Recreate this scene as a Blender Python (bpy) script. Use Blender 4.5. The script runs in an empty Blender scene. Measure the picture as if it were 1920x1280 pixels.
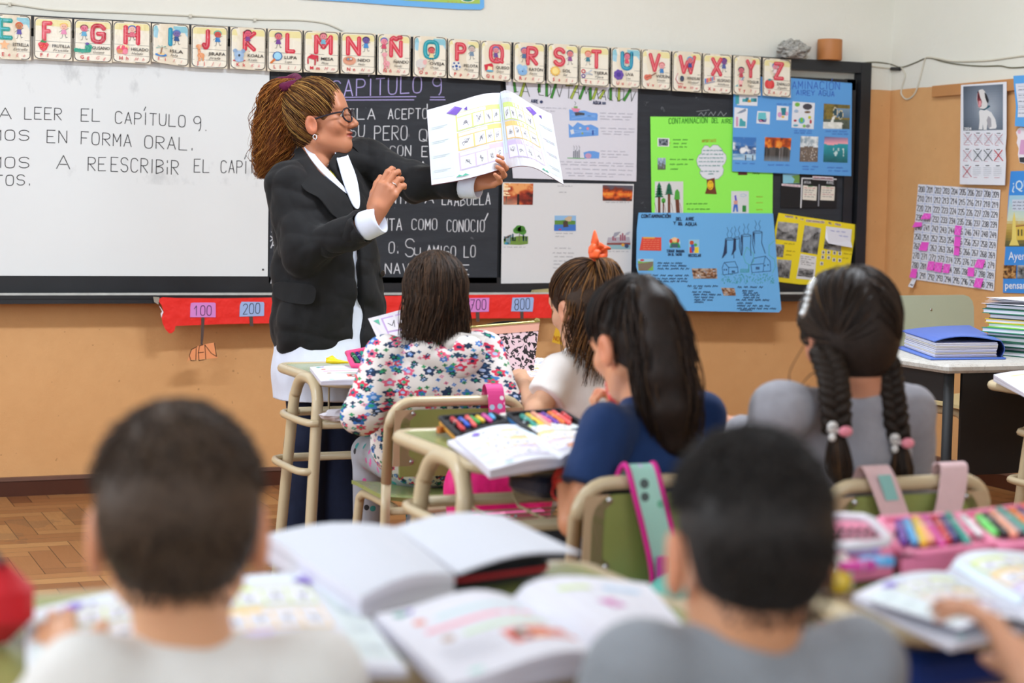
import bpy, bmesh, math, random
import numpy as np
from mathutils import Vector, Matrix
random.seed(7)
sc = bpy.context.scene
COL = sc.collection
# ------------------------------------------------------------------ camera, sky, lights, exposure
FPX, CAM_H = 3400.0, 1.2
YAW, PITCH, ROLL = math.radians(22.82), math.radians(4.266), math.radians(1.085)
YW, XW = 7.442, 5.093           # front wall plane, right wall plane
XL, YB, ZC = -2.6, -2.2, 3.5    # left wall, back wall, ceiling
_f = Vector((math.sin(YAW)*math.cos(PITCH), math.cos(YAW)*math.cos(PITCH), -math.sin(PITCH)))
_r0 = Vector((math.cos(YAW), -math.sin(YAW), 0)); _d0 = _f.cross(_r0)
RIGHT = math.cos(ROLL)*_r0 - math.sin(ROLL)*_d0
DOWN = math.sin(ROLL)*_r0 + math.cos(ROLL)*_d0
FWD = _f
CAMP = Vector((0, 0, CAM_H))
cam_d = bpy.data.cameras.new('camera'); cam = bpy.data.objects.new('camera', cam_d); COL.objects.link(cam)
cam_d.sensor_width = 36; cam_d.lens = 36*FPX/1920; cam_d.clip_start = 0.05
cam.matrix_world = Matrix(((RIGHT.x, -DOWN.x, -FWD.x, 0), (RIGHT.y, -DOWN.y, -FWD.y, 0), (RIGHT.z, -DOWN.z, -FWD.z, CAM_H), (0, 0, 0, 1)))
cam_d.dof.use_dof = True; cam_d.dof.focus_distance = 6.3; cam_d.dof.aperture_fstop = 3.0
sc.camera = cam
world = bpy.data.worlds.new('sky'); sc.world = world; world.use_nodes = True
_bg = world.node_tree.nodes['Background']; _bg.inputs[0].default_value = (0.8, 0.92, 1, 1); _bg.inputs[1].default_value = 1.4
sc.view_settings.view_transform = 'Standard'; sc.view_settings.look = 'None'; sc.view_settings.gamma = 1
sc.view_settings.exposure = 0.0
sc.cycles.max_bounces = 8; sc.cycles.diffuse_bounces = 4; sc.cycles.use_denoising = True
def area(name, loc, rot, sx, sy, power, col=(1, 1, 1)):
    l = bpy.data.lights.new(name, 'AREA'); l.shape = 'RECTANGLE'; l.size = sx; l.size_y = sy; l.energy = power; l.color = col
    o = bpy.data.objects.new(name, l); COL.objects.link(o); o.location = loc; o.rotation_euler = rot; return o
# daylight through the three windows of the left wall and the two of the back wall
WINS = [(-0.9, 1.1), (1.9, 3.9), (4.7, 6.7)]
for (a, b), pw_ in zip(WINS, (26, 72, 80)):
    area('window_daylight', (XL-0.12, (a+b)/2, 2.05), (0, math.radians(-90), 0), 1.7, 2.0, pw_, (0.84, 0.96, 1.08))
BWINS = [(-1.8, 0.4), (1.4, 3.6)]
for a, b in BWINS:
    area('window_daylight', ((a+b)/2, YB-0.12, 2.05), (math.radians(90), 0, 0), 2.2, 1.7, 46, (0.85, 0.96, 1.08))
# fluorescent tubes of the ceiling
TUBES = [(-0.6, 1.0), (2.2, 1.0), (-0.6, 4.6), (2.9, 4.6)]
for (x, y), pw_ in zip(TUBES, (7, 8, 58, 104)):
    area('tube_light', (x, y, ZC-0.16), (0, 0, 0), 1.3, 0.3, pw_, (0.88, 0.96, 1.06))

# ------------------------------------------------------------------ helpers
def ray(x, y): return RIGHT*((x-960)/FPX) + DOWN*((y-640)/FPX) + FWD
def atY(x, y, Y): r = ray(x, y); return CAMP + r*(Y/r.y)
def atX(x, y, X): r = ray(x, y); return CAMP + r*(X/r.x)
def atZ(x, y, Z): r = ray(x, y); return CAMP + r*((Z-CAM_H)/r.z)
def atD(x, y, D): return CAMP + ray(x, y)*D
def lin(c): return c/12.92 if c <= 0.04045 else ((c+0.055)/1.055)**2.4
def S(h, k=1.0):
    if not isinstance(h, str): return tuple(h[:3])
    return tuple(min(1, lin(int(h[i:i+2], 16)/255)*k) for i in (0, 2, 4))
class NT:
    def __init__(s, name):
        s.m = bpy.data.materials.new(name); s.m.use_nodes = True; s.t = s.m.node_tree; s.n = s.t.nodes
        s.b = s.n['Principled BSDF']
    def add(s, typ, **kw):
        n = s.n.new(typ)
        for k, v in kw.items(): setattr(n, k, v)
        return n
    def put(s, a, sock):
        if a is None: return
        if hasattr(a, 'is_output'): s.t.links.new(a, sock)
        else:
            if isinstance(a, tuple) and len(a) == 3 and len(sock.default_value) == 4: a = a+(1,)
            sock.default_value = a
    def math(s, op, a, b=None, c=None):
        n = s.add('ShaderNodeMath', operation=op)
        for i, v in enumerate((a, b, c)):
            if v is not None: s.put(v, n.inputs[i])
        return n.outputs[0]
    def mix(s, fac, a, b, mode='MIX'):
        n = s.add('ShaderNodeMix', data_type='RGBA', blend_type=mode)
        s.put(fac, n.inputs[0]); s.put(a, n.inputs[6]); s.put(b, n.inputs[7]); return n.outputs[2]
    def coord(s, kind='Object'): return s.add('ShaderNodeTexCoord').outputs[kind]
    def noise(s, vec, scale, detail=3, rough=.5, out=0):
        n = s.add('ShaderNodeTexNoise'); s.put(vec, n.inputs['Vector']); n.inputs['Scale'].default_value = scale
        n.inputs['Detail'].default_value = detail; n.inputs['Roughness'].default_value = rough; return n.outputs[out]
    def ramp(s, fac, stops, interp='LINEAR'):
        n = s.add('ShaderNodeValToRGB'); n.color_ramp.interpolation = interp; s.put(fac, n.inputs[0]); e = n.color_ramp.elements
        while len(e) < len(stops): e.new(0.5)
        for i, (p, c) in enumerate(stops): e[i].position = p; e[i].color = tuple(c)+(1,) if not isinstance(c, float) else (c, c, c, 1)
        return n.outputs[0]
    def mapping(s, vec, scale=(1, 1, 1), rot=(0, 0, 0), loc=(0, 0, 0)):
        n = s.add('ShaderNodeMapping'); s.put(vec, n.inputs[0]); n.inputs['Location'].default_value = loc
        n.inputs['Rotation'].default_value = rot; n.inputs['Scale'].default_value = scale; return n.outputs[0]
    def bump(s, h, strength=.3, dist=.002):
        n = s.add('ShaderNodeBump'); s.put(h, n.inputs['Height']); n.inputs['Strength'].default_value = strength
        n.inputs['Distance'].default_value = dist; s.t.links.new(n.outputs[0], s.b.inputs['Normal'])
    def done(s, col=None, rough=.5, metal=0, spec=.5, **kw):
        if col is not None: s.put(col, s.b.inputs['Base Color'])
        s.put(rough, s.b.inputs['Roughness']); s.b.inputs['Metallic'].default_value = metal
        s.b.inputs['Specular IOR Level'].default_value = spec
        for k, v in kw.items(): s.put(v, s.b.inputs[k])
        return s.m
_mats = {}
def M(name, col='808080', rough=.5, metal=0, var=.12, vs=6.0, bump=0, bs=200.0, spec=.5, bd=.002, **kw):
    """plain procedural material: noise-varied colour, optional fine bump"""
    if name in _mats: return _mats[name]
    t = NT(name); c = S(col); v = t.coord()
    f = t.noise(v, vs, 4)
    colr = t.mix(f, tuple(x*(1-var) for x in c), tuple(min(1, x*(1+var)) for x in c))
    if bump: t.bump(t.noise(v, bs, 2), bump, bd)
    _mats[name] = t.done(colr, rough, metal, spec, **kw); return _mats[name]
def ink_mat(name, rough=.6, bump=0, bs=40, bd=.003, spec=.4):
    if name in _mats: return _mats[name]
    t = NT(name); a = t.add('ShaderNodeAttribute', attribute_name='ink')
    f = t.noise(t.coord(), 60, 2); c = t.mix(f, a.outputs[0], (0.93, 0.93, 0.93), 'MULTIPLY')
    c = t.mix(0.35, a.outputs[0], c)
    if bump: t.bump(t.noise(t.coord(), bs, 2), bump, bd)
    _mats[name] = t.done(c, rough, 0, spec); return _mats[name]
INK = ink_mat('printed_paper'); GLOSS = ink_mat('laminated_card', .16, .5, 28, .006, .5)
CHALKM = ink_mat('chalk_dust', .95, 0); PLAST = ink_mat('coloured_plastic', .35)

def empty(name, loc=(0, 0, 0), rz=0.0):
    o = bpy.data.objects.new(name, None); COL.objects.link(o); o.location = loc; o.rotation_euler = (0, 0, rz); o.empty_display_size = .1; return o
def tag(o, label=None, cat=None, group=None, kind=None):
    if label: o['label'] = label
    if cat: o['category'] = cat
    if group: o['group'] = group
    if kind: o['kind'] = kind
    return o
def thing(name, loc, label, cat, group=None, rz=0.0): return tag(empty(name, loc, rz), label, cat, group)
def root_of(o):
    while o.parent: o = o.parent
    return o
def copy_tree(o, parent=None):
    c = o.copy(); COL.objects.link(c); c.parent = parent
    for ch in [x for x in o.children]: copy_tree(ch, c)
    return c
def link_mesh(name, V, F, mats, parent=None, world=True, fc=None, fm=None, smooth=False, origin=True):
    V = np.asarray([tuple(v) for v in V] if not isinstance(V, np.ndarray) else V, dtype=float)
    me = bpy.data.meshes.new(name)
    o = bpy.data.objects.new(name, me)
    if parent is not None:
        o.parent = parent
        if world:
            mi = np.array(root_of(parent).matrix_basis.inverted()); V = V@mi[:3, :3].T + mi[:3, 3]
    elif origin:
        c = (V.min(0)+V.max(0))/2; c[2] = V[:, 2].min(); V = V-c; o.location = c
    me.from_pydata(V.tolist(), [], [list(map(int, f)) for f in F])
    if not isinstance(mats, (list, tuple)): mats = [mats]
    for m in mats: me.materials.append(m)
    if fm is not None: me.polygons.foreach_set('material_index', list(fm))
    if smooth: me.polygons.foreach_set('use_smooth', [True]*len(me.polygons))
    if fc is not None:
        at = me.attributes.new('ink', 'FLOAT_COLOR', 'CORNER'); arr = []
        for p, c in zip(me.polygons, fc): arr.extend((tuple(c)+(1,))*p.loop_total)
        at.data.foreach_set('color', arr)
    me.update(); COL.objects.link(o); return o
def V3(*a): return Vector(a)
def frame_from(t):
    t = Vector(t).normalized(); u = Vector((0, 0, 1)) if abs(t.z) < .9 else Vector((1, 0, 0))
    a = t.cross(u).normalized(); return a, t.cross(a).normalized()
def smooth_path(P, n=4, closed=False):
    """Catmull-Rom through the points"""
    P = [Vector(p) for p in P]; out = []; N = len(P)
    for i in range(N if closed else N-1):
        g = (lambda k: P[k % N]) if closed else (lambda k: P[max(0, min(N-1, k))])
        a, b, c, d = g(i-1), g(i), g(i+1), g(i+2)
        for j in range(n):
            t = j/n; out.append(.5*((2*b)+(c-a)*t+(2*a-5*b+4*c-d)*t*t+(3*b-a-3*c+d)*t**3))
    if not closed: out.append(P[-1])
    return out
class MB:
    def __init__(s): s.V = []; s.F = []; s.C = []; s.I = []
    def add(s, V, F, c=None, i=0):
        k = len(s.V); s.V += [tuple(v) for v in V]
        for f in F: s.F.append([x+k for x in f]); s.C.append(c or (.5, .5, .5)); s.I.append(i)
        return s
    def box(s, c, size, rz=0.0, R=None, col=None, i=0, taper=1.0):
        x, y, z = [q/2 for q in size]; R = R or Matrix.Rotation(rz, 3, 'Z'); c = Vector(c)
        P = [c+R@Vector((a*x*(taper if e > 0 else 1), b*y*(taper if e > 0 else 1), e*z)) for e in (-1, 1) for a, b in ((-1, -1), (1, -1), (1, 1), (-1, 1))]
        return s.add(P, [(3, 2, 1, 0), (4, 5, 6, 7), (0, 1, 5, 4), (1, 2, 6, 5), (2, 3, 7, 6), (3, 0, 4, 7)], col, i)
    def rbox(s, c, size, r=.01, rz=0.0, col=None, i=0, n=3, ez=None, R=None):
        """box with rounded vertical edges and a small chamfer top/bottom"""
        x, y, z = [q/2 for q in size]; r = min(r, x*.98, y*.98); ez = min(r*.5, z*.6) if ez is None else ez; R = R or Matrix.Rotation(rz, 3, 'Z'); c = Vector(c)
        def ring(ins, zz):
            P = []
            for qx, qy, a0 in ((1, 1, 0), (-1, 1, 90), (-1, -1, 180), (1, -1, 270)):
                for k in range(n+1):
                    a = math.radians(a0+90*k/n); rr = max(r-ins, 1e-4)
                    P.append(c+R@Vector((qx*(x-r)+rr*math.cos(a), qy*(y-r)+rr*math.sin(a), zz)))
            return P
        rings = [ring(ez, -z), ring(0, -z+ez), ring(0, z-ez), ring(ez, z)]; m = len(rings[0])
        F = [tuple(reversed(range(m))), tuple(range(3*m, 4*m))]
        for a in range(3):
            for k in range(m): F.append((a*m+k, a*m+(k+1) % m, (a+1)*m+(k+1) % m, (a+1)*m+k))
        return s.add([p for q in rings for p in q], F, col, i)
    def tube(s, P, r, n=10, closed=False, col=None, i=0, sq=(1, 1)):
        P = [Vector(p) for p in P]; N = len(P); rr = r if isinstance(r, (list, tuple)) else [r]*N
        V = []; F = []; a = None
        for k in range(N):
            t = (P[(k+1) % N]-P[k-1]) if closed else (P[min(N-1, k+1)]-P[max(0, k-1)])
            if t.length < 1e-9: t = Vector((0, 0, 1))
            t.normalize()
            if a is None: a, b = frame_from(t)
            else:
                a = (a-t*a.dot(t)); a = a.normalized() if a.length > 1e-6 else frame_from(t)[0]; b = t.cross(a)
            for j in range(n):
                q = 2*math.pi*j/n; V.append(P[k]+(a*math.cos(q)*sq[0]+b*math.sin(q)*sq[1])*rr[k])
        for k in range(N if closed else N-1):
            for j in range(n):
                x, y = k*n, ((k+1) % N)*n; F.append((x+j, x+(j+1) % n, y+(j+1) % n, y+j))
        if not closed: F += [tuple(reversed(range(n))), tuple(range((N-1)*n, N*n))]
        return s.add(V, F, col, i)
    def lathe(s, c, prof, n=20, col=None, i=0, R=None):
        c = Vector(c); R = R or Matrix.Identity(3); V = []; F = []; m = len(prof)
        for r, z in prof:
            for j in range(n):
                a = 2*math.pi*j/n; V.append(c+R@Vector((r*math.cos(a), r*math.sin(a), z)))
        for k in range(m-1):
            for j in range(n): F.append((k*n+j, k*n+(j+1) % n, (k+1)*n+(j+1) % n, (k+1)*n+j))
        F += [tuple(reversed(range(n))), tuple(range((m-1)*n, m*n))]
        return s.add(V, F, col, i)
    def ball(s, c, r, n=12, col=None, i=0, R=None):
        rx, ry, rz = r if isinstance(r, (tuple, list)) else (r, r, r); c = Vector(c); R = R or Matrix.Identity(3); V = []; F = []; m = n//2
        for k in range(1, m):
            q = math.pi*k/m
            for j in range(n): a = 2*math.pi*j/n; V.append(c+R@Vector((rx*math.sin(q)*math.cos(a), ry*math.sin(q)*math.sin(a), rz*math.cos(q))))
        V += [c+R@Vector((0, 0, rz)), c+R@Vector((0, 0, -rz))]; T = len(V)-2
        for k in range(m-2):
            for j in range(n): F.append((k*n+(j+1) % n, k*n+j, (k+1)*n+j, (k+1)*n+(j+1) % n))
        for j in range(n): F.append((T, j, (j+1) % n)); F.append((T+1, (m-2)*n+(j+1) % n, (m-2)*n+j))
        return s.add(V, F, col, i)
    def prism(s, P, d, col=None, i=0):
        P = [Vector(p) for p in P]; d = Vector(d); n = len(P)
        return s.add(P+[p+d for p in P], [tuple(reversed(range(n))), tuple(range(n, 2*n))]+[(k, (k+1) % n, n+(k+1) % n, n+k) for k in range(n)], col, i)
    def grid(s, fn, nu, nv, col=None, i=0, thick=None):
        """fn(u,v)->point over [0,1]^2; thick: a vector function or number giving a solid sheet"""
        P = [Vector(fn(a/nu, b/nv)) for b in range(nv+1) for a in range(nu+1)]; w = nu+1
        F = [(b*w+a, b*w+a+1, (b+1)*w+a+1, (b+1)*w+a) for b in range(nv) for a in range(nu)]
        s.add(P, F, col, i)
        if thick is not None:
            t = Vector(thick); s.add([p+t for p in P], [tuple(reversed(f)) for f in F], col, i)
            e = list(range(w))+[b*w+nu for b in range(1, nv+1)]+[nv*w+a for a in range(nu-1, -1, -1)]+[b*w for b in range(nv-1, 0, -1)]
            s.add([P[k] for k in e]+[P[k]+t for k in e], [(len(e)+k, len(e)+(k+1) % len(e), (k+1) % len(e), k) for k in range(len(e))], col, i)
        return s
    def build(s, name, mats, parent=None, world=True, smooth=False, ink=False):
        return link_mesh(name, s.V, s.F, mats, parent, world, s.C if ink else None, s.I if isinstance(mats, (list, tuple)) else None, smooth)
def auto_smooth(o, ang=40):
    me = o.data; me.polygons.foreach_set('use_smooth', [True]*len(me.polygons))
    bm = bmesh.new(); bm.from_mesh(me); a = math.radians(ang)
    for e in bm.edges:
        if len(e.link_faces) == 2 and e.calc_face_angle(0) > a: e.smooth = False
    bm.to_mesh(me); bm.free(); return o
# ------------------------------------------------------------------ writing and drawing on flat things
GLY = {'A': '002640 1232', 'B': '0006 ~0636454403 ~0333424100', 'C': '~4536160501103041', 'D': '0006 ~062645412000', 'E': '46060040 0333', 'F': '460600 0333',
 'G': '~453616050110304143 4323', 'H': '0006 4046 0343', 'I': '2026', 'J': '~3631201001', 'K': '0006 460340', 'L': '060040', 'M': '0006224640', 'N': '00064046',
 'O': '~26160501103041453626', 'P': '0006 ~063645443303', 'Q': '~26160501103041453626 2140', 'R': '0006 ~063645443303 1340', 'S': '~453616050413334241301001',
 'T': '0646 2620', 'U': '~060110304146', 'V': '062046', 'W': '0610243046', 'X': '0640 0046', 'Y': '062346 2320', 'Z': '06460040',
 '0': '~26160501103041453626', '1': '042620', '2': '~051636454400 0040', '3': '~051636454413 ~133342413010 1001', '4': '360242 3430', '5': '460603 ~03334241301001',
 '6': '~3616040110304142331302', '7': '064610 1333', '8': '~26160504133344453626 ~13020110304142331 3', '9': '~4433130405163645444130', '.': '2021', ',': '2110', '-': '1333',
 '!': '2226 2021', '?': '~0516364534 2322 2021', '¿': '~41301001 1213 2425', ':': '2324 2021', 'i': '2023 2526'}
for a, b in zip('ÁÉÍÓÚ', 'AEIOU'): GLY[a] = GLY[b]+' 2739'
GLY['Ñ'] = GLY['N']+' ~07182738 48'.replace(' 48', '48'); GLY['Í'] = GLY['I']+' 1729'
NARROW = {'I': 1.4, 'i': 1.2, '.': 1.6, ',': 1.6, '!': 1.4, 'Í': 1.6, ' ': 3.0, ':': 1.4}
def chaikin(p, it=2):
    for _ in range(it):
        q = [p[0]]
        for a, b in zip(p, p[1:]): q += [(a[0]*.75+b[0]*.25, a[1]*.75+b[1]*.25), (a[0]*.25+b[0]*.75, a[1]*.25+b[1]*.75)]
        p = q+[p[-1]]
    return p
def glyph(ch):
    out = []
    for st in GLY.get(ch, '').split():
        sm = st[0] == '~'; st = st.lstrip('~'); p = [(int(st[k]), int(st[k+1])) for k in range(0, len(st)-1, 2)]
        out.append(chaikin(p) if sm else p)
    return out
_fontcache = {}
def font_tris(text, shear=0.0, off=0.0):
    k = (text, shear, off)
    if k not in _fontcache:
        cu = bpy.data.curves.new('t', 'FONT'); cu.body = text; cu.size = 1; cu.shear = shear; cu.offset = off; cu.resolution_u = 2
        o = bpy.data.objects.new('t', cu); COL.objects.link(o); bpy.context.view_layer.update()
        me = bpy.data.meshes.new_from_object(o.evaluated_get(bpy.context.evaluated_depsgraph_get()))
        V = [(v.co.x, v.co.y) for v in me.vertices]; F = [tuple(p.vertices) for p in me.polygons]
        bpy.data.objects.remove(o); bpy.data.curves.remove(cu); bpy.data.meshes.remove(me); _fontcache[k] = (V, F)
    return _fontcache[k]
class Art:
    """coloured shapes laid on a surface; mp(u,v,lift) gives the 3D point"""
    def __init__(s, mp, step=.0003): s.mp = mp; s.b = MB(); s.step = step; s.layer = 1
    def up(s, k=1): s.layer += k; return s
    def poly(s, P, col, l=None):
        l = s.layer if l is None else l
        s.b.add([s.mp(x, y, l*s.step) for x, y in P], [tuple(range(len(P)))], S(col)); return s
    def rect(s, x0, y0, x1, y1, col, n=1, l=None):
        for k in range(n):
            a, b = x0+(x1-x0)*k/n, x0+(x1-x0)*(k+1)/n; s.poly([(a, y0), (b, y0), (b, y1), (a, y1)], col, l)
        return s
    def disc(s, x, y, rx, ry=None, col='000000', n=14, l=None, a0=0):
        ry = rx if ry is None else ry
        return s.poly([(x+rx*math.cos(a0+2*math.pi*k/n), y+ry*math.sin(a0+2*math.pi*k/n)) for k in range(n)], col, l)
    def stroke(s, P, w, col, caps=False, l=None):
        for (x0, y0), (x1, y1) in zip(P, P[1:]):
            dx, dy = x1-x0, y1-y0; L = math.hypot(dx, dy) or 1e-6; nx, ny = -dy/L*w/2, dx/L*w/2; ex, ey = dx/L*w*.25, dy/L*w*.25
            s.poly([(x0-ex+nx, y0-ey+ny), (x1+ex+nx, y1+ey+ny), (x1+ex-nx, y1+ey-ny), (x0-ex-nx, y0-ey-ny)], col, l)
        if caps:
            for x, y in P: s.disc(x, y, w/2, None, col, 10, l)
        return s
    def outline(s, P, w, col): return s.stroke(list(P)+[P[0]], w, col)
    def glyphs(s, text, p0, p1, h, w, col, up=None, caps=False, jit=.0, spacing=1.8):
        """single-stroke lettering along p0->p1, cap height h; y axis sign taken from up"""
        adv = [NARROW.get(c, 4.0)+spacing for c in text]; tot = sum(adv)-spacing; L = math.hypot(p1[0]-p0[0], p1[1]-p0[1])
        ex, ey = (p1[0]-p0[0])/L, (p1[1]-p0[1])/L; ux, uy = up or (ey, -ex); k = L/tot; x = 0; hh = h/6
        for c, a in zip(text, adv):
            jy = random.uniform(-jit, jit)*h; js = 1+random.uniform(-jit, jit)
            sh = -2+NARROW.get(c, 4.0)/2 if c in NARROW else 0
            for st in glyph(c):
                s.stroke([(p0[0]+ex*(x+gx+sh)*k+ux*(gy*hh*js+jy), p0[1]+ey*(x+gx+sh)*k+uy*(gy*hh*js+jy)) for gx, gy in st], w, col, caps)
            x += a
        return s
    def scribble(s, p0, p1, h, w, col, words=4, seed=0):
        R = random.Random(seed+int(p0[0]*7+p0[1]*13)); L = math.hypot(p1[0]-p0[0], p1[1]-p0[1]); ex, ey = (p1[0]-p0[0])/L, (p1[1]-p0[1])/L
        x = 0; lens = [R.uniform(.5, 1.5) for _ in range(words)]; t = sum(lens)+.35*(words-1)
        for wl in lens:
            a, b = x/t*L, (x+wl)/t*L; n = max(3, int((b-a)/(h*.55))); P = []
            for q in range(n+1):
                d = a+(b-a)*q/n; o = (.5 if q % 2 else -.5)*h*R.uniform(.5, 1.2); P.append((p0[0]+ex*d+ey*o, p0[1]+ey*d-ex*o))
            s.stroke(P, w, col); x += wl+.35
        return s
    def font(s, text, x, y, size, col, ex=(1, 0), ey=(0, -1), shear=0.0, fit=None, bold=0.0):
        V, F = font_tris(text, shear, bold)
        if not V: return s
        sx = size
        if fit: sx = fit/max(v[0] for v in V)
        l = s.layer*s.step
        s.b.add([s.mp(x+ex[0]*vx*sx+ey[0]*vy*size, y+ex[1]*vx*sx+ey[1]*vy*size, l) for vx, vy in V], F, S(col)); return s
    def photo(s, Q, fn, nu=16, nv=12, border=None):
        (ax, ay), (bx, by), (cx, cy), (dx, dy) = Q
        def pt(u, v): return (ax*(1-u)*(1-v)+bx*u*(1-v)+cx*u*v+dx*(1-u)*v, ay*(1-u)*(1-v)+by*u*(1-v)+cy*u*v+dy*(1-u)*v)
        if border:
            e = border; s.poly([pt(-e, -e), pt(1+e, -e), pt(1+e, 1+e), pt(-e, 1+e)], 'eeeeee'); s.up()
        for j in range(nv):
            for i in range(nu):
                s.poly([pt(i/nu, j/nv), pt((i+1)/nu, j/nv), pt((i+1)/nu, (j+1)/nv), pt(i/nu, (j+1)/nv)], fn((i+.5)/nu, (j+.5)/nv))
        return s.up()
    def build(s, name, mat=None, parent=None): return s.b.build(name, mat or INK, parent, ink=True)
def hsh(i, j, k=0):
    n = (i*374761393+j*668265263+k*2147483647) & 0xffffffff; n = ((n ^ (n >> 13))*1274126177) & 0xffffffff; return ((n ^ (n >> 16)) & 0xffff)/65535
def vn(x, y, k=0):
    i, j = math.floor(x), math.floor(y); a, b = x-i, y-j; a = a*a*(3-2*a); b = b*b*(3-2*b)
    return (hsh(i, j, k)*(1-a)+hsh(i+1, j, k)*a)*(1-b)+(hsh(i, j+1, k)*(1-a)+hsh(i+1, j+1, k)*a)*b
def fb(x, y, k=0): return (vn(x, y, k)*.55+vn(x*2.1, y*2.1, k+1)*.3+vn(x*4.3, y*4.3, k+2)*.15)
def lerp3(a, b, t): t = max(0, min(1, t)); return tuple(p*(1-t)+q*t for p, q in zip(a, b))
def cramp(t, st):
    if t <= st[0][0]: return S(st[0][1])
    for (a, c), (b, d) in zip(st, st[1:]):
        if t <= b: return lerp3(S(c), S(d), (t-a)/(b-a))
    return S(st[-1][1])
# ------------------------------------------------------------------ room shell
def wall_mat():
    t = NT('two_tone_wall_paint'); g = t.add('ShaderNodeNewGeometry').outputs['Position']
    sx = t.add('ShaderNodeSeparateXYZ'); t.put(g, sx.inputs[0])
    edge = t.math('ADD', sx.outputs[2], t.math('MULTIPLY', t.math('SUBTRACT', t.noise(g, 9, 2), .5), .012))
    up = t.math('GREATER_THAN', edge, 1.792)
    n = t.noise(g, 1.3, 5, .6); n2 = t.noise(g, 14, 4)
    cream = t.mix(n, S('dedccf'), S('eae8de')); ochre = t.mix(n, S('d29a63'), S('e2b27c')); ochre = t.mix(t.math('MULTIPLY', n2, .25), ochre, S('b5804c'))
    c = t.mix(up, ochre, cream)
    sp = t.math('GREATER_THAN', t.noise(g, 55, 1, .5), .785); c = t.mix(t.math('MULTIPLY', t.math('MULTIPLY', sp, t.math('SUBTRACT', 1, up)), .4), c, S('7d5a35'))
    t.bump(t.math('ADD', t.noise(g, 45, 4), t.math('MULTIPLY', t.noise(g, 220, 2), .4)), .35, .004)
    return t.done(c, .62, 0, .3)
def floor_mat():
    t = NT('herringbone_parquet'); g = t.add('ShaderNodeNewGeometry').outputs['Position']
    v = t.mapping(g, (1/.078, 1/.078, 1), (0, 0, 0)); sx = t.add('ShaderNodeSeparateXYZ'); t.put(v, sx.inputs[0]); x, y = sx.outputs[0], sx.outputs[1]
    n = 4.0; i, j = t.math('FLOOR', x), t.math('FLOOR', y); fx, fy = t.math('SUBTRACT', x, i), t.math('SUBTRACT', y, j)
    m = t.math('FLOORED_MODULO', t.math('SUBTRACT', i, j), 2*n); hor = t.math('LESS_THAN', m, n-.5)
    q = t.math('SUBTRACT', 2*n-1, m)
    def sel(a, b): return t.math('ADD', t.math('MULTIPLY', hor, a), t.math('MULTIPLY', t.math('SUBTRACT', 1, hor), b))
    lx = sel(t.math('ADD', m, fx), t.math('ADD', q, fy)); ly = sel(fy, fx)
    ida = sel(t.math('SUBTRACT', i, m), t.math('ADD', i, 500)); idb = sel(j, t.math('SUBTRACT', j, q))
    cv = t.add('ShaderNodeCombineXYZ'); t.put(ida, cv.inputs[0]); t.put(idb, cv.inputs[1]); t.put(hor, cv.inputs[2])
    wn = t.add('ShaderNodeTexWhiteNoise'); t.put(cv.outputs[0], wn.inputs[0])
    d = t.math('MINIMUM', t.math('MINIMUM', ly, t.math('SUBTRACT', 1, ly)), t.math('MINIMUM', lx, t.math('SUBTRACT', n, lx)))
    gap = t.math('LESS_THAN', d, .022)
    gv = t.add('ShaderNodeCombineXYZ'); t.put(t.math('MULTIPLY', lx, .5), gv.inputs[0]); t.put(t.math('MULTIPLY', ly, 6), gv.inputs[1]); t.put(t.math('MULTIPLY', wn.outputs[0], 40), gv.inputs[2])
    grain = t.noise(gv.outputs[0], 2.2, 5, .65)
    c = t.ramp(wn.outputs[0], [(0, S('7a4c2c')), (.35, S('99653c')), (.7, S('a87446')), (1, S('bb8a56'))])
    c = t.mix(t.math('MULTIPLY', grain, .55), c, S('6a3f22')); c = t.mix(t.math('MULTIPLY', gap, .8), c, S('2a1a10'))
    dirt = t.math('GREATER_THAN', t.noise(g, 3, 4), .62); c = t.mix(t.math('MULTIPLY', dirt, .3), c, S('5a4636'))
    return t.done(c, .38, 0, .4)
WALLM, FLOORM = wall_mat(), floor_mat()
WHITEP = M('white_ceiling_paint', 'e8e6e0', .8); WINF = M('white_window_paint', 'e2e2de', .4)
def struct(o): o['kind'] = 'structure'; return o
def glass_mat():
    t = NT('window_glass'); n = t.n; tr = t.add('ShaderNodeBsdfTransparent'); gl = t.add('ShaderNodeBsdfGlossy'); gl.inputs['Roughness'].default_value = .02
    mx = t.add('ShaderNodeMixShader'); mx.inputs[0].default_value = .06; t.t.links.new(tr.outputs[0], mx.inputs[1]); t.t.links.new(gl.outputs[0], mx.inputs[2])
    t.t.links.new(mx.outputs[0], n['Material Output'].inputs[0]); return t.m
GLASS = glass_mat()
T = .12
struct(MB().box(((XL+XW)/2, (YB+YW)/2, -.05), (XW-XL+.3, YW-YB+.3, .1)).build('floor', FLOORM))
struct(MB().box(((XL+XW)/2, (YB+YW)/2, ZC+.05), (XW-XL+.3, YW-YB+.3, .1)).build('ceiling', WHITEP))
struct(MB().box(((XL+XW)/2, YW+T/2, ZC/2), (XW-XL+2*T, T, ZC)).build('wall_front', WALLM))
struct(MB().box((XW+T/2, (YB+YW)/2, ZC/2), (T, YW-YB, ZC)).build('wall_right', WALLM))
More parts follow.
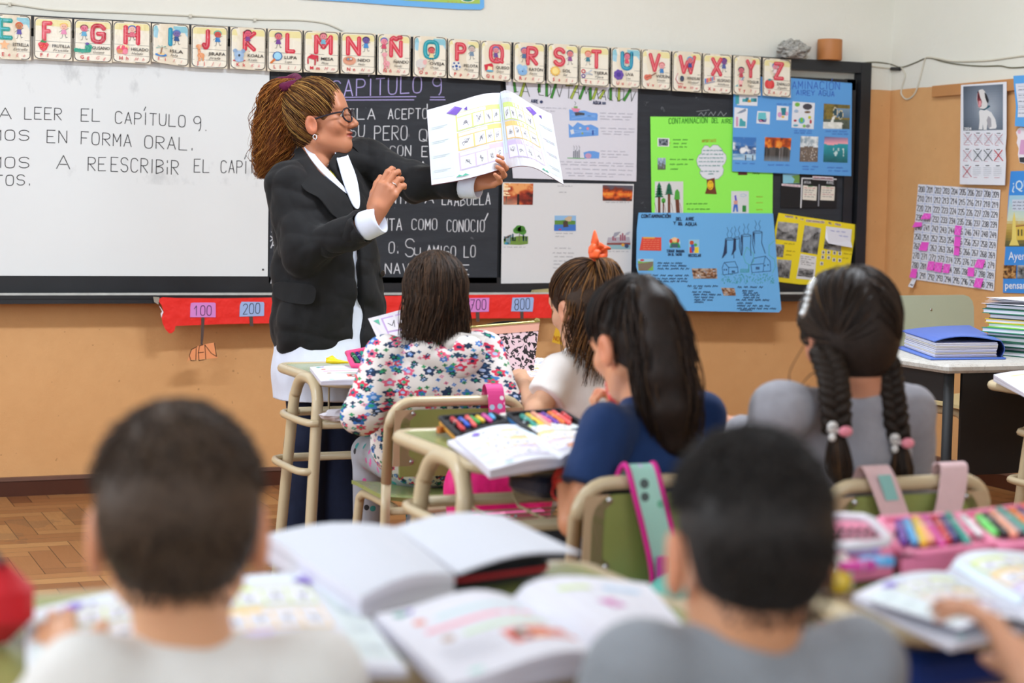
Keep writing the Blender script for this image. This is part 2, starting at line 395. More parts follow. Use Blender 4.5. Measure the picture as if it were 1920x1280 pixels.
def holed_wall(name, wins, axis, pos, lo, hi, z0=1.1, z1=3.0):
    b = MB()
    def bx(a0, a1, c0, c1):
        if axis == 'Y': b.box((pos-T/2, (a0+a1)/2, (c0+c1)/2), (T, a1-a0, c1-c0))
        else: b.box(((a0+a1)/2, pos-T/2, (c0+c1)/2), (a1-a0, T, c1-c0))
    bx(lo, hi, 0, z0); bx(lo, hi, z1, ZC); e = [lo]+[q for w in wins for q in w]+[hi]
    for k in range(0, len(e), 2): bx(e[k], e[k+1], z0, z1)
    return struct(b.build(name, WALLM))
holed_wall('wall_left', WINS, 'Y', XL, YB, YW); holed_wall('wall_back', BWINS, 'X', YB, XL, XW)
def window(name, a0, a1, axis, pos):
    w = struct(empty(name, (pos-T/2, (a0+a1)/2, 1.1) if axis == 'Y' else ((a0+a1)/2, pos-T/2, 1.1))); f, p = MB(), MB()
    def P(a, z, la, lz, b, t=.05): b.box((pos-T/2, a, z), (t, la, lz)) if axis == 'Y' else b.box((a, pos-T/2, z), (la, t, lz))
    m = (a0+a1)/2; L = a1-a0
    for a in (a0+.03, m, a1-.03): P(a, 2.05, .06, 1.9, f)
    for z in (1.13, 2.05, 2.97): P(m, z, L, .06, f, .052)
    P(m, 2.05, L-.02, 1.86, p, .006)
    f.build('window_frame', WINF, w); p.build('window_pane', GLASS, w)
k = 0
for a, b in WINS: k += 1; window('window_%d' % k, a, b, 'Y', XL)
for a, b in BWINS: k += 1; window('window_%d' % k, a, b, 'X', YB)
BASEW = M('dark_skirting_wood', '4a2312', .45, var=.35, vs=5); BASET = M('worn_skirting_top', '6a4a3c', .6, var=.3, vs=12)
def baseboard(name, pts, n):
    o = struct(empty(name, ((pts[0][0]+pts[1][0])/2, (pts[0][1]+pts[1][1])/2, 0))); a, b = V3(*pts[0], 0), V3(*pts[1], 0); nn = V3(*n, 0)
    def bar(z0, z1, t): return MB().prism([a+V3(0, 0, z0), b+V3(0, 0, z0), b+V3(0, 0, z1), a+V3(0, 0, z1)], nn*t)
    bar(0, .062, .022).build('board', BASEW, o); bar(.062, .076, .026).build('top_lip', BASET, o)
baseboard('baseboard_front', ((XL, YW), (XW, YW)), (0, -1)); baseboard('baseboard_right', ((XW, YB), (XW, YW)), (-1, 0))
baseboard('baseboard_left', ((XL, YB), (XL, YW)), (1, 0)); baseboard('baseboard_back', ((XL, YB), (XW, YB)), (0, 1))
TUBEM = NT('glowing_tube'); TUBEM.b.inputs['Emission Color'].default_value = (1, .97, .92, 1); TUBEM.b.inputs['Emission Strength'].default_value = 3; TUBEM = TUBEM.done((1, 1, 1), .5)
LAMPM = M('lamp_enamel', 'e8e8e4', .4)
for q, (x, y) in enumerate(TUBES):
    t = thing('ceiling_light', (x, y, ZC), ['fluorescent ceiling light over the back left seats', 'fluorescent ceiling light over the back right seats', 'fluorescent ceiling light in front of the whiteboard', 'fluorescent ceiling light in front of the green poster'][q], 'ceiling light', 'fluorescent ceiling lights')
    MB().rbox((x, y, ZC-.04), (1.34, .22, .08), .02).build('housing', LAMPM, t)
    for s in (-.06, .06): MB().tube([(x-.63, y+s, ZC-.1), (x+.63, y+s, ZC-.1)], .014, 10).build('tube', TUBEM, t)
# ------------------------------------------------------------------ chalkboard and whiteboard
def slate():
    t = NT('worn_slate_paint'); v = t.coord(); st = t.mapping(v, (1, 1, 6), (0, .12, 0))
    c = t.mix(t.noise(st, 5, 6, .7), S('24262a'), S('404349')); c = t.mix(t.math('MULTIPLY', t.math('GREATER_THAN', t.noise(v, 22, 5, .7), .68), .35), c, S('84868c'))
    return t.done(c, .75, 0, .25)
SLATE = slate(); BLACKW = M('black_painted_wood', '1c1e22', .42, var=.5, vs=8); CHALKY = M('chalk_covered_edge', 'b9bcb8', .8, var=.3, vs=30)
def pw(x, y, off=0.0): return atY(x, y, YW-off)
cb = thing('chalkboard', (3.0, YW, .8), 'long black framed chalkboard with white chalk writing on the front wall', 'chalkboard')
XB0, XB1 = -1.6, 4.938
f = MB(); f.box(((XB0+XB1)/2, YW-.03, 1.888), (XB1-XB0, .06, .05)); f.box((XB1-.028, YW-.031, 1.36), (.056, .062, 1.1)); f.box(((XB0+XB1)/2, YW-.02, .85), (XB1-XB0, .04, .07))
f.box(((XB0+XB1)/2, YW-.012, 1.3), (XB1-XB0, .01, .9))
f.build('frame', BLACKW, cb)
f = MB(); f.box(((XB0+XB1)/2, YW-.055, .79), (XB1-XB0, .11, .022)); f.box(((XB0+XB1)/2, YW-.106, .806), (XB1-XB0, .016, .014)); f.build('chalk_tray', BLACKW, cb)
MB().box(((XB0+XB1)/2, YW-.108, .8175), (XB1-XB0, .018, .009)).build('chalk_covered_rim', CHALKY, cb)
a, b = pw(503, 520, .03).x, pw(930, 520, .03).x
MB().box(((a+b)/2, YW-.028, 1.36), (b-a, .024, 1.0)).build('writing_panel', SLATE, cb)
MB().box(((XB0+a)/2, YW-.022, 1.36), (a-XB0-.002, .02, 1.0)).build('backing_panel', SLATE, cb)
r = MB(); r.box((4.868-.028, YW-.03, 1.345), (.05, .03, .975)); r.box(((b+4.868)/2+.02, YW-.03, 1.805), (4.868-b-.05, .03, .05)); r.build('panel_rim', BLACKW, cb)
MB().box(((b+4.868)/2+.012, YW-.022, 1.34), (4.868-b-.03, .022, .95)).build('poster_panel', SLATE, cb)
A = Art(lambda x, y, l: pw(x, y, .0405+l)); W = 'd9dade'; PU = 'b5a9e0'
def words(A, lst, w, col, jit=.03):
    for s, x0, y0, x1, y1, h in lst: A.glyphs(s, (x0, y0), (x1, y1), h, w, col, up=(.02, -1), jit=jit)
words(A, [('CAPÍTULO', 622, 182, 790, 173, 31), ('9', 811, 178, 827, 178, 32)], 2.0, PU)
for p in (((640, 182.5), (780, 181)), ((640, 187.5), (776, 187)), ((807, 182), (833, 182)), ((806, 187), (835, 187))): A.stroke(p, 1.5, PU)
words(A, [('ABUELA', 590, 224, 703, 223, 20), ('ACEPTO', 728, 223, 801, 222, 19), ('SU', 656, 257, 683, 256, 22), ('PERO', 702, 263, 763, 262, 26), ('QUE', 786, 264, 842, 264, 22),
 ('LA', 690, 293, 713, 293, 17), ('CON', 731, 293, 770, 292, 19), ('ESE', 791, 293, 832, 293, 19), ('VIVIA', 720, 321, 800, 321, 19), ('CUENTA', 690, 382, 770, 381, 20), ('A', 797, 381, 813, 381, 18), ('LA', 829, 383, 847, 384, 19), ('ABUELA', 852, 386, 919, 383, 22),
 ('CUENTA', 675, 432, 753, 431, 22), ('COMO', 772, 430, 819, 430, 20), ('CONOCIO', 838, 434, 908, 434, 22), ('O.', 729, 475, 748, 474, 21), ('S', 760, 481, 776, 481, 34), ('U', 777, 478, 788, 478, 14),
 ('AMIGO', 800, 480, 854, 482, 20), ('LO', 870, 482, 891, 482, 21), ('NAVIO', 722, 513, 792, 513, 19), ('DE', 849, 515, 879, 515, 18), ('X', 507, 452, 518, 452, 9), ('A', 508, 465, 518, 465, 15), ('IN', 511, 503, 526, 503, 21), ('A', 508, 531, 518, 531, 24), ('T', 509, 444, 516, 444, 9)], 1.75, W)
A.stroke([(801, 203), (801, 195)], 1.8, W).stroke([(691, 273), (692, 259)], 1.8, W).stroke([(909, 413), (915, 400)], 2.0, W)
A.build('chalk_writing', CHALKM, cb)
A = Art(lambda x, y, l: pw(x, y, .034+l)); A.scribble((1310, 213), (1362, 214), 9, 1.2, '8f9296', 3); A.stroke([(1306, 209), (1330, 206)], 1, '8f9296'); A.build('faint_chalk_marks', CHALKM, cb)
def wbm():
    t = NT('whiteboard_laminate'); v = t.coord(); c = t.mix(t.noise(v, 1.2, 3), S('dcdfdf'), S('e6e8e7'))
    sx = t.add('ShaderNodeSeparateXYZ'); t.put(v, sx.inputs[0]); st = t.mapping(v, (1, 1, .6))
    n = t.noise(st, 7, 5, .65); sm = t.math('MULTIPLY', t.math('MAXIMUM', t.math('SUBTRACT', n, .56), 0), 3.2)
    band = t.math('LESS_THAN', t.math('ABSOLUTE', t.math('SUBTRACT', sx.outputs[2], .80)), .09)
    band2 = t.math('LESS_THAN', t.math('ABSOLUTE', t.math('SUBTRACT', sx.outputs[2], .42)), .05)
    c = t.mix(t.math('MULTIPLY', sm, t.math('ADD', band, t.math('MULTIPLY', band2, .7))), c, S('8d8f92'))
    return t.done(c, .3, 0, .4)
x1 = pw(502, 516, .042).x
wb = thing('whiteboard', ((XB0+.3+x1)/2, YW-.04, .89), 'plain whiteboard with black marker writing on the left half of the board', 'whiteboard')
MB().box(((XB0+.3+x1)/2, YW-.038, 1.36), (x1-XB0-.3, .008, .945)).build('panel', wbm(), wb)
MB().lathe(pw(493, 505, .042), [(.004, -.001), (.004, .003), (.001, .004)], 10, R=Matrix.Rotation(math.radians(90), 3, 'X')).build('screw', BLACKW, wb)
A = Art(lambda x, y, l: pw(x, y, .0423+l)); K = '26262a'
words(A, [('A', -2, 222, 21, 223, 20), ('LEER', 46, 223, 115, 225, 22), ('EL', 152, 227, 187, 228, 23), ('CAPÍTULO', 216, 231, 347, 238, 22), ('9', 363, 246, 376, 246, 27), ('.', 384, 245, 388, 245, 8), ('VAMOS', -70, 262, 54, 263, 19), ('EN', 88, 267, 125, 268, 23),
 ('FORMA', 152, 270, 246, 275, 23), ('ORAL.', 271, 277, 363, 282, 23), ('VAMOS', -70, 314, 54, 315, 20), ('A', 106, 316, 131, 317, 25), ('RE', 165, 320, 198, 320, 25), ('ESCRIBiR', 208, 321, 334, 327, 26), ('EL', 364, 323, 392, 323, 24), ('CAPÍTULO', 414, 324, 522, 326, 23), ('PUNTOS.', -72, 348, 58, 347, 19)], 1.55, K, .02)
A.build('marker_writing', INK, wb)
# ------------------------------------------------------------------ alphabet cards
R_, TE = 'd63a4c', '2398a4'
SK, PK, BRN = 'e9a08c', 'd9607a', '6a4a78'
# letter, TL, TR, BR, BL, word, letter box (x0,x1), figure (x,y,face,dress,hair), picture
CARDS = [
 ('E', (-8, 26.5), (58, 30), (58, 113), (-8, 110), 'ESTRELLA', (8, 48), (66, 30, 'c98a62', '6a5fb0', 'd9603a'), 'star'),
 ('F', (64, 31.5), (135, 35.5), (135, 114.5), (63, 110.5), 'FRUTILLA', (20, 48), (78, 24, 'f0b8a0', 'e58ab0', 'f0c860'), 'strawberry'),
 ('G', (139.3, 36), (209.6, 39), (209.6, 118), (138, 114.5), 'GUSANO', (42, 84), (26, 26, 'e0708a', '4aa0c8', '803030'), 'worm'),
 ('H', (212, 39.5), (282.5, 42.5), (282, 120.5), (211, 116), 'HELADO', (27, 72), (50, 22, 'f0c0b0', 'e06a80', '3a6ab8'), 'icecream'),
 ('I', (285, 44), (354.7, 46.5), (354, 126), (284, 115.5), 'ISLA', (44, 54), (66, 28, '7a6fa8', '3a5a90', '4a80c0'), 'island'),
 ('J', (359, 47), (427, 50), (426, 129), (358, 125.5), 'JIRAFA', (28, 54), (72, 24, 'c8504a', '3a80c0', '55b0a0'), 'giraffe'),
 ('K', (432, 50.5), (499, 53), (498, 132.5), (431, 128.5), 'KOALA', (34, 72), (48, 18, 'e0607a', '8a4a90', '602838'), 'koala'),
 ('L', (502, 53.4), (567, 56), (566, 136), (501, 133), 'LUPA', (50, 80), (30, 22, 'd9707a', '7a4a98', '50506a'), 'magnifier'),
 ('M', (570, 57), (636, 60), (635, 138), (569, 135), 'MESA', (28, 82), (54, 16, 'e58a94', '78b8d0', '703038'), 'table'),
 ('N', (639, 60.5), (704, 63), (703, 140), (638.5, 137.5), 'NIDO', (14, 58), (72, 22, '6a5a9a', '4a90d0', '402a60'), 'nest'),
 ('Ñ', (708, 63.5), (770, 66), (769, 143), (707, 140), 'ÑANDÚ', (34, 76), (18, 22, 'e58a9a', 'd04a6a', '3a60b0'), 'bird'),
 ('O', (775, 67), (838, 70), (837, 146), (774, 143), 'OVEJA', (28, 78), (53, 42, 'd86060', 'e8d8a0', '903030'), 'sheep'),
 ('P', (840, 72.5), (900, 75.5), (899, 149.5), (840, 146), 'PELOTA', (20, 56), (74, 28, 'd0b8b0', '7890a8', '507060'), 'football'),
 ('Q', (901, 76), (959, 78.5), (958, 153), (900.5, 149), 'QUESO', (25, 76), (48, 28, 'e08a90', '704a98', '3878c0'), 'cheese'),
 ('R', (963, 79), (1022, 81.5), (1021, 157), (962, 153.5), 'RATÓN', (38, 78), (32, 26, 'd87a80', '507098', '3a58a8'), 'mouse'),
 ('S', (1026, 81.5), (1085, 84.5), (1084, 159.5), (1025, 156), 'SOL', (18, 56), (72, 28, 'e08080', '905090', '405070'), 'sun'),
 ('T', (1086, 85), (1142, 88), (1141, 163.5), (1086, 160), 'TIJERA', (38, 74), (28, 26, 'f0a090', '408090', 'd07040'), 'scissors'),
 ('U', (1146, 88.5), (1201.6, 91), (1200, 166), (1145, 163), 'UVA', (30, 74), (52, 26, 'e07a90', 'e0506a', '704040'), 'grapes'),
 ('V', (1203, 92), (1258, 95), (1257, 169.5), (1202, 166), 'VIOLÍN', (22, 64), (68, 48, 'f0a8a8', '3a80c0', 'd06060'), 'violin'),
 ('W', (1261, 95.5), (1316, 98.5), (1315, 173.5), (1260, 170), 'WINDSURF', (18, 80), (58, 26, 'e07a80', '3a4a90', '40a0d0'), 'sail'),
 ('X', (1318, 100), (1372, 103), (1371, 177), (1317, 173.5), 'XILÓFONO', (26, 66), (72, 22, '7a4a90', '5060a0', '503070'), 'xylophone'),
 ('Y', (1375, 104), (1427, 107), (1426, 179), (1374, 176), 'YOGUR', (42, 80), (26, 46, 'd06a78', 'c04050', '303040'), 'yogurt'),
 ('Z', (1430.5, 108.5), (1483, 112), (1482, 183), (1429.5, 179), 'ZAPALLO', (36, 74), (42, 26, 'e090a0', 'f0e0e0', '4080c0'), 'pumpkin')]
PICNAME = dict(star='pale star', strawberry='strawberry', worm='green worm', icecream='ice cream', island='palm island', giraffe='giraffe', koala='koala', magnifier='magnifying glass', table='red table', nest='bird nest', bird='pink bird',
 sheep='white sheep', football='football', cheese='red cheese', mouse='blue mouse', sun='yellow sun', scissors='open scissors', grapes='purple grapes', violin='violin', sail='sailboard', xylophone='xylophone', yogurt='yogurt cup', pumpkin='red pumpkin')
def picture(A, k, x=20, y=82):
    D = A.disc
    if k == 'star': A.poly([(x+(15 if q % 2 == 0 else 7)*math.sin(q*math.pi/5), y-(15 if q % 2 == 0 else 7)*math.cos(q*math.pi/5)) for q in range(10)], 'f2b98a')
    elif k == 'strawberry':
        A.poly([(x-14, y-6), (x-8, y-12), (x+8, y-12), (x+15, y-5), (x+8, y+10), (x+1, y+16), (x-8, y+9)], 'dd2f3f'); A.up(); A.poly([(x-8, y-11), (x-2, y-20), (x+2, y-14), (x+10, y-16), (x+6, y-9)], '3b8a4a')
        for q in range(7): D(x-8+q*2.6, y-3+(q*5 % 9), 1, 1, 'f3c46a', 5)
    elif k == 'worm':
        for q in range(5): D(x-18+q*8, y+8-abs(2-q), 7, 6, '2c9a80')
        A.up(); D(x+14, y-4, 10, 9, '2c9a80'); A.up(); D(x+10, y-13, 5, 4, '5a3c98')
    elif k == 'icecream':
        D(x, y, 15, 13, 'e8506a'); D(x+6, y-7, 12, 8, 'f2d9a8'); A.up(); D(x-6, y+6, 8, 7, 'd88a5a'); D(x+8, y+6, 7, 8, 'f08aa0')
    elif k == 'island':
        D(x, y+13, 16, 5, '3a80c8'); A.up(); D(x, y+10, 10, 4, 'e8c890'); A.stroke([(x-1, y+10), (x+3, y-10)], 3, '8a5a3a'); A.up()
        for q in range(5): a = math.pi*(1+q/4); A.poly([(x+3, y-10), (x+3+14*math.cos(a)-2, y-10+9*math.sin(a)+2), (x+3+16*math.cos(a), y-6+9*math.sin(a))], '2a9a90')
    elif k in ('giraffe', 'bird'):
        c = 'e8a070' if k == 'giraffe' else 'e8a0a8'; A.stroke([(x-2, y+18), (x-2, y+2), (x-4, y-18)], 7, c); A.disc(x-4, y-22, 8, 6, c); A.disc(x+2, y+4, 10, 8, c); A.stroke([(x+8, y+4), (x+8, y+18)], 4, c)
        A.up(); [D(x-3+q % 2*3, y-12+q*6, 1.6, 1.6, 'b8683a', 6) for q in range(5)]
    elif k == 'koala':
        D(x, y-3, 14, 12, '9fbad8'); D(x-11, y-14, 6, 6, '8aa6c8'); D(x+11, y-14, 6, 6, '8aa6c8'); D(x, y+10, 13, 8, '9fbad8'); A.up(); D(x, y-1, 3, 4, '2a3040'); A.stroke([(x-16, y+14), (x+16, y+13)], 3, 'c8404a')
    elif k == 'magnifier':
        A.stroke([(x-14, y+14), (x-4, y+4)], 6, 'd8743a', True); D(x+4, y-5, 14, 13, '3a68a8'); A.up(); D(x+4, y-5, 11, 10.5, '9fd4ec')
    elif k == 'table':
        A.poly([(x-16, y-4), (x-4, y-14), (x+16, y-11), (x+8, y+2)], 'd23448'); [A.stroke([(x+a, y+b), (x+a, y+b+14)], 4, 'c02f42') for a, b in ((-13, -1), (7, 2), (14, -9))]
    elif k == 'nest':
        D(x, y, 19, 13, 'e0a184'); A.up(); D(x-1, y-3, 11, 6, 'b97a60'); A.up(); D(x-4, y-4, 3, 2.5, '4aa0c0'); D(x+4, y-5, 3, 2.5, 'd0e0e0')
    elif k == 'sheep':
        for q in range(7): a = q*.9; D(x-2+8*math.cos(a), y+7*math.sin(a), 8, 8, 'd8d2cc')
        A.up(); D(x+9, y-5, 6, 8, 'eab4b0'); A.stroke([(x-8, y+12), (x-8, y+19)], 3, 'd09090'); A.stroke([(x+4, y+12), (x+4, y+19)], 3, 'd09090')
    elif k == 'football':
        D(x, y, 15, 14, 'e6e2da'); A.up(); D(x, y+1, 5, 5, '34569a', 5); [D(x+11*math.cos(a), y+10*math.sin(a), 3.4, 3.4, '34569a', 5) for a in (0.3, 1.5, 2.8, 4, 5.3)]
    elif k == 'cheese':
        A.poly([(x-14, y-8), (x+10, y-14), (x+15, y-8), (x+14, y+10), (x-10, y+10)], 'cf3344'); A.up(); A.poly([(x-2, y-4), (x+12, y-2), (x+12, y+9), (x-4, y+9)], 'f3dfb0'); A.up(); D(x+4, y+10, 12, 3, '5ab0d0')
    elif k == 'mouse':
        D(x-6, y-6, 10, 10, '9fc4e4'); D(x+10, y-6, 8, 8, '9fc4e4'); D(x+3, y+6, 15, 11, '86b2dc'); A.up(); D(x+3, y+5, 2, 2, '304060', 6)
    elif k == 'sun':
        A.poly([(x+(17 if q % 2 == 0 else 13)*math.sin(q*math.pi/12), y-(16 if q % 2 == 0 else 12)*math.cos(q*math.pi/12)) for q in range(24)], 'f0c060'); A.up(); D(x, y, 10, 10, 'f6dc8c')
    elif k == 'scissors':
        A.stroke([(x-6, y+6), (x+16, y-10)], 4, 'c4ccd4'); A.stroke([(x-6, y-2), (x+18, y+4)], 4, 'aab4c0'); [A.stroke([(x-12+6*math.cos(q), y+s+5*math.sin(q)) for q in np.linspace(0, 6.28, 9)], 3, c) for s, c in ((9, '6a4a9a'), (-5, 'd04a5a'))]
    elif k == 'grapes':
        for q in range(7): D(x+10*math.cos(q*.9), y+9*math.sin(q*.9), 7, 7, '6a4aa8')
        A.up(); D(x, y, 8, 7, '4a3490')
    elif k == 'violin':
        D(x-8, y+3, 9, 9, 'd9705a'); D(x+2, y, 7, 7, 'd9705a'); A.stroke([(x+6, y-2), (x+24, y-12)], 3, '8a4a3a'); A.up(); A.stroke([(x-10, y+4), (x+8, y-3)], 1.4, '502820')
    elif k == 'sail':
        A.poly([(x-6, y-14), (x-12, y+2), (x-4, y+14)], 'e8e0d8'); A.stroke([(x-6, y-15), (x-13, y+2), (x-5, y+15), (x+12, y+16)], 2, 'c04858'); A.up(); D(x+8, y, 7, 9, '34405a')
    elif k == 'xylophone':
        for q in range(6): A.rect(x-17+q*6, y-5-q*1.6, x-12.5+q*6, y+9-q*2.2, ['4a80c8', 'e0506a', 'e89a50', 'd04a60', '5a9ad0', 'e07080'][q])
        A.stroke([(x-18, y+12), (x+18, y+2)], 1.6, '5a6ab0')
    elif k == 'yogurt':
        A.poly([(x-6, y-6), (x+10, y-6), (x+7, y+8), (x-3, y+8)], 'f2b8b4'); A.stroke([(x+4, y-6), (x+14, y-16)], 2.5, '60a0d8'); A.poly([(x-18, y+14), (x-8, y+8), (x-8, y+14)], '5ab0b8'); D(x+2, y+11, 5, 3, 'a83048')
    elif k == 'pumpkin':
        D(x-6, y+1, 11, 14, 'd83a3e'); D(x+6, y+1, 11, 14, 'd83a3e'); A.up(); D(x, y+1, 8, 14, 'e24a48'); A.up(); A.poly([(x-8, y-12), (x, y-17), (x+8, y-13), (x, y-9)], '3a8a90')
    A.up()
def make_card(c):
    L, tl, tr, br, bl, word, (l0, l1), fig, pic = c; vowel = L in 'EIOU'
    wob = hsh(ord(L), 3)*.004
    P = [pw(x, y, .066) for x, y in (tl, tr, br, bl)]
    def mp(u, v, l):
        u /= 100; v /= 120
        p = P[0]*(1-u)*(1-v)+P[1]*u*(1-v)+P[2]*u*v+P[3]*(1-u)*v
        return p+V3(0, -l-.002-.012*max(0, v-.7)**1.5*(1+6*wob)-wob*math.sin(u*5), 0)
    A = Art(mp, .00035); nx, ny = 8, 6
    # card stock: front with rounded black border, then the printed fields
    def rr(ins, r=12):
        o = []
        for cx, cy, a0 in ((100-ins-r, ins+r, -90), (100-ins-r, 120-ins-r, 0), (ins+r, 120-ins-r, 90), (ins+r, ins+r, 180)):
            for q in range(5): a = math.radians(a0+22.5*q); o.append((cx+r*math.cos(a), cy+r*math.sin(a)))
        return o
    A.b.grid(lambda u, v: mp(u*100, v*120, 0), nx, ny, S('e9dcc4'), thick=(0, .002, 0))
    A.up(); A.poly(rr(1.2), '241c22'); A.up(); A.poly(rr(3.2, 11), 'f0e8d6'); A.up()
    A.poly([(4, 5.5+8), (8, 6), (92, 6), (96, 13), (96, 67), (4, 67)], 'a5d2e2' if vowel else 'f2ead0'); A.up()
    A.poly([(4, 14), (8, 6), (92, 6), (96, 14), (96, 24), (4, 24)], '8fc6d2' if vowel else 'ecdfa2'); A.up()
    A.stroke([(4, 67), (96, 68)], .9, '38343a'); A.stroke([(4, 98), (96, 98.5)], .8, '38343a'); A.up()
    lc, hi = ({'E': '23988c', 'I': '2f93b5', 'O': '1b98a6', 'U': '1e90ba'}[L], '58bcc8') if vowel else (R_, 'ee7c86')
    fx, fy, fc, dr, hr = fig
    def kid():
        A.stroke([(fx-2, fy+18), (fx-5, fy+32), (fx-9, fy+33)], 1.1, '33303a'); A.stroke([(fx+2, fy+18), (fx+6, fy+31), (fx+10, fy+29)], 1.1, '33303a')
        A.stroke([(fx-4, fy+9), (fx-12, fy+16)], 1.1, '33303a'); A.stroke([(fx+4, fy+9), (fx+12, fy+4)], 1.1, '33303a'); A.up()
        A.poly([(fx-4, fy+6), (fx+4, fy+6), (fx+8, fy+21), (fx-8, fy+21)], dr); A.up(); A.disc(fx, fy-3, 11, 9, hr); A.up(); A.disc(fx, fy, 9.5, 8.5, fc); A.up()
        A.disc(fx-3, fy-1, 1, 1.2, '222222', 6); A.disc(fx+3, fy-1, 1, 1.2, '222222', 6); A.stroke([(fx-3, fy+3.5), (fx, fy+5), (fx+3, fy+3.5)], .8, 'a02030'); A.up()
    if L in 'FGJPRSTXYZ': kid()
    h = 46 if L != 'Ñ' else 40
    A.glyphs(L, (l0+6, 62), (l1-6, 62), h, 12, lc, (0, -1), True, spacing=0) if L != 'I' else A.stroke([(49, 16), (49, 60)], 12, lc, True)
    A.up()
    A.glyphs(L, (l0+5, 61), (l1-7, 61), h, 3, hi, (0, -1), True, spacing=0) if L != 'I' else A.stroke([(47.5, 17), (47.5, 59)], 3, hi, True)
    A.up()
    if L not in 'FGJPRSTXYZ': kid()
    picture(A, pic, 24 if L not in 'WXYZ' else 22)
    A.font(word, 47, 84, 12.5, '2a2628', fit=47 if len(word) > 5 else 9.2*len(word), bold=.012)
    A.font(word.capitalize(), 48, 95, 10, '55504e', shear=.35, fit=5.2*len(word))
    low = L.lower(); A.font(L, 16, 112, 14, 'cf3040', bold=.02); A.font(low, 34, 112, 14, 'cf3040', bold=.02); A.font(L, 56, 112, 13, 'dc7078', shear=.4); A.font(low, 76, 112, 13, 'dc7078', shear=.4)
    o = A.build('alphabet_card', GLOSS)
    tag(o, 'laminated alphabet card with the letter %s and the word %s beside a %s' % (L, word, PICNAME[pic]), 'alphabet card', 'alphabet cards along the top of the board')
for c in CARDS: make_card(c)
# ------------------------------------------------------------------ posters and papers on the front wall
def off_fn(off): return off if callable(off) else (lambda x, y: off)
def poster(name, label, cat, pts, off, col, mat=None, group=None, plane=None):
    fo = off_fn(off); pl = plane or pw
    b = MB(); P = [pl(x, y, fo(x, y)) for x, y in pts]; nrm = V3(0, 1, 0) if plane is None else V3(1, 0, 0)
    b.prism([p+nrm*.0014 for p in P], -nrm*.0014, S(col)); o = b.build(name, mat or INK, ink=True); tag(o, label, cat, group)
    def art(lift=0.0): return Art(lambda x, y, l: pl(x, y, fo(x, y)+.0004+lift+l))
    return o, art
def ph_fire(u, v):
    t = fb(u*4, v*4+3, 5)+.25*(1-abs(u-.35)); k = t-.35*v
    c = cramp(k, [(.1, '3a1412'), (.35, '8e2a1a'), (.55, 'c4552a'), (.75, 'e8a060')])
    if u < .25 and v < .6 and fb(u*9, v*8, 2) > .45: c = S('f7dcb0')
    if (abs(u-.5) < .025 and v > .5) or (abs(u-.11) < .02 and v > .62): c = S('2a1a18')
    return lerp3(c, S('e0b090'), .6*max(0, v-.6)*2*(u < .45))
def ph_fire2(u, v):
    t = fb(u*7, v*5, 9); e = 1-abs(v-.55)*2.2; k = t*.7+e*.5-.2
    return cramp(k, [(.1, '3a2a2c' if v > .5 else '55525e'), (.35, '7a2c14'), (.5, 'd8581c'), (.8, 'f09a3a')])
def ph_forest(u, v):
    t = fb(u*6, v*4, 12)
    if v < .42+.2*(t-.5): return cramp(t, [(.2, '5a2a1c'), (.45, 'c4501e'), (.6, 'ec8a2c'), (.9, 'f4b45a')])
    return lerp3(cramp(vn(u*22, v*1.5, 4), [(.1, '33302e'), (.6, '5a5552'), (1, '8a8584')]), S('9aa8b4'), max(0, v-.75)*2)
def ph_smoke(u, v):
    if abs(u-.38) < .014 and v > .42: return S('3a3030')
    if (abs(u-.57) < .014 or abs(u-.88) < .02) and v > .75: return S('3a3030')
    if v > .72: return cramp(vn(u*3, v*14, 3), [(0, '6a9fc8'), (1, 'c4dcea')])
    t = fb(u*5, v*5, 21); k = t-abs(v-.45-.15*u)*1.1
    return cramp(k, [(.12, '3f78be'), (.3, '6a92c4' if v < .4 else '2c4a78'), (.42, 'a4b4cc'), (.55, 'eef0f2')])
def ph_beach(u, v):
    t = fb(u*6, v*6, 31)
    if v < .4+.18*(t-.5): return cramp(t, [(.3, '8aa0ac'), (.5, 'c4ced2'), (.7, 'eef2f2')])
    return cramp(vn(u*24, v*26, 33), [(.5, '6f6258'), (.75, '8a7a6c'), (.88, 'd8d0c4'), (.96, '3f6a8a')])
def ph_sea(u, v):
    if v < .28+.04*math.sin(u*6): return lerp3(S('5a6a9a'), S('f4a8b4'), min(1, v*3.5+.3*u))
    t = fb(u*4, v*5, 41); c = lerp3(S('2fa0ac'), S('1c4c50'), (v-.28)*1.2+.3*(t-.5))
    if .4 < u < .85 and .42 < v < .75 and fb(u*8, v*8, 44) > .55: c = S('c8e2e2')
    return c
def ph_pipe(u, v):
    t = fb(u*6, v*6, 51); c = cramp(t, [(.2, '4a4630'), (.6, '8a7a3a'), (.9, '7a5a30')])
    if u > .38 and .15 < v < .55: c = lerp3(S('86a4bc'), S('4a6a88'), v*1.5)
    for x, y in ((.44, .32), (.65, .42)):
        d = ((u-x)/.09)**2+((v-y)/.2)**2
        if d < 1: c = S('31505c') if d < .6 else S('d8cca8')
    if v > .72 and u < .6+.2*t or (abs(u-.34+.3*(v-.7)) < .05 and .5 < v < .75): c = lerp3(S('8a9a90'), S('eef0ea'), t*1.3)
    elif v > .6: c = lerp3(S('3a4438'), S('6a7468'), t)
    return c
def ph_trash(u, v): return cramp(vn(u*14, v*8, 61)*.6+.4*fb(u*5, v*5, 62), [(.2, '3a2a22'), (.45, '8a5a38'), (.6, 'b8a490'), (.75, '7a7a8a'), (.9, 'e4e0dc')])
def ph_bw(k):
    def f(u, v):
        t = fb(u*5, v*5, 70+k); s = .62 if v < .35+.2*math.sin(u*4+k) else .28
        g = max(0.02, s*.5+.55*(t-.45)); return (g, g, g)
    return f
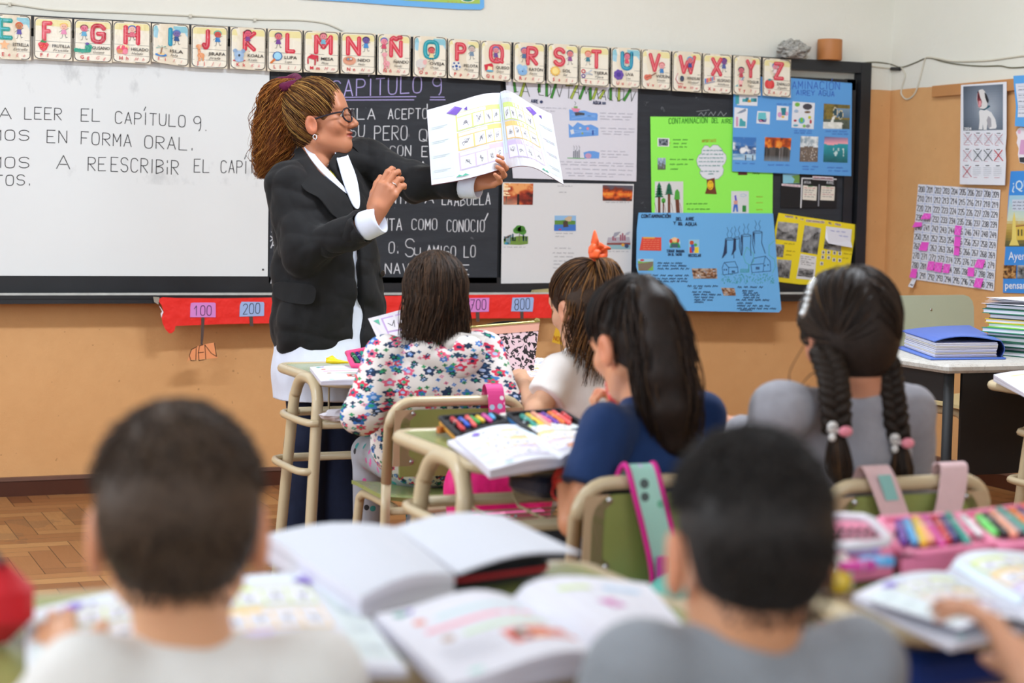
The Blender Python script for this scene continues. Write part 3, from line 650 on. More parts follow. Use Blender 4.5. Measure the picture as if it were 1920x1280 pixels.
def ph_dim(u, v): return cramp(fb(u*6, v*5, 80), [(.3, '2c3440'), (.55, '6a727c'), (.8, 'b0b8c4')])
def ph_park(u, v): return cramp(fb(u*6, v*5, 84), [(.2, '4a8ac8'), (.5, 'b0d0d8'), (.8, '6aa84a')]) if v < .6 or u > .6 else S('9cc8e0')
# --- white sheet with LA CONTAMINACION
o, art = poster('poster', 'white paper poster titled LA CONTAMINACIÓN with drawn sea and factory pictures', 'poster', [(948, 148), (1196, 160), (1193, 340), (962, 334)], .0405, 'dcdae2')
A = art(); G1, G2 = '3f8a34', 'a8b848'
def stick(A, x0, y0, x1, y1, w=4): A.stroke([(x0, y0), (x1, y1)], w+1.4, '1f3a1c', l=A.layer); A.stroke([(x0, y0), (x1, y1)], w, G1 if hsh(int(x0), int(y0)) > .45 else G2, l=A.layer+1)
K = '20301f'
# letters drawn as one fat coloured stem and thin strokes
for q in ((964, 154, 966, 172), (984, 154, 976, 180), (1011, 158, 1011, 172), (1025, 157, 1025, 180), (1042, 158, 1034, 183), (1083, 158, 1071, 184), (1096, 162, 1087, 185), (1107, 165, 1107, 187), (1119, 166, 1112, 185), (1133, 170, 1125, 184), (1145, 166, 1145, 187), (1161, 165, 1160, 189), (1182, 168, 1170, 188)): stick(A, *q)
A.rect(1060, 158.5, 1075, 162, '1f3a1c').rect(1061, 159.2, 1074, 161.4, '9a9a58', l=3)
for P in ([(966, 172), (972, 172)], [(985, 156), (993, 181)], [(980, 171), (990, 172)], [(1022, 158), (1013, 157), (1008, 167), (1011, 178), (1020, 179)], [(1026, 157), (1033, 162), (1032, 176), (1026, 181)], [(1042, 159), (1049, 182), (1055, 160)], [(1067, 162), (1066, 184)], [(1083, 160), (1086, 184)], [(1076, 172), (1085, 174)],
 [(1096, 164), (1099, 176), (1103, 166), (1105, 187)], [(1119, 168), (1122, 186)], [(1120, 178), (1131, 168)], [(1133, 172), (1136, 188)], [(1128, 181), (1135, 182)], [(1151, 166), (1141, 168), (1140, 184), (1149, 189)], [(1155, 166), (1170, 168), (1169, 184), (1160, 190), (1155, 180), (1156, 166)], [(1183, 170), (1184, 190), (1192, 172)]): A.stroke(P, 1.1, K, l=3)
A.up(3); A.glyphs('AIRE', (996, 192), (1009, 193.5), 6, 1.3, '22305a', (0, -1)); A.disc(1015, 191, 3, 3, '22305a'); A.glyphs('AGUA', (1112, 195), (1127, 196), 6, 1.3, '22305a', (0, -1)); A.rect(1129, 191, 1136, 196, '5a6078')
A.build('lettering', INK, o)
A = art(); B1, B2 = '6a9ee0', '86b2ea'
A.poly([(1067, 205), (1085, 208), (1096, 207), (1108, 211), (1119, 212), (1121, 215), (1120, 226), (1068, 226)], B1); A.poly([(1066, 232), (1074, 238), (1083, 229), (1096, 235), (1108, 233), (1114, 236), (1122, 240), (1122, 254), (1067, 258)], B1); A.poly([(1094, 286), (1104, 283), (1114, 283), (1124, 286), (1123, 297), (1096, 297)], B1); A.up()
for y0, y1 in ((214, 219), (222, 216), (244, 248), (250, 243)): A.stroke([(1072, y0), (1116, y1)], 1.6, B2)
A.up(); A.poly([(1071, 202), (1088, 204), (1084, 210), (1075, 209)], 'e58aa8'); A.rect(1076, 199, 1083, 203, '88b070'); A.stroke([(1078, 197), (1080, 193), (1077, 190)], .8, '555560'); A.poly([(1077, 211), (1084, 210), (1096, 212), (1096, 216), (1086, 216), (1079, 217)], '4a4a52')
A.poly([(1069, 244), (1075, 242), (1077, 250), (1071, 252)], 'd8dce4'); A.disc(1088, 240, 2.4, 2, 'c8d0d8'); A.disc(1102, 241, 2.5, 3, 'e090a0'); A.rect(1110, 244, 1113, 253, '3a5aa8'); A.disc(1092, 250, 2, 2, '9aa860')
for k in range(4): A.rect(1074.5+k*3.4, 283-2*(k % 2), 1077+k*3.4, 296, '8c8e98')
A.stroke([(1064, 296), (1096, 297)], 1.2, '5ab060'); A.disc(1103, 292, 6, 5, 'c89ab8')
for x in (1076, 1081, 1086): A.stroke([(x, 281), (x+1, 276), (x-1, 273)], .7, '888890')
A.build('drawing', INK, o); A = art()
for x0, y0, x1, n in ((1125, 212, 1187, 4), (1125, 218, 1184, 4), (1125, 223, 1180, 3), (1125, 240, 1190, 4), (1127, 246, 1189, 4), (1130, 251, 1180, 3), (1126, 283, 1172, 4), (1128, 289, 1178, 4), (1128, 294, 1158, 2), (1012, 202, 1062, 5), (1022, 208, 1040, 2), (1050, 303, 1188, 9), (1052, 308, 1188, 8), (1060, 316, 1186, 8), (1062, 324, 1184, 8), (1010, 318, 1040, 3), (1066, 329, 1150, 5)): A.scribble((x0, y0), (x1, y0+(x1-x0)*.03), 2.2, .6, 'aaaab6', n)
A.build('handwriting', INK, o)
# --- white sheet with five pictures
o, art = poster('poster', 'large white paper poster with five small pictures below the LA CONTAMINACIÓN sheet', 'poster', [(942, 341.5), (1188.5, 345), (1183, 528), (939.5, 531.5)], .0405, 'd9d8d8')
def print_on(o, art, name, Q, fn, nu, nv, border=None):
    A = art(.0004); A.photo(Q, fn, nu, nv, border); return A.build(name, INK, o)
print_on(o, art, 'fire_photo', [(944, 343), (1000, 344), (999, 384), (944, 383.5)], ph_fire, 26, 20)
print_on(o, art, 'fire_photo', [(1130, 346.5), (1187, 348), (1185, 377), (1130, 376)], ph_fire2, 26, 14)
A = art(.0004); A.rect(1040, 404, 1080, 433, '8fb8dc'); A.up(); A.rect(1039, 421, 1079.5, 432.5, '3f72c0'); A.poly([(1040, 413), (1052, 413), (1062, 412), (1079, 414), (1079, 421), (1040, 421)], '5c8a3a'); A.up(); A.poly([(1058, 410), (1066, 405), (1073, 406), (1070, 415), (1063, 415)], 'c8b090'); A.poly([(1056, 415), (1064, 413), (1066, 425), (1056, 426)], '4a3c34'); A.disc(1050, 430, 3, 1.2, 'b83040'); A.build('drawing', INK, o)
A = art(.0004); A.poly([(944, 448), (952, 444), (960, 445), (968, 443), (975, 442), (990, 443), (990, 457), (975, 459), (945, 458)], '6f8f3c'); [A.rect(x, 452-h, x+3, 452, '3d5f6c') for x, h in ((945, 9), (952, 5), (956, 12), (960, 14), (964, 7), (980, 12), (985, 9))]; A.up(); A.stroke([(973, 452), (974, 436)], 1.2, '6a5a50'); [A.disc(974+a, 432+b, 7, 6, '4c8c34') for a, b in ((-5, 0), (4, -3), (6, 2), (-1, -4))]; A.poly([(948, 457), (949, 443), (957, 441), (957, 457)], '7a9298'); A.poly([(947, 444), (956, 440), (957, 444), (949, 447)], '9a6a50'); A.disc(950, 456, 4, 2.5, '4aa0c0'); A.build('drawing', INK, o)
A = art(.0004); A.rect(1138, 455, 1182, 467, '8fb4bc'); A.rect(1138, 455, 1182, 459, '8a4a48', l=2); A.poly([(1138, 454), (1140, 445), (1180, 444), (1182, 455)], 'b0aab4'); A.up(2); [A.rect(x, 449-h, x+3, 451, 'a06070') for x, h in ((1148, 6), (1152, 3), (1162, 9), (1166, 12), (1170, 8))]; A.poly([(1148, 447), (1152, 436), (1164, 434), (1158, 441)], '9a9aa8'); A.poly([(1171, 440), (1176, 435), (1182, 434), (1178, 440)], 'b4b4c0'); A.disc(1168, 459, 3, 3, 'd8a040'); A.disc(1175, 461, 4, 4, '3a4a6a'); A.build('drawing', INK, o)
A = art()
for x0, y, x1, n in ((1045, 348.5, 1073, 5), (1048, 360, 1062, 2), (1042, 437, 1074, 3), (1041, 443, 1058, 2), (1040, 465, 1070, 3), (1036, 474, 1076, 4), (1039, 481, 1074, 3), (1038, 489, 1064, 3), (1038, 495, 1062, 2), (1037, 502, 1054, 2), (944, 463, 985, 5), (1140, 471, 1178, 5), (1136, 379, 1180, 6)): A.scribble((x0, y), (x1, y+.4), 2, .6, '9a9aa0', n)
A.build('handwriting', INK, o)
# --- green poster
o, art = poster('poster', 'bright green poster titled CONTAMINACION DEL AIRE with a paper tree', 'poster', [(1219.5, 218.5), (1378, 220), (1450, 222), (1448.5, 402), (1222, 402)], .0405, '96f75c')
A = art(); words(A, [('CONTAMINACION', 1254, 232, 1326, 230.5, 10), ('DEL', 1335, 230.5, 1347, 230, 9), ('AIRE', 1353, 231, 1372, 231, 8)], 1.3, '3f9a2c'); A.glyphs('IMPORTANTE', (1316, 267), (1343, 266), 5, .9, 'b4b83a', (0, -1))
for x0, y, x1, n in ((1262, 262, 1289, 2), (1263, 269, 1287, 2), (1263, 275.5, 1288, 3), (1256, 299, 1300, 4), (1256, 308, 1289, 3), (1257, 317, 1271, 1), (1287, 382, 1326, 5), (1289, 392, 1331, 5)): A.scribble((x0, y), (x1, y), 2.2, .9, '3a8a34', n)
for y in (369, 380, 393): A.scribble((1418, y), (1430, y), 2, .8, 'b0b83a', 1)
A.scribble((1411, 325), (1424, 325), 3, .9, '3a6a30', 1); A.build('lettering', INK, o)
print_on(o, art, 'photo', [(1235, 260), (1253, 260.5), (1252.5, 273), (1235, 273)], ph_dim, 12, 8, .12); print_on(o, art, 'photo', [(1233, 296), (1248, 296), (1248, 318), (1233, 318)], lambda u, v: cramp(fb(u*5, v*6, 88)*.6+v*.4, [(.2, 'c8ccd2'), (.4, '9ab4d0'), (.6, '6a6a64'), (.9, '4a6a34')]), 10, 12)
A = art(.0004); A.disc(1256, 268, 1, 1, 'd07a20'); A.rect(1228, 340, 1281, 400, 'd9dad8'); A.up()
for cx, top, bw, y2 in ((1236, 341, 9, 370), (1254.5, 342, 9, 365)):
    A.rect(cx-2.4, y2-2, cx+2.4, 400, '6a3a26')
    for q in range(5): yy = top+(y2-top)*q/6; A.poly([(cx, yy), (cx+bw*(.5+.12*q), yy+(y2-top)*.33), (cx-bw*(.5+.12*q), yy+(y2-top)*.33)], '1d6a4c')
A.rect(1242.5, 378, 1245, 400, '6a3a26'); A.disc(1244, 376, 4, 5, '4ca83c'); A.poly([(1266, 372), (1273, 372), (1275, 400), (1268, 400)], '6a3a26'); A.up(); A.poly([(1264, 374), (1266, 358), (1270, 354), (1274, 360), (1275, 374)], '4ca83c')
for x in (1231, 1248, 1262, 1278): A.stroke([(x, 398), (x-2, 386), (x-4, 380)], .6, '6a4a3a')
A.build('tree_drawing', INK, o)
A = art(.0006); cl = [(1325, 336), (1317, 332), (1312, 324), (1314, 318), (1308, 310), (1306, 300), (1310, 291), (1315, 288), (1316, 280), (1321, 273), (1327, 273), (1331, 277), (1337, 271.5), (1346, 272), (1353, 279), (1355, 284), (1361, 290), (1362, 298), (1359, 306), (1354, 311), (1357, 318), (1355, 327), (1347, 335), (1338, 337)]
A.poly(cl, 'e3e6ec'); A.outline(cl, .8, '8a909a'); A.up()
for x0, y, x1, n in ((1318, 282, 1354, 6), (1316, 289, 1356, 6), (1311, 296, 1356, 7), (1310, 303, 1357, 7), (1310, 310.5, 1350, 6), (1314, 321, 1348, 5), (1328, 326, 1338, 1)): A.scribble((x0, y), (x1, y), 2, .9, '2f8a84', n)
A.poly([(1325, 337), (1340, 333), (1341, 350), (1344, 364), (1322, 363), (1326, 350)], '713a22'); A.up(); A.disc(1332, 347, 6, 9, 'f0c22a'); A.up(); A.stroke([(1328, 350), (1331, 354), (1335, 351)], .8, '6a4a10'); A.stroke([(1331, 341), (1331, 344)], .8, '6a4a10'); A.stroke([(1334, 341), (1334, 344)], .8, '6a4a10'); A.build('paper_tree', INK, o)
A = art(.0004); A.rect(1371, 358, 1404, 400, 'd8dcdc'); A.up(); A.poly([(1377, 367), (1380, 365), (1382, 376), (1378, 376)], '6a5ac8'); A.poly([(1376, 376), (1383, 376), (1383, 383), (1376, 383)], 'd8a090'); A.poly([(1376, 383), (1383, 383), (1384, 397), (1381, 397), (1379, 387), (1377, 397), (1374, 397)], '3a6ac8'); A.rect(1392, 385, 1399, 397, '2c8a3a'); A.stroke([(1388, 365), (1394, 363), (1400, 366), (1394, 369), (1388, 367)], .7, '8ab8d8'); A.rect(1384, 322, 1401, 328, '5a2a2c'); A.build('drawing', INK, o)
# --- blue poster, upper right
o, art = poster('poster', 'light blue poster titled CONTAMINACIÓN AIRE Y AGUA with rows of photos', 'poster', [(1376, 142), (1482, 146), (1597.5, 156), (1596, 330), (1373, 321)], .051, '5fa2e2')
A = art(); words(A, [('CONTAMINACIÓN', 1440, 165, 1574, 168, 14), ('AIRE', 1493, 177.5, 1519, 179, 9), ('Y', 1521, 179, 1527, 179, 9), ('AGUA', 1535, 179, 1564, 181, 10)], 1.2, '3a66c4')
for x0, y, x1, n in ((1456, 195, 1484, 3), (1489, 245, 1522, 3), (1489, 249, 1522, 3), (1548, 246, 1588, 3), (1560, 251, 1590, 3), (1378, 306, 1415, 3), (1440, 309, 1480, 3), (1504, 312, 1534, 2), (1505, 317, 1527, 2), (1551, 314, 1580, 2), (1553, 320, 1590, 3)): A.scribble((x0, y), (x1, y+.6), 2.2, .8, '3f6ac0', n)
A.build('lettering', INK, o)
for nm, Q, fn, nu, nv in (('photo', [(1374.5, 256.5), (1418, 258), (1417, 301), (1374, 299.5)], ph_smoke, 26, 26), ('photo', [(1434.5, 257), (1484, 259), (1480.5, 303), (1432.5, 301.5)], ph_forest, 28, 26), ('photo', [(1501, 255), (1534.5, 256), (1533, 303.5), (1499, 303)], ph_beach, 22, 28), ('photo', [(1546, 256), (1590, 258.5), (1589, 305), (1543.5, 303.5)], ph_sea, 26, 28), ('photo', [(1545, 194), (1594, 197), (1593, 242), (1543, 241)], ph_pipe, 28, 26)): print_on(o, art, nm, Q, fn, nu, nv)
A = art(.0004)
for Q in ([(1378, 172), (1421, 173), (1420, 198.5), (1382, 197)], [(1377, 201), (1402, 203.5), (1400, 240), (1376, 239)], [(1420, 208), (1444, 209.5), (1443, 233), (1418, 231)], [(1457, 198), (1479, 199.5), (1477.5, 225.5), (1455.5, 225)], [(1486, 190), (1528, 193), (1525.5, 242), (1484, 239)]): A.poly(Q, 'e6e8ee')
A.up(); T1, T2 = '49a6ae', '2f7f8c'; A.rect(1379, 178, 1386, 195, T1); [A.rect(x, y, x+6, 191, T2 if q % 2 else T1) for q, (x, y) in enumerate(((1392, 185), (1398, 183), (1408, 184), (1413, 184)))]; A.rect(1402, 187, 1408, 192, 'd8a040')
A.poly([(1381, 213), (1388, 208), (1398, 203), (1399, 208), (1390, 212)], '8a98ac'); A.rect(1380, 219, 1384, 237, 'd49ab8'); A.poly([(1386, 237), (1387, 222), (1391, 222), (1393, 226), (1398, 228), (1398, 237)], T1)
A.poly([(1422, 211), (1436, 211), (1437, 224), (1421, 224)], '6ac4cc'); A.poly([(1421, 224), (1438, 222), (1436, 229), (1424, 229)], '6a6a9a'); A.disc(1428, 226, 4, 2, 'e08ab0')
A.poly([(1464, 202), (1474, 202), (1473, 216), (1466, 216)], '2f8490'); A.disc(1462, 215, 4, 5, 'd8a0cc'); A.disc(1475, 213, 3, 4, 'e4a8c8'); A.disc(1468, 219, 3, 2, 'e0b840')
for x, y, a, b, c in ((1495, 196, 5, 4, '7ab84a'), (1514, 200, 9, 6, '4a4650'), (1503, 226, 6, 6, '5ab0d0'), (1503, 225, 3, 5, '7ac04a'), (1491, 226, 3, 2, 'b03a4a'), (1518, 220, 3, 3, 'c8c83a'), (1520, 228, 2, 4, 'c03a40'), (1514, 210, 6, 2, '7a5a40'), (1492, 235, 5, 2, '60a8c0'), (1508, 236, 3, 3, '8ac05a'), (1515, 236, 4, 3, '90909a'), (1493, 208, 4, 3, 'a8c0d8')): A.disc(x, y, a, b, c, 9); A.up()
A.build('glued_pictures', INK, o)
# --- blue poster, lower
def lowoff(x, y): return .05+.085*(y-400)/140
o, art = poster('poster', 'large blue paper poster with drawn cooling towers hanging over the chalk tray', 'poster', [(1197.5, 398.5), (1449.5, 400), (1456, 480), (1465, 580), (1460, 585.5), (1256, 582), (1210, 560), (1193, 500), (1194, 430)], lowoff, '68aade')
A = art(.0006); K = '1f3050'; words(A, [('CONTAMINACIÓN', 1203, 408, 1257, 408, 6), ('DEL', 1268, 413, 1278, 413, 5.5), ('AIRE', 1286, 413, 1301, 413, 5.5), ('Y', 1263, 421, 1267, 421, 6), ('DEL', 1272, 422, 1280, 422, 5), ('AGUA', 1285, 423, 1306, 423, 6)], 1.5, K)
words(A, [('TIRAR', 1250, 473, 1264, 473, 5), ('BASURA', 1268, 473, 1283, 473, 4.5), ('EN EL TACHO', 1253, 479, 1278, 479, 4), ('RECICLAR', 1291, 481, 1314, 481, 4.5)], 1.1, K)
for x0, y, x1, n in ((1233, 493, 1279, 4), (1233, 498, 1287, 4), (1233, 503.5, 1292, 5), (1210, 516, 1291, 6), (1203, 522, 1288, 7), (1204, 527, 1289, 7), (1204, 529, 1216, 1), (1289, 536, 1346, 5), (1301, 540, 1316, 2), (1298, 547, 1332, 3), (1300, 552, 1352, 4), (1302, 557, 1338, 3), (1302, 562, 1336, 3), (1302, 566, 1319, 1), (1383, 538, 1430, 4), (1392, 545, 1412, 2), (1393, 549, 1421, 3), (1394, 553, 1424, 3), (1394, 557.5, 1424, 3), (1380, 562, 1442, 5), (1382, 568, 1410, 2), (1382, 573, 1443, 5), (1382, 578, 1455, 6), (1388, 581, 1410, 1)): A.scribble((x0, y), (x1, y+.3), 3, 1.1, K, n)
A.build('handwriting', INK, o)
A = art(.0004)
for x0, x1, yt, yb, xb0, xb1 in ((1360, 1376, 448, 484, 1354, 1376), (1377, 1387, 446, 478, 1372, 1390), (1390, 1408, 441, 479, 1391, 1408), (1412, 1429, 435, 475, 1415, 1435)):
    A.stroke([(x0, yt), (x0-1, (yt+yb)/2), (xb0, yb)], 1.1, K); A.stroke([(x1, yt), (x1-1, (yt+yb)/2), (xb1, yb)], 1.1, K); A.stroke([((x0+x1)/2+(x1-x0)/2*math.cos(a), yt+2*math.sin(a)) for a in np.linspace(0, 6.28, 11)], 1, K)
    A.poly([(x0, yt+2), (x0+3, yt+2), (x0+3, yb-10), (xb0+1, yb)], K)
    for q in (-1, 1): A.stroke([((x0+x1)/2+q*3, yt-3), ((x0+x1)/2+q*5, yt-9), ((x0+x1)/2+q*2, yt-15), ((x0+x1)/2+q*5, yt-22)], .8, '34587e')
Hs = [([(1354, 502), (1358, 492), (1366, 501), (1366, 514), (1356, 515), (1354, 502)], 0), ([(1358, 492), (1378, 490), (1383, 501), (1366, 501)], 0), ([(1383, 501), (1384, 511), (1366, 514)], 0), ([(1408, 496), (1432, 494), (1431, 509), (1410, 511), (1408, 496)], 0), ([(1432, 494), (1435, 480), (1444, 490), (1445, 508), (1431, 509)], 0), ([(1413, 484), (1435, 480)], 0), ([(1408, 496), (1413, 484)], 0)]
for P, _ in Hs: A.stroke(P, 1, '2c527c')
for x, y in ((1358, 506), (1362, 506), (1434, 498), (1440, 497)): A.rect(x-1, y-2, x+1, y+1, '2c527c')
A.rect(1372, 507, 1378, 511, '3a628c'); A.rect(1417, 500, 1424, 505, '3a628c')
R9 = random.Random(5)
for _ in range(150): x, y = R9.uniform(1353, 1452), R9.uniform(514, 532); A.stroke([(x, y), (x+R9.uniform(-1, 1), y-1.8)], .8, '3c9a86')
A.stroke([(1400, 463), (1394, 480), (1398, 492), (1406, 497), (1413, 490), (1413, 476), (1400, 463)], .9, '5ab0a0'); A.stroke([(1404, 497), (1404, 510)], 1.1, '3c9a86'); A.stroke([(1453, 450), (1442, 460), (1442, 478), (1452, 486), (1454, 500), (1448, 512)], .9, '5ab0a0')
for x in range(1388, 1404, 2): A.stroke([(x, 511), (x+1, 504)], .8, '3c9a86')
A.build('pencil_drawing', INK, o)
A = art(.0005); A.poly([(1204, 444), (1240, 445), (1240, 470), (1199, 469)], 'd6432f'); A.up(); A.rect(1206, 444.5, 1228, 447, 'e0a83a'); [A.scribble((1206, y), (1236, y), 1.2, .5, 'e89070', 5) for y in (450, 454, 458, 462, 466)]; A.build('red_label', INK, o)
A = art(.0005); A.disc(1265, 455, 11, 10.5, '9cc8d8', 12); A.disc(1310, 456, 0.1, 0.1, '9cc8d8'); A.rect(1291, 449, 1311, 475, '8fc0d8'); A.up(); A.disc(1265, 450, 6, 5, 'e8c46a'); A.poly([(1258, 453), (1272, 453), (1276, 464), (1256, 464)], '2c8a4a'); A.disc(1258, 452, 3, 4, 'c83a30'); A.disc(1271, 451, 3, 4, 'c83a30'); A.up(); A.disc(1265, 449, 4, 3.5, 'f0b890'); A.rect(1259, 457, 1271, 464, '3f5a6a'); A.disc(1297, 455, 4, 4, 'b84a2c'); A.rect(1293, 463, 1300, 474, 'c43030'); A.rect(1302, 463, 1310, 474, 'e0c42a'); A.poly([(1295, 458), (1301, 458), (1303, 468), (1298, 474)], '2c5ab8'); A.disc(1304, 459, 3, 3, '4c9a3a'); A.build('clip_art', INK, o)
A = art(.0005); A.rect(1196, 485, 1225, 507, '9cc4d8'); A.up(); A.poly([(1196, 489), (1206, 491), (1225, 490), (1225, 507), (1197, 507)], '7aa848'); A.up(); A.poly([(1196, 494), (1214, 492), (1225, 490), (1224, 498), (1214, 507), (1198, 507)], '7a6a58'); A.disc(1204, 487.5, 4, 2, 'c03a48'); A.disc(1204, 501, 2.5, 1.5, '3a3a3a'); A.disc(1217, 502, 2, 1.5, '3a3a3a'); A.disc(1209, 496, 1.5, 1.5, 'd0502a'); A.disc(1200, 504, 2, 2, 'e0a0a8'); A.build('picture', INK, o)
print_on(o, lambda l=0: art(.0006), 'photo', [(1297, 503), (1344, 503), (1345, 522), (1300, 522)], ph_trash, 24, 10); print_on(o, lambda l=0: art(.0006), 'photo', [(1352, 539), (1377, 540), (1380, 554), (1357, 554)], ph_trash, 14, 8)
# --- black poster
o, art = poster('poster', 'small black poster with two white note papers under the light blue poster', 'poster', [(1465, 324), (1570, 328), (1568.5, 390), (1463.5, 389.5)], .038, '17181b')
A = art(.0004); A.rect(1468, 326, 1499, 343.5, '8ac4d8'); A.poly([(1484, 330), (1499, 327), (1499, 343), (1487, 343), (1490, 336)], '6f9a4a', l=2); A.poly([(1465.5, 344), (1501, 346.5), (1501, 351), (1465.5, 348)], 'e6d8dc'); A.stroke([(1501.5, 389), (1504, 334), (1568, 336)], 2.4, 'd8dadc'); A.stroke([(1534.5, 386), (1536, 346)], 2.2, '9a9aa0'); A.poly([(1523.5, 329.5), (1562.5, 332), (1562.5, 339), (1523.5, 336.5)], 'e8dce0'); A.up(3)
A.glyphs('AGUA', (1508, 343.5), (1520, 344), 4.5, 1, 'd0d4d8', (0, -1)); A.glyphs('AIRE', (1550, 344), (1563, 345), 4.5, 1, 'd0d4d8', (0, -1)); A.scribble((1526, 333), (1560, 335), 2, .7, 'b86a7a', 3); A.scribble((1468, 346.5), (1498, 349), 1.6, .6, 'c07a8a', 4)
A.build('chalk_marks', INK, o)
for Q in ([(1506, 347), (1532, 350), (1530.5, 376), (1504.5, 374)], [(1540, 348.5), (1565.5, 350), (1564, 376), (1538, 375)]):
    A = art(.001); A.poly(Q, 'e6e0d2'); A.up(); x = Q[0][0]; [A.scribble((x+2, 352+q*4), (x+23-3*(q % 3), 353+q*4), 1.6, .6, ['c05060', '55555c', '6a6a70', 'b06070', '66666c'][q], 3) for q in range(5)]; A.rect(x+9, 348, x+18, 350, '3a6a3a'); A.build('note_paper', INK, o)
# --- yellow poster
o, art = poster('poster', 'yellow poster with black and white photos titled FUENTES DE LA CONTAMINACIÓN DEL AGUA', 'poster', [(1460, 399), (1606, 421), (1594, 500), (1560, 535), (1500, 533), (1458, 528), (1453, 430)], .048, 'f0da24')
TT = [('FUENTES', (1472, 404), (1488, 409)), ('DE', (1491, 409), (1496, 411)), ('LA', (1500.5, 410), (1507, 413)), ('CONTAMINACIÓN', (1511, 411), (1546, 419)), ('DEL', (1553, 418), (1560, 421)), ('AGUA', (1565, 418), (1577, 424))]
A = art(.0004)
for w_, (x0, y0), (x1, y1) in TT: s = (y1-y0)*.4; A.poly([(x0, y0), (x1, y0+s), (x1, y1), (x0, y1-s)], 'e4dcc8')
A.up()
for w_, (x0, y0), (x1, y1) in TT: s = (y1-y0)*.4; A.glyphs(w_, (x0+1, y1-s-.8), (x1-1, y1-.8), 3, .7, '8a5a5a', (0, -1))
A.build('title_strips', INK, o)
for k, Q in enumerate(([(1459, 415), (1497, 419), (1493, 453), (1454.5, 448)], [(1509, 422), (1539.5, 428), (1532.5, 477), (1501, 472)], [(1548, 440), (1578, 444), (1577, 472), (1544, 466)], [(1454, 457), (1471, 459), (1468, 482), (1456, 481)], [(1458, 486), (1484.5, 488), (1480, 522), (1458, 519)])): print_on(o, art, 'photo', Q, ph_bw(k), 18, 18)
A = art(.0005); A.poly([(1501, 475.5), (1531, 481), (1527, 525), (1493, 522)], 'dedede'); A.up(); [A.scribble((1501+q*.2, 480+q*3.6), (1527-q % 3*6, 483+q*3.6), 1.2, .6, '707070', 3) for q in range(5)]; A.photo([(1498, 502), (1526, 505), (1524, 521), (1495, 517)], ph_bw(9), 12, 8)
for x, y in ((1541, 469), (1551, 469), (1562, 470), (1572, 471), (1540, 478), (1551, 479), (1561, 483), (1572, 484), (1538, 490)): A.poly([(x, y), (x+6, y+.6), (x+5.4, y+7.5), (x-.6, y+7)], 'dcd8cc', l=A.layer); A.disc(x+2.8, y+4, 1.5, 2.6, '3a3a40', 7, l=A.layer+1)
A.up(2); [A.scribble((x0, y), (x1, y+1.4), 2, .7, 'a8962a', n) for x0, y, x1, n in ((1470, 456, 1490, 3), (1475, 470, 1491, 2), (1473, 477, 1484, 1), (1582, 475, 1597, 2), (1580, 483, 1590, 2))]; A.build('clippings', INK, o)
b = MB(); q0 = [pw(x, y, d) for x, y, d in ((1549, 424, .0515), (1597, 430, .0515), (1595, 452, .0575), (1598, 464, .0735), (1572, 460, .0695), (1553, 456, .0695), (1547, 446, .0555))]; b.prism(q0, V3(0, -.001, 0), S('dfe0e8')); b.build('curled_note', INK, o, ink=True)
A = Art(lambda x, y, l: pw(x, y, .0537+.004*max(0, (y-430)/20)+l)); A.scribble((1552, 432), (1585, 435), 2, .7, '8a96d0', 3); A.scribble((1552, 439), (1590, 444), 2, .7, '8a96d0', 4); A.scribble((1552, 447), (1570, 449), 2, .7, 'b8b880', 2); A.build('handwriting', INK, o)
# --- blue framed picture above the board
o, art = poster('poster', 'blue edged picture whose lower edge shows above the whiteboard and chalkboard', 'poster', [(560, -95), (905, -95), (908, 14), (902, 18.2), (860, 17.5), (740, 10), (662, 4), (560, -2)], .008, '6cb2ea')
A = art(.0004); A.poly([(572, -90), (897, -90), (900, 7), (880, 7), (770, 1.5), (700, -4), (572, -12)], 'a8c85a'); A.up(); A.disc(877, -1, 13, 5, 'e8f0e0'); A.up(); A.disc(877, -1.5, 10, 4.5, '2c8a68'); [A.disc(840+q*8, 3.5+.2*q, .9, .9, 'c8683a', 6) for q in range(6)]; A.build('printed_picture', INK, o)
# --- red paper banner with hundreds
REDP = ink_mat('red_crepe_paper', .45, .6, 22, .01)
ban = [(305, 557), (330, 558.5), (420, 559), (520, 557.5), (700, 555), (880, 552.5), (1036, 551), (1034, 596), (880, 597), (700, 601), (520, 605.5), (400, 608), (329, 611), (327, 620), (322, 624.5), (317, 624.5), (310, 617), (305, 606), (303, 595), (307, 585), (303, 572), (297.5, 565), (298, 560)]
o, art = poster('paper_banner', 'long red paper banner pinned along the edge of the chalk tray', 'banner', ban, .117, 'ea2f28', REDP)
A = art(); A.poly([(298, 572), (303, 579), (306.5, 585), (304, 590), (303, 596), (301, 588), (304, 584)], 'f0e6ee'); A.build('torn_edge', INK, o); A = art(.0002); A.poly([(287, 556), (299, 557), (297, 571), (289, 566)], '9a9184'); A.build('tape', INK, o)
STRIP = 'dark strip'
def numcard(num, pts, col, base, h, strip, label):
    o, art = poster('number_card', label, 'number card', pts, .1195, col, None, 'number cards on the red banner')
    A = art(); A.glyphs(num, base[0], base[1], h, 1.25, '3a2a4a' if col != '9fb6e2' else '3f4458', (.02, -1)); A.build('lettering', INK, o)
    A = Art(lambda x, y, l: pw(x, y, .1188+l)); A.poly(strip, '55443f'); A.b.build('strip', INK, o, ink=True)
numcard('100', [(358, 568), (363, 567), (402, 567), (404.5, 569), (404.5, 594.5), (356.5, 594.5), (357, 575)], 'd888cf', ((364, 591), (396, 591)), 18, [(377.5, 594), (383.5, 594), (382, 625), (380, 646), (376, 646), (377, 615)], 'pink card reading 100 at the left end of the red banner')
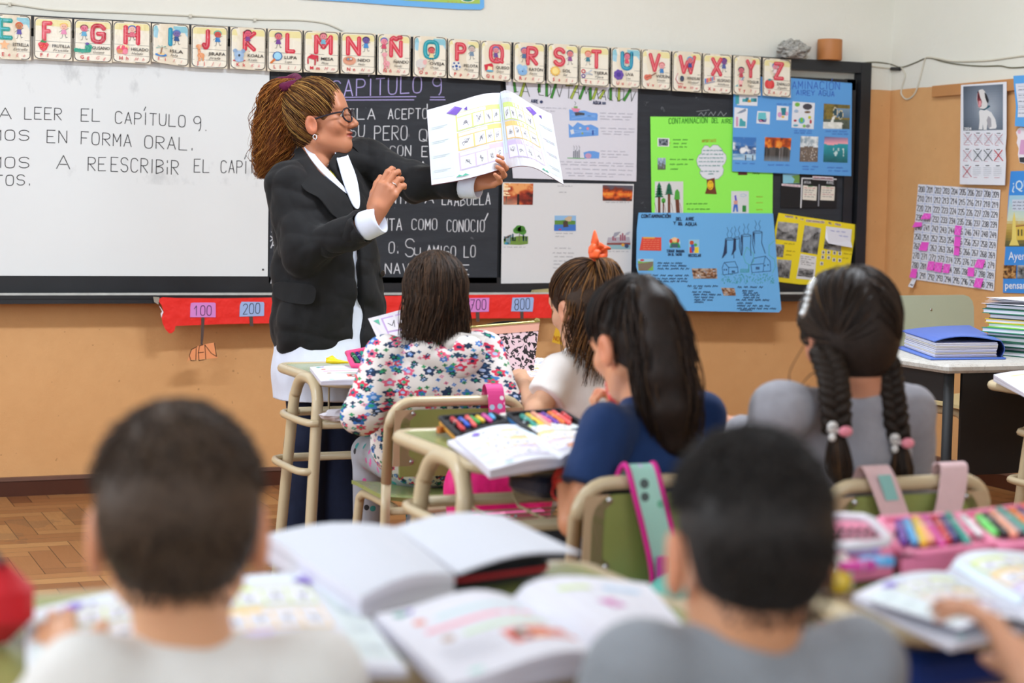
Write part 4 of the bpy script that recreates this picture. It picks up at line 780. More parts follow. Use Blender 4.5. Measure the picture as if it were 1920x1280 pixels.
numcard('200', [(453, 565.5), (494, 566), (495.5, 569), (495, 592), (449, 593.5), (450, 572)], '9fb6e2', ((456, 589), (487, 587)), 19, [(467.5, 593), (474, 593), (475, 612), (468.5, 611)], 'pale blue card reading 200 on the red banner behind the teacher')
numcard('700', [(874, 559), (917.5, 558), (916.5, 584), (876, 585)], 'd888cf', ((882, 581), (911, 580)), 19, [(892, 584), (899, 584), (899, 603), (893, 603)], 'pink card reading 700 right of the seated girl in floral hoodie')
numcard('800', [(961, 558), (999, 557), (1001, 560), (998.5, 584), (958.5, 583.5)], '9fb6e2', ((965, 581), (993, 579)), 20, [(975, 583), (981.5, 583), (981.5, 598), (976, 598)], 'pale blue card reading 800 above the leopard print pouch')
o, art = poster('number_word_card', 'orange paper tag reading CIEN hanging by a dark strip from card 100', 'number card', [(353, 675), (351, 680.5), (356, 661), (365, 651.5), (374, 647), (402, 642), (405, 660), (408, 671)], .118, 'ee9a66', None, 'number cards on the red banner')
A = art(); K = '3a2418'; [A.stroke(P, 1.2, K) for P in ([(369, 650), (359, 655), (355, 666), (358, 676), (365, 676)], [(368, 653), (367, 676)], [(381, 646), (374, 648), (372, 661), (373, 676), (384, 674)], [(372, 661), (382, 660)], [(386, 674), (384, 646), (396, 662), (406, 668), (402, 643)])]; A.disc(369, 650, .8, .8, K); A.build('lettering', INK, o)
o, art = poster('number_word_card', 'yellow paper tag with red lettering hanging below the red banner', 'number card', [(1042, 614), (1066, 619), (1061.5, 648), (1035, 641.5)], .118, 'e0b02e', None, 'number cards on the red banner')
A = art(); A.b.prism([pw(x, y, .119) for x, y in ((1050, 590), (1055, 596), (1056, 617), (1051, 616))], V3(0, .001, 0), S('55443f')); A.glyphs('NOVE', (1038, 637), (1060, 643), 8, 1.1, 'b8521e', (.1, -1)); A.build('lettering', INK, o)
o = MB().prism([pw(x, y, .1) for x, y in ((999, 551), (1002, 544), (1032, 541.5), (1034, 551))], V3(0, .03, 0)).build('chalk_box', M('grey_yellow_card', 'a89a6a', .7, var=.35, vs=30)); tag(o, 'small worn yellow and grey box on the chalk tray', 'box')
# ------------------------------------------------------------------ things on the right wall, cables, things on top of the board
def pr(x, y, off=0.0): return atX(x, y, XW-off)
OCHW = M('ochre_painted_rail', 'c08650', .5, var=.1)
y0, y1 = pr(1754, 172).y, 4.0; zz = pr(1754, 172).z
tag(MB().rbox((XW-.011, (y0+y1)/2, zz), (.022, y0-y1, .052), .004).build('hanging_rail', OCHW), 'narrow ochre painted wooden rail on the right wall behind the dog calendar', 'rail')
# calendar
def kc(x, y): return (1790+x/6.094, 140+y/6.094)
o, art = poster('wall_calendar', 'white 2024 wall calendar with a photo of a howling black and white dog', 'calendar', [kc(*p) for p in ((72, 118), (592, 80), (591, 500), (590, 700), (578, 850), (585, 980), (572, 1262), (58, 1252))], .026, 'e6e7ee', None, None, pr)
A = art(.0003); A.photo([kc(98, 135), kc(552, 108), kc(550, 630), kc(100, 640)], lambda u, v: cramp(math.hypot(u-.62, v-.5)*1.1+.08*(fb(u*4, v*4)-.5), [(.05, 'a4acb8'), (.45, '76808f'), (.85, '47515f')]), 18, 18)
def KP(P, c): A.poly([kc(*p) for p in P], c)
KP([(278, 420), (300, 395), (365, 400), (420, 430), (465, 510), (480, 590), (470, 615), (400, 620), (372, 560), (365, 630), (330, 630), (320, 560), (318, 625), (275, 625), (285, 520)], 'e4e2e2'); A.up(); KP([(365, 520), (385, 470), (415, 500), (420, 590), (385, 615)], 'a8a4aa'); KP([(290, 395), (340, 408), (385, 378), (408, 365), (400, 350), (380, 350), (340, 385), (300, 385)], '2a5a6a'); A.up()
KP([(262, 200), (285, 172), (320, 165), (345, 190), (362, 240), (375, 320), (370, 370), (335, 392), (300, 388), (268, 372), (262, 330), (252, 280), (255, 240)], 'dedad8'); A.up(); KP([(262, 195), (275, 190), (290, 250), (312, 310), (305, 360), (282, 378), (268, 365), (264, 320), (256, 280)], '8a3a42'); KP([(340, 200), (365, 225), (390, 290), (380, 330), (365, 310), (348, 262)], '26262c'); KP([(258, 195), (270, 188), (276, 205), (262, 215)], '3a3034'); A.up(); KP([(275, 300), (300, 295), (310, 340), (285, 375), (268, 360)], 'e09aa0'); KP([(266, 225), (275, 222), (288, 262), (268, 285)], '4a1c24')
A.up(); A.font('2024', *kc(108, 634), 7.6, 'f4f4f6', fit=13.5, bold=.02, ex=(1, -.02)); A.build('dog_photo', INK, o)
A = art(.0003); A.step = .0002
for r in range(3):
    for c in range(4):
        x, y = kc(103+c*118-r*5, 670+r*185+c*1.5); A.rect(x+4, y-1.4, x+11, y, '2a2a30')
        for q in range(5): A.stroke([(x, y+3.2+q*3.4), (x+14.5-(4 if q == 4 else 0), y+3.4+q*3.4)], .9, 'b4b6be'); [A.rect(x+k*2.1+1.4, y+2.2+q*3.4, x+k*2.1+2.1, y+4.6+q*3.4, 'e6e7ee', l=2) for k in range(7)]
        A.stroke([(x+1, y+21.5), (x+11-(3*(c+r) % 5), y+21.7)], .8, 'd08a98', l=3)
X9 = [(0, 0, 'd07a88', .7), (0, 1, 'd07a88', .7), (0, 2, 'd07a88', .7), (0, 3, 'd07a88', .7), (1, 0, 'd07a88', .8), (1, 1, '3a4a4a', 1.2), (1, 2, '3a4a4a', 1.2), (1, 3, 'd83a44', 1.6), (2, 0, 'c84a58', 1.2)]
A.up(4)
for r, c, col, w_ in X9: x, y = kc(103+c*118-r*5, 675+r*185); A.stroke([(x, y), (x+16, y+20)], w_, col); A.stroke([(x+15, y), (x, y+20)], w_, col)
A.build('month_tables', INK, o)
# hundreds chart
def kn(x, y): return (1700+x/6.094, 340+y/6.094)
ntl, ntr, nbr, nbl = kn(132, 32), kn(1070, 95), kn(995, 1250), kn(40, 1112)
o, art = poster('number_chart', 'white hand drawn chart of the numbers 200 to 299 on the right wall', 'chart', [ntl, ntr, nbr, nbl], .006, 'e4e5ee', None, None, pr)
def cell(u, v): return (ntl[0]*(1-u)*(1-v)+ntr[0]*u*(1-v)+nbr[0]*u*v+nbl[0]*(1-u)*v, ntl[1]*(1-u)*(1-v)+ntr[1]*u*(1-v)+nbr[1]*u*v+nbl[1]*(1-u)*v)
A = art(.0002)
for q in range(1, 10): A.stroke([cell(0, q/10), cell(1, q/10)], .7, '9ab4e4'); A.stroke([cell(q/10, 0), cell(q/10, 1)], .7, '9ab4e4')
A.up()
for q in range(100): r, c = divmod(q, 10); A.glyphs(str(200+q), cell(c/10+.012, r/10+.078), cell(c/10+.083, r/10+.08), 10.5, 1.0, '2c2c38', (.03, -1), jit=.04)
A.build('grid_and_numbers', INK, o)
b = MB(); b.prism([pr(*kn(x, y), d) for x, y, d in ((62, 1112, .006), (108, 1118, .006), (68, 1215, .03), (15, 1200, .03))], V3(.001, 0, 0), S('dcdde6')); A = Art(lambda x, y, l: pr(x, y, .026+l)); b.build('hanging_tab', INK, o, ink=True)
A.scribble(kn(38, 1180), kn(70, 1188), 5, .8, '3a3a48', 1); A.build('tab_writing', INK, o)
NOTES = [(231, (200, 362), (278, 368), (262, 430), (155, 430)), (240, (95, 463), (178, 468), (168, 515), (62, 525)), (245, (555, 502), (630, 510), (610, 622), (543, 610)), (255, (550, 624), (620, 632), (608, 745), (538, 738)), (265, (545, 742), (605, 747), (598, 848), (535, 840)), (261, (172, 690), (255, 695), (228, 795), (132, 785)), (282, (248, 910), (322, 915), (302, 1018), (225, 1010)), (283, (328, 922), (415, 930), (390, 1040), (308, 1025)), (284, (425, 940), (500, 945), (480, 1048), (408, 1042)), (278, (808, 888), (898, 895), (865, 995), (768, 980)), (287, (700, 982), (775, 985), (765, 1090), (692, 1080)), (298, (790, 1102), (878, 1108), (845, 1218), (762, 1205)), (290, (60, 995), (122, 1000), (105, 1105), (28, 1095))]
for num, a, b_, c, d in NOTES:
    a, b_, c, d = [kn(*p) for p in (a, b_, c, d)]; m = MB(); cu = .016 if num in (231, 240) else .007
    def fn(u, v): p = (a[0]*(1-u)*(1-v)+b_[0]*u*(1-v)+c[0]*u*v+d[0]*(1-u)*v, a[1]*(1-u)*(1-v)+b_[1]*u*(1-v)+c[1]*u*v+d[1]*(1-u)*v); return pr(p[0], p[1], .0075+cu*v*v)
    m.grid(fn, 2, 5, S('ec58cc'), thick=(.0004, 0, 0))
    if num in (231, 245, 282, 283, 284, 278, 298):
        A = Art(lambda x, y, l: fn(x, y)+V3(-l-.0002, 0, 0)); A.stroke([(.2, .15), (.5, .5), (.8, .85)], .035, 'f4a4e6'); A.stroke([(.8, .15), (.5, .5), (.2, .85)], .035, 'f4a4e6'); k = len(m.V); m.add(A.b.V, A.b.F); m.C[-len(A.b.C):] = A.b.C
    tag(m.build('sticky_note', INK, ink=True), 'pink sticky note covering number %d on the hundreds chart' % num, 'sticky note', 'pink sticky notes on the hundreds chart')
# sheets at the right edge
o, art = poster('notice_sheet', 'blue card with white lined sheet hanging beside the dog calendar', 'notice', [(1900, 142), (1965, 139), (1965, 240), (1902.5, 236.5), (1905, 200), (1901, 160)], .024, '5aa6e8', None, None, pr)
A = art(.0003); A.poly([(1904, 157), (1950, 154), (1950, 220), (1908, 219.5), (1909, 200), (1905.5, 172)], 'dfe0ea'); A.up(); [A.stroke([(1909, 162+q*7.2), (1948, 161+q*7.2)], .6, '9aa2b4') for q in range(8)]; [A.scribble((1910, 168+q*11), (1940, 167.5+q*11), 1.6, .6, '50546a', 4) for q in range(5)]; A.build('lined_sheet', INK, o)
o, art = poster('paper_cutout', 'pink and white paper cut-out on the right wall above the yellow and blue poster', 'cut-out', [(1908, 242), (1914, 238), (1924, 241), (1934, 246), (1938, 262), (1932, 280), (1934, 300), (1922, 307), (1912, 305), (1910, 297), (1908.5, 290), (1910, 278), (1906, 268), (1908, 258), (1905, 248)], .004, 'efe6ec', None, None, pr)
A = art(.0003); A.poly([(1914, 262), (1932, 262), (1930, 290), (1911, 289), (1912, 276)], 'd8a0c8'); A.poly([(1911, 295), (1930, 294), (1929, 306), (1912, 304)], '3c3c42'); A.disc(1911, 247, 3, 4, 'eab8cc'); A.build('coloured_shapes', INK, o)
o, art = poster('poster', 'blue and yellow poster with a white tower and town hall picture at right edge', 'poster', [(1895, 321), (1990, 318), (1990, 552), (1880.5, 548.5), (1881, 520), (1887, 440), (1890, 380)], .005, '3f8ede', None, None, pr)
A = art(.0003); A.photo([(1892.5, 366), (1990, 366), (1990, 462), (1884, 462)], lambda u, v: cramp(v+.15*(fb(u*7, v*6)-.5), [(.1, 'a4cce0'), (.45, 'd4dcc0'), (.55, 'd0b060'), (.75, 'a88a3c'), (.95, '5a5a3a')]), 20, 18)
A.poly([(1897, 448), (1899, 410), (1901.5, 396), (1904, 410), (1906, 448), (1911, 460), (1892, 460)], 'e6d070'); A.poly([(1905, 425), (1960, 420), (1960, 448), (1906, 450)], 'dcbc50', l=A.layer); A.up(); [A.rect(1908+q*6, 430, 1911+q*6, 442, '6a5a3a') for q in range(6)]; A.stroke([(1905, 424), (1960, 418)], 2, '9a5a3a'); A.photo([(1882, 497), (1906, 497), (1905, 522), (1880.5, 522)], lambda u, v: cramp(fb(u*7, v*6, 3), [(.3, '3a2418'), (.5, '8a5a30'), (.7, 'c89a60')]), 12, 12)
A.photo([(1908, 497), (1945, 497), (1945, 522), (1907, 522)], ph_bw(3), 12, 12); A.font('¿QUÉ', 1897, 356, 26, 'cfe6f6', fit=44, bold=.01); A.font('Ayer y hoy', 1891, 487, 22, 'f2f4f8', fit=70); A.font('pensando', 1884, 541, 19, 'f2f4f8', fit=56, bold=.01); A.rect(1898, 374, 1925, 395, 'cdd4e2', l=A.layer-1); [A.scribble((1899, 379+q*6), (1924, 379+q*6), 2.6, .7, '3a4468', 3) for q in range(3)]; A.build('printed_picture', INK, o)
# cables
CABW = M('off_white_cable', 'cfc9b8', .5, var=.1); CABD = M('dark_cable', '6a6650', .5)
def cable(name, pts, r, mat, label):
    P = [(pw(x, y, r) if x < 1671 else pr(x, y, r+(d if d else 0))) for x, y, *dd in pts for d in [dd[0] if dd else 0]]
    o = MB().tube(smooth_path(P, 6), r, 8).build(name, mat, smooth=True); return tag(o, label, 'cable')
cable('wall_cable', [(-60, 2), (20, 8), (100, 19), (200, 23), (350, 29.5), (480, 36.5), (560, 38), (605, 43), (628, 51), (642, 58)], .0035, CABW, 'thin cream cable clipped along the wall above the whiteboard')
o = MB(); [o.rbox(pw(x, y, .006), (.012, .012, .016), .003) for x, y in ((18, 8), (357, 30), (478, 37))]
tag(o.build('cable_clip', CABW), 'three small cream clips holding the cable above the whiteboard', 'clip')
cable('wall_cable', [(1619, 121), (1645, 125.5), (1668, 128), (1672, 128.5), (1690, 127.5), (1693, 131), (1697, 142), (1691, 165), (1690, 176), (1698, 185.5), (1708, 183), (1718, 170), (1728, 135), (1734, 112), (1740, 107.5), (1760, 110), (1790, 115), (1850, 113.5), (1900, 107), (1960, 99)], .004, CABW, 'pale cable with a hanging loop in the corner above the rail')
cable('wall_cable', [(1618, 118), (1640, 116.5), (1660, 118.5), (1672, 121), (1690, 126), (1715, 118), (1733, 110), (1745, 109), (1770, 116), (1800, 121), (1840, 124), (1875, 123.5), (1900, 127), (1960, 122)], .003, CABD, 'thin darker cable running from the board corner along the right wall')
tag(MB().tube([pr(1671.5, 129, .012), pr(1687, 129.5, .012)], .0085, 8).build('cable_joint', M('black_tape', '1e1e20', .5)), 'black taped joint on the corner cables', 'cable joint')
# on top of the board
def crumple(c, size, seed, mat, name, n=26):
    R = random.Random(seed); b = MB(); b.ball((0, 0, 0), 1, n); V = []
    for v in b.V:
        d = .6+.7*abs(2*fb(v[0]*2.6+seed+5, v[2]*2.8+v[1]*1.7+9, seed)-1)+.35*fb(v[0]*5+3, v[2]*5+v[1]*4+7, seed)+.18*(hsh(int(v[0]*6), int(v[1]*6+v[2]*5), seed)-.5)
        V.append((c[0]+v[0]*d*size[0], c[1]+v[1]*d*size[1], c[2]+max(-.8, v[2]*d)*size[2]))
    return link_mesh(name, V, b.F, mat)
t = NT('crumpled_newsprint'); g = t.coord(); t.done(t.ramp(t.noise(t.mapping(g, (1, 1, 2.5)), 55, 4, .8), [(.35, S('5d5c58')), (.5, S('a09e98')), (.65, S('c4c1ba'))]), .6); NEWS = t.m
p = pw(1484, 108, .06)
tag(crumple((p.x, YW-.07, 1.913+.034), (.085, .06, .044), 3, NEWS, 'crumpled_newspaper'), 'grey crumpled newspaper bundle on top of the chalkboard frame', 'newspaper')
p = pw(1554.5, 114, .06)
o = MB().lathe((p.x, YW-.062, 1.9135), [(.057, 0), (.0585, .004), (.0585, .093), (.057, .0965), (.054, .0965), (.053, .09), (.052, .01)], 28).build('clay_pot', M('ochre_clay', 'b5753f', .55, var=.14, vs=14), smooth=True); auto_smooth(o)
tag(o, 'ochre brown cylindrical pot on top of the chalkboard frame', 'pot')
# ------------------------------------------------------------------ school furniture
def worn_paint(name, base, chip, amt=.72, rough=.32):
    t = NT(name); g = t.coord(); c = t.mix(t.noise(g, 8, 3), S(base, .94), S(base, 1.05))
    ch = t.math('GREATER_THAN', t.noise(g, 38, 3, .6), amt); c = t.mix(ch, c, S(chip)); return t.done(c, rough, 0, .5)
CREAM = worn_paint('cream_enamel_tube', 'c4b392', '5a4a34', .755, .28)
def laminate():
    t = NT('green_speckled_laminate'); g = t.coord(); c = t.mix(t.noise(g, 18, 5, .7), S('7f8c4c'), S('939d5e')); c = t.mix(t.math('MULTIPLY', t.noise(g, 120, 2), .3), c, S('a4ab78')); return t.done(c, .22, 0, .5)
GREEN = laminate(); GREENB = M('green_back_board', '8d9a58', .3, var=.15, vs=5); GREYG = M('grey_green_back_board', 'a9b5a2', .35, var=.05)
CREAMP = M('cream_seat_board', 'c9b98a', .35, var=.1); WIRE = M('cream_wire', 'c4b490', .35); PLATE = M('cream_bracket', 'c0a888', .4, var=.08); BOLT = M('steel_bolt', 'b4b4b4', .3, 1); RUBB = M('black_rubber_foot', '222222', .7)
DESK_H, DW, DD = .68, 1.05, .57
def make_desk(loc, w=DW, d=DD, rz=0.0):
    """local frame: x along the bench, y towards the front of the room; pupil side is y<0"""
    t = empty('student_desk', loc, rz); h = DESK_H
    def path(rf=.115, rb=.05):  # rounded rectangle, wider curves on the pupil side
        P = []
        for qx, qy, a0, r in ((1, 1, 0, rb), (-1, 1, 90, rb), (-1, -1, 180, rf), (1, -1, 270, rf)):
            for k in range(7): a = math.radians(a0+15*k); P.append((qx*(w/2-r)+r*math.cos(a), qy*(d/2-r)+r*math.sin(a)))
        return P
    MB().prism([(x*.985, y*.975, h-.016) for x, y in path()], (0, 0, .014)).build('tabletop', GREEN, t, False)
    e = MB(); e.tube([(x, y, h-.014) for x, y in path()], .016, 10, True, sq=(1, 1)); e.build('edge_frame', CREAM, t, False, True)
    R = .0175; yf = -d/2+.06; yr = yf+.25
    for s in (-1, 1):
        x = s*(w/2+.012)
        P = [(x+s*.05, yf-.045, 0), (x+s*.014, yf-.005, h-.15), (x+s*.006, yf+.01, h-.065), (x+s*.003, yf+.055, h-.022), (x+s*.002, yf+.125, h-.012), (x+s*.003, yr-.055, h-.022), (x+s*.006, yr-.01, h-.065), (x+s*.014, yr+.005, h-.15), (x+s*.05, yr+.045, 0)]
        leg = MB().tube(smooth_path(P, 5), R, 12).build('leg', CREAM, t, False, True)
        for p in (P[0], P[-1]): MB().tube([p, (p[0], p[1], .02)], R+.004, 10).build('foot', RUBB, leg, False)
        def loop(z, o, yo): return smooth_path([(x+s*.01, yf-.02, z), (x+s*(.01+o), yf-.0, z), (x+s*(.02+o), (yf+yr)/2, z), (x+s*(.01+o), yr+yo, z), (x-s*.03, yr+yo+.03, z)], 4)
        MB().tube(loop(.40, .05, .03), .0115, 8).build('side_rail', CREAM, t, False, True); MB().tube(loop(.545, .028, .02), .0115, 8).build('side_rail', CREAM, t, False, True)
    for y, z in ((yr+.05, .40), (yr+.05, .545), (yf-.01, .54)): MB().tube([(-w/2-.01, y, z), (w/2+.01, y, z)], .0135, 8).build('stretcher', CREAM, t, False, True)
    b = MB(); n = 9
    for k in range(n):
        x = -w/2+.10+(w-.20)*k/(n-1); b.tube([(x, yr+.03, h-.02), (x, yr+.03, .555), (x, yr+.0, .535), (x, yf-.01, .525)], .0034, 5)
    for k in range(5): y = yr-.02-(yr-yf-.03)*k/4.6; b.tube([(-w/2+.05, y, .53), (w/2-.05, y, .53)], .0026, 5)
    b.build('book_basket', WIRE, t, False); return t
def make_chair(loc, rz=0.0, w=.385, back=GREENB, top=.68):
    """local frame: sitter faces +y"""
    t = empty('student_chair', loc, rz); R = .0135; sz = .38
    for s in (-1, 1):
        MB().tube(smooth_path([(s*.19, .19, 0), (s*.17, .17, .30), (s*.165, .15, .355), (s*.16, .08, .365), (s*.16, -.15, .365)], 4), R, 10).build('leg', CREAM, t, False, True)
        MB().tube([(s*(w/2+.02), -.22, 0), (s*(w/2), -.17, .36), (s*w/2, -.175, .44)], R, 10).build('leg', CREAM, t, False, True)
    P = [(-w/2, -.175, .44), (-w/2, -.195, .60)]
    for k in range(7): a = math.radians(180-15*k); P.append((-w/2+.065+.065*math.cos(a), -.2-.01*k/6, top-.065-.014+.065*math.sin(a)))
    P += [(-x, y, z) for x, y, z in reversed(P)]
    MB().tube(P, .0145, 10).build('back_frame', CREAM, t, False, True)
    MB().tube([(-w/2, -.165, .36), (w/2, -.165, .36)], .011, 8).build('stretcher', CREAM, t, False, True)
    b = MB(); bb = []
    for k in range(13): a = math.radians(180-15*k); cx = -1 if k <= 6 else 1; bb.append((cx*(w/2-.075)+.05*math.cos(a), top-.085+.05*math.sin(a)))
    bb += [(w/2-.028, .46), (-w/2+.028, .46)]
    b.prism([(x, -.186-.08*(z-.46)-.02, z) for x, z in bb], (0, .011, 0)); bp = b.build('backrest', back, t, False)
    for s in (-1, 1):
        p = MB().prism([(s*x, -.203-.08*(z-.46), z) for x, z in ((w/2-.008, .49), (w/2-.008, .645), (w/2-.06, .645), (w/2-.07, .632), (w/2-.052, .615), (w/2-.052, .52), (w/2-.07, .505), (w/2-.06, .49))], (0, -.003, 0)).build('bracket', PLATE, t, False)
        q = MB(); [q.ball((s*(w/2-.06), -.208-.08*(z-.46), z), (.006, .003, .006), 8) for z in (.635, .502)]; q.build('rivet', BOLT, p, False)
    MB().grid(lambda u, v: ((u-.5)*(w-.01), -.16+.34*v, .375+.012*(2*u-1)**2+.02*max(0, .15-v)-.02*max(0, v-.9)), 8, 8, thick=(0, 0, .011)).build('seat', GREEN if back is GREENB else CREAMP, t, False); return t

GD, GC = 'double student desks', 'student chairs'
desk0 = make_desk((0, 0, 0)); tag(desk0, None, 'desk', GD)
def desk(x, y, label, rz=0.0, first=[1]):
    t = desk0 if first else copy_tree(desk0); first.clear(); t.location = (x, y, 0); t.rotation_euler.z = rz; t['label'] = label; return t
H = DESK_H+.003
desk(1.575+DW/2, 5.12+.285, 'green topped cream double desk in the front row beside the teacher')
desk(1.365+DW/2, 3.37+.285, 'green topped cream double desk behind the floral hoodie with black pencil cases on it')
d3 = desk(1.125-DW/2, 2.155, 'green topped cream double desk in the left foreground with open white books'); d3.scale = (1, .87, 1)
desk(1.345+DW/2, 1.85+.285, 'green topped cream double desk at lower right with pink pencil cases on it')
desk(3.60+DW/2, 4.40, 'cream framed double desk at the right edge before the black table')
chair0 = make_chair((0, 0, 0)); tag(chair0, None, 'chair', GC)
def chair(x, y, label, rz=0.0, first=[1]):
    t = chair0 if first else copy_tree(chair0); first.clear(); t.location = (x, y, 0); t.rotation_euler.z = rz; t['label'] = label; return t
chair(1.79, 4.82, 'green backed cream chair behind the girl in the floral hoodie', -.03)
chair(2.35, 5.02, 'green backed chair with a grey sweatshirt hung over its backrest', .05)
chair(1.665, 3.36, 'green backed chair with a pink and mint strap behind the girl in navy', 0)
chair(2.12, 3.20, 'green backed chair with two pale pink straps behind the braided girl', 0)
chair(.36, 1.60, 'green backed chair under the boy in the white shirt', -.1)
chair(.93, 1.42, 'green backed chair under the boy in the grey shirt', -.25)
c = make_chair((0, 0, 0), 0, .42, GREYG, .74); tag(c, 'grey green backed cream chair by the wall behind the black table', 'chair', GC); c.location = (4.52, 6.0, 0); c.rotation_euler.z = math.pi+.12; c.scale = (1.16, 1.16, 1.17)
for ch in list(c.children):
    if ch.name.split('.')[0] in ('back_frame', 'bracket', 'backrest'):
        for g in list(ch.children): bpy.data.objects.remove(g)
        bpy.data.objects.remove(ch)
P = [(sx*(.205-.045)+.045*math.cos(math.radians(a)), .695+.045*math.sin(math.radians(a))) for sx, a0 in ((1, 0), (-1, 90)) for a in (a0, a0+30, a0+60, a0+90)]+[(-.205, .47), (.205, .47)]
o = MB().prism([(x, -.19-.07*(z-.46), z) for x, z in P], (0, .012, 0)).build('backrest', GREYG, c, False)
MB().ball((0, -.178-.07*.22, .69), (.005, .003, .005), 8).build('bolt', BOLT, o, False)
for s in (-1, 1): MB().tube([(s*.18, -.175, .42), (s*.18, -.205, .52), (s*.18, -.218, .64)], .0135, 10).build('back_post', CREAM, c, False, True)
# teacher's table
t = NT('peeling_white_paint'); g = t.coord(); n = t.noise(g, 9, 6, .75); c = t.mix(t.noise(g, 30, 4, .7), S('cfccc6'), S('a9a69e')); c = t.mix(t.math('GREATER_THAN', n, .68), c, S('8a5a3a')); cr = t.math('LESS_THAN', t.math('ABSOLUTE', t.math('SUBTRACT', t.noise(g, 24, 5, .7), .5)), .006); c = t.mix(t.math('MULTIPLY', cr, .6), c, S('5a5048')); PEEL = t.done(c, .6)
STEELB = worn_paint('black_painted_steel', '131518', '3a3430', .73, .6)
t = thing('teacher_table', (4.25, 5.14, 0), 'black steel table with a peeling white top holding a blue binder', 'table')
X0, X1, Y0, Y1 = 3.52, 5.02, 4.78, 5.48
MB().rbox(((X0+X1)/2, (Y0+Y1)/2, .707), (X1-X0, Y1-Y0, .03), .02).build('top', PEEL, t)
MB().box(((X0+X1)/2+.03, Y0+.03, .525), (X1-X0-.1, .012, .335)).build('front_panel', STEELB, t)
MB().box((X0+.035, (Y0+Y1)/2, .645), (.012, Y1-Y0-.06, .095)).build('side_apron', STEELB, t); MB().box((X1-.035, (Y0+Y1)/2, .645), (.012, Y1-Y0-.06, .095)).build('side_apron', STEELB, t)
for x in (X0+.035, X1-.035):
    for y in (Y0+.035, Y1-.035): MB().tube([(x, y, 0), (x, y, .692)], .017, 12).build('leg', STEELB, t, smooth=True)
TT_H = .7225
# ------------------------------------------------------------------ soft bodies: smooth unions of tapered limbs and ellipsoids, meshed with surface nets
def nv(v): return np.array((v[0], v[1], v[2]), dtype=float)
def RC(a, b, ra, rb, k=.02, cut=False):
    a, b = nv(a), nv(b); return dict(t='rc', a=a, b=b, ra=ra, rb=rb, k=k, cut=cut, c=(a+b)/2, r=np.linalg.norm(b-a)/2+max(ra, rb))
def CC(a, b, ra, rb, k=.01, cut=False):      # flat-ended taper
    d = RC(a, b, ra, rb, k, cut); d['t'] = 'cc'; return d
def EL(c, r, R=None, k=.02, cut=False):
    return dict(t='el', c=nv(c), rr=np.array(r, float), R=np.eye(3) if R is None else np.array(R, float), k=k, cut=cut, r=max(r))
def PL(p, n, k=.004):                         # keeps the side the normal points away from
    n = nv(n); n /= np.linalg.norm(n); return dict(t='pl', p=nv(p), n=n, k=k, cut='plane', c=nv(p), r=1e9)
def PG(poly, o, ax, ay, az, z0, k=.006):      # cuts a polygon-section prism: (ax,ay) plane, along az beyond z0
    return dict(t='pg', poly=np.array(poly, float), o=nv(o), ax=nv(ax), ay=nv(ay), az=nv(az), z0=z0, k=k, cut=True, c=nv(o), r=1e9)
def sd(p, d):
    t = d['t']
    if t in ('rc', 'cc'):
        ab = d['b']-d['a']; L2 = ab@ab; q = p-d['a']; h = (q@ab)/L2; hc = np.clip(h, 0, 1)
        x = q-hc[:, None]*ab; rad = np.sqrt((x*x).sum(1)); r = d['ra']+(d['rb']-d['ra'])*hc
        if t == 'rc': return rad-r
        y = q-h[:, None]*ab; return np.maximum(np.sqrt((y*y).sum(1))-r, (np.abs(h-.5)-.5)*math.sqrt(L2))
    if t == 'el':
        q = (p-d['c'])@d['R']; k0 = np.sqrt(((q/d['rr'])**2).sum(1)); k1 = np.sqrt(((q/d['rr']**2)**2).sum(1))+1e-9; return k0*(k0-1)/k1
    if t == 'pl': return (p-d['p'])@d['n']
    if t == 'pg':
        q = p-d['o']; x, y, z = q@d['ax'], q@d['ay'], q@d['az']; P = d['poly']; n = len(P); ds = np.full(len(x), 1e9); s = np.ones(len(x))
        for i in range(n):
            j = (i-1) % n; e = P[j]-P[i]; wx, wy = x-P[i, 0], y-P[i, 1]; h = np.clip((wx*e[0]+wy*e[1])/(e@e), 0, 1)
            bx, by = wx-e[0]*h, wy-e[1]*h; ds = np.minimum(ds, bx*bx+by*by)
            c1, c2, c3 = y >= P[i, 1], y < P[j, 1], e[0]*wy > e[1]*wx; fl = (c1 & c2 & c3) | (~c1 & ~c2 & ~c3); s = np.where(fl, -s, s)
        return np.maximum(s*np.sqrt(ds), d['z0']-z)
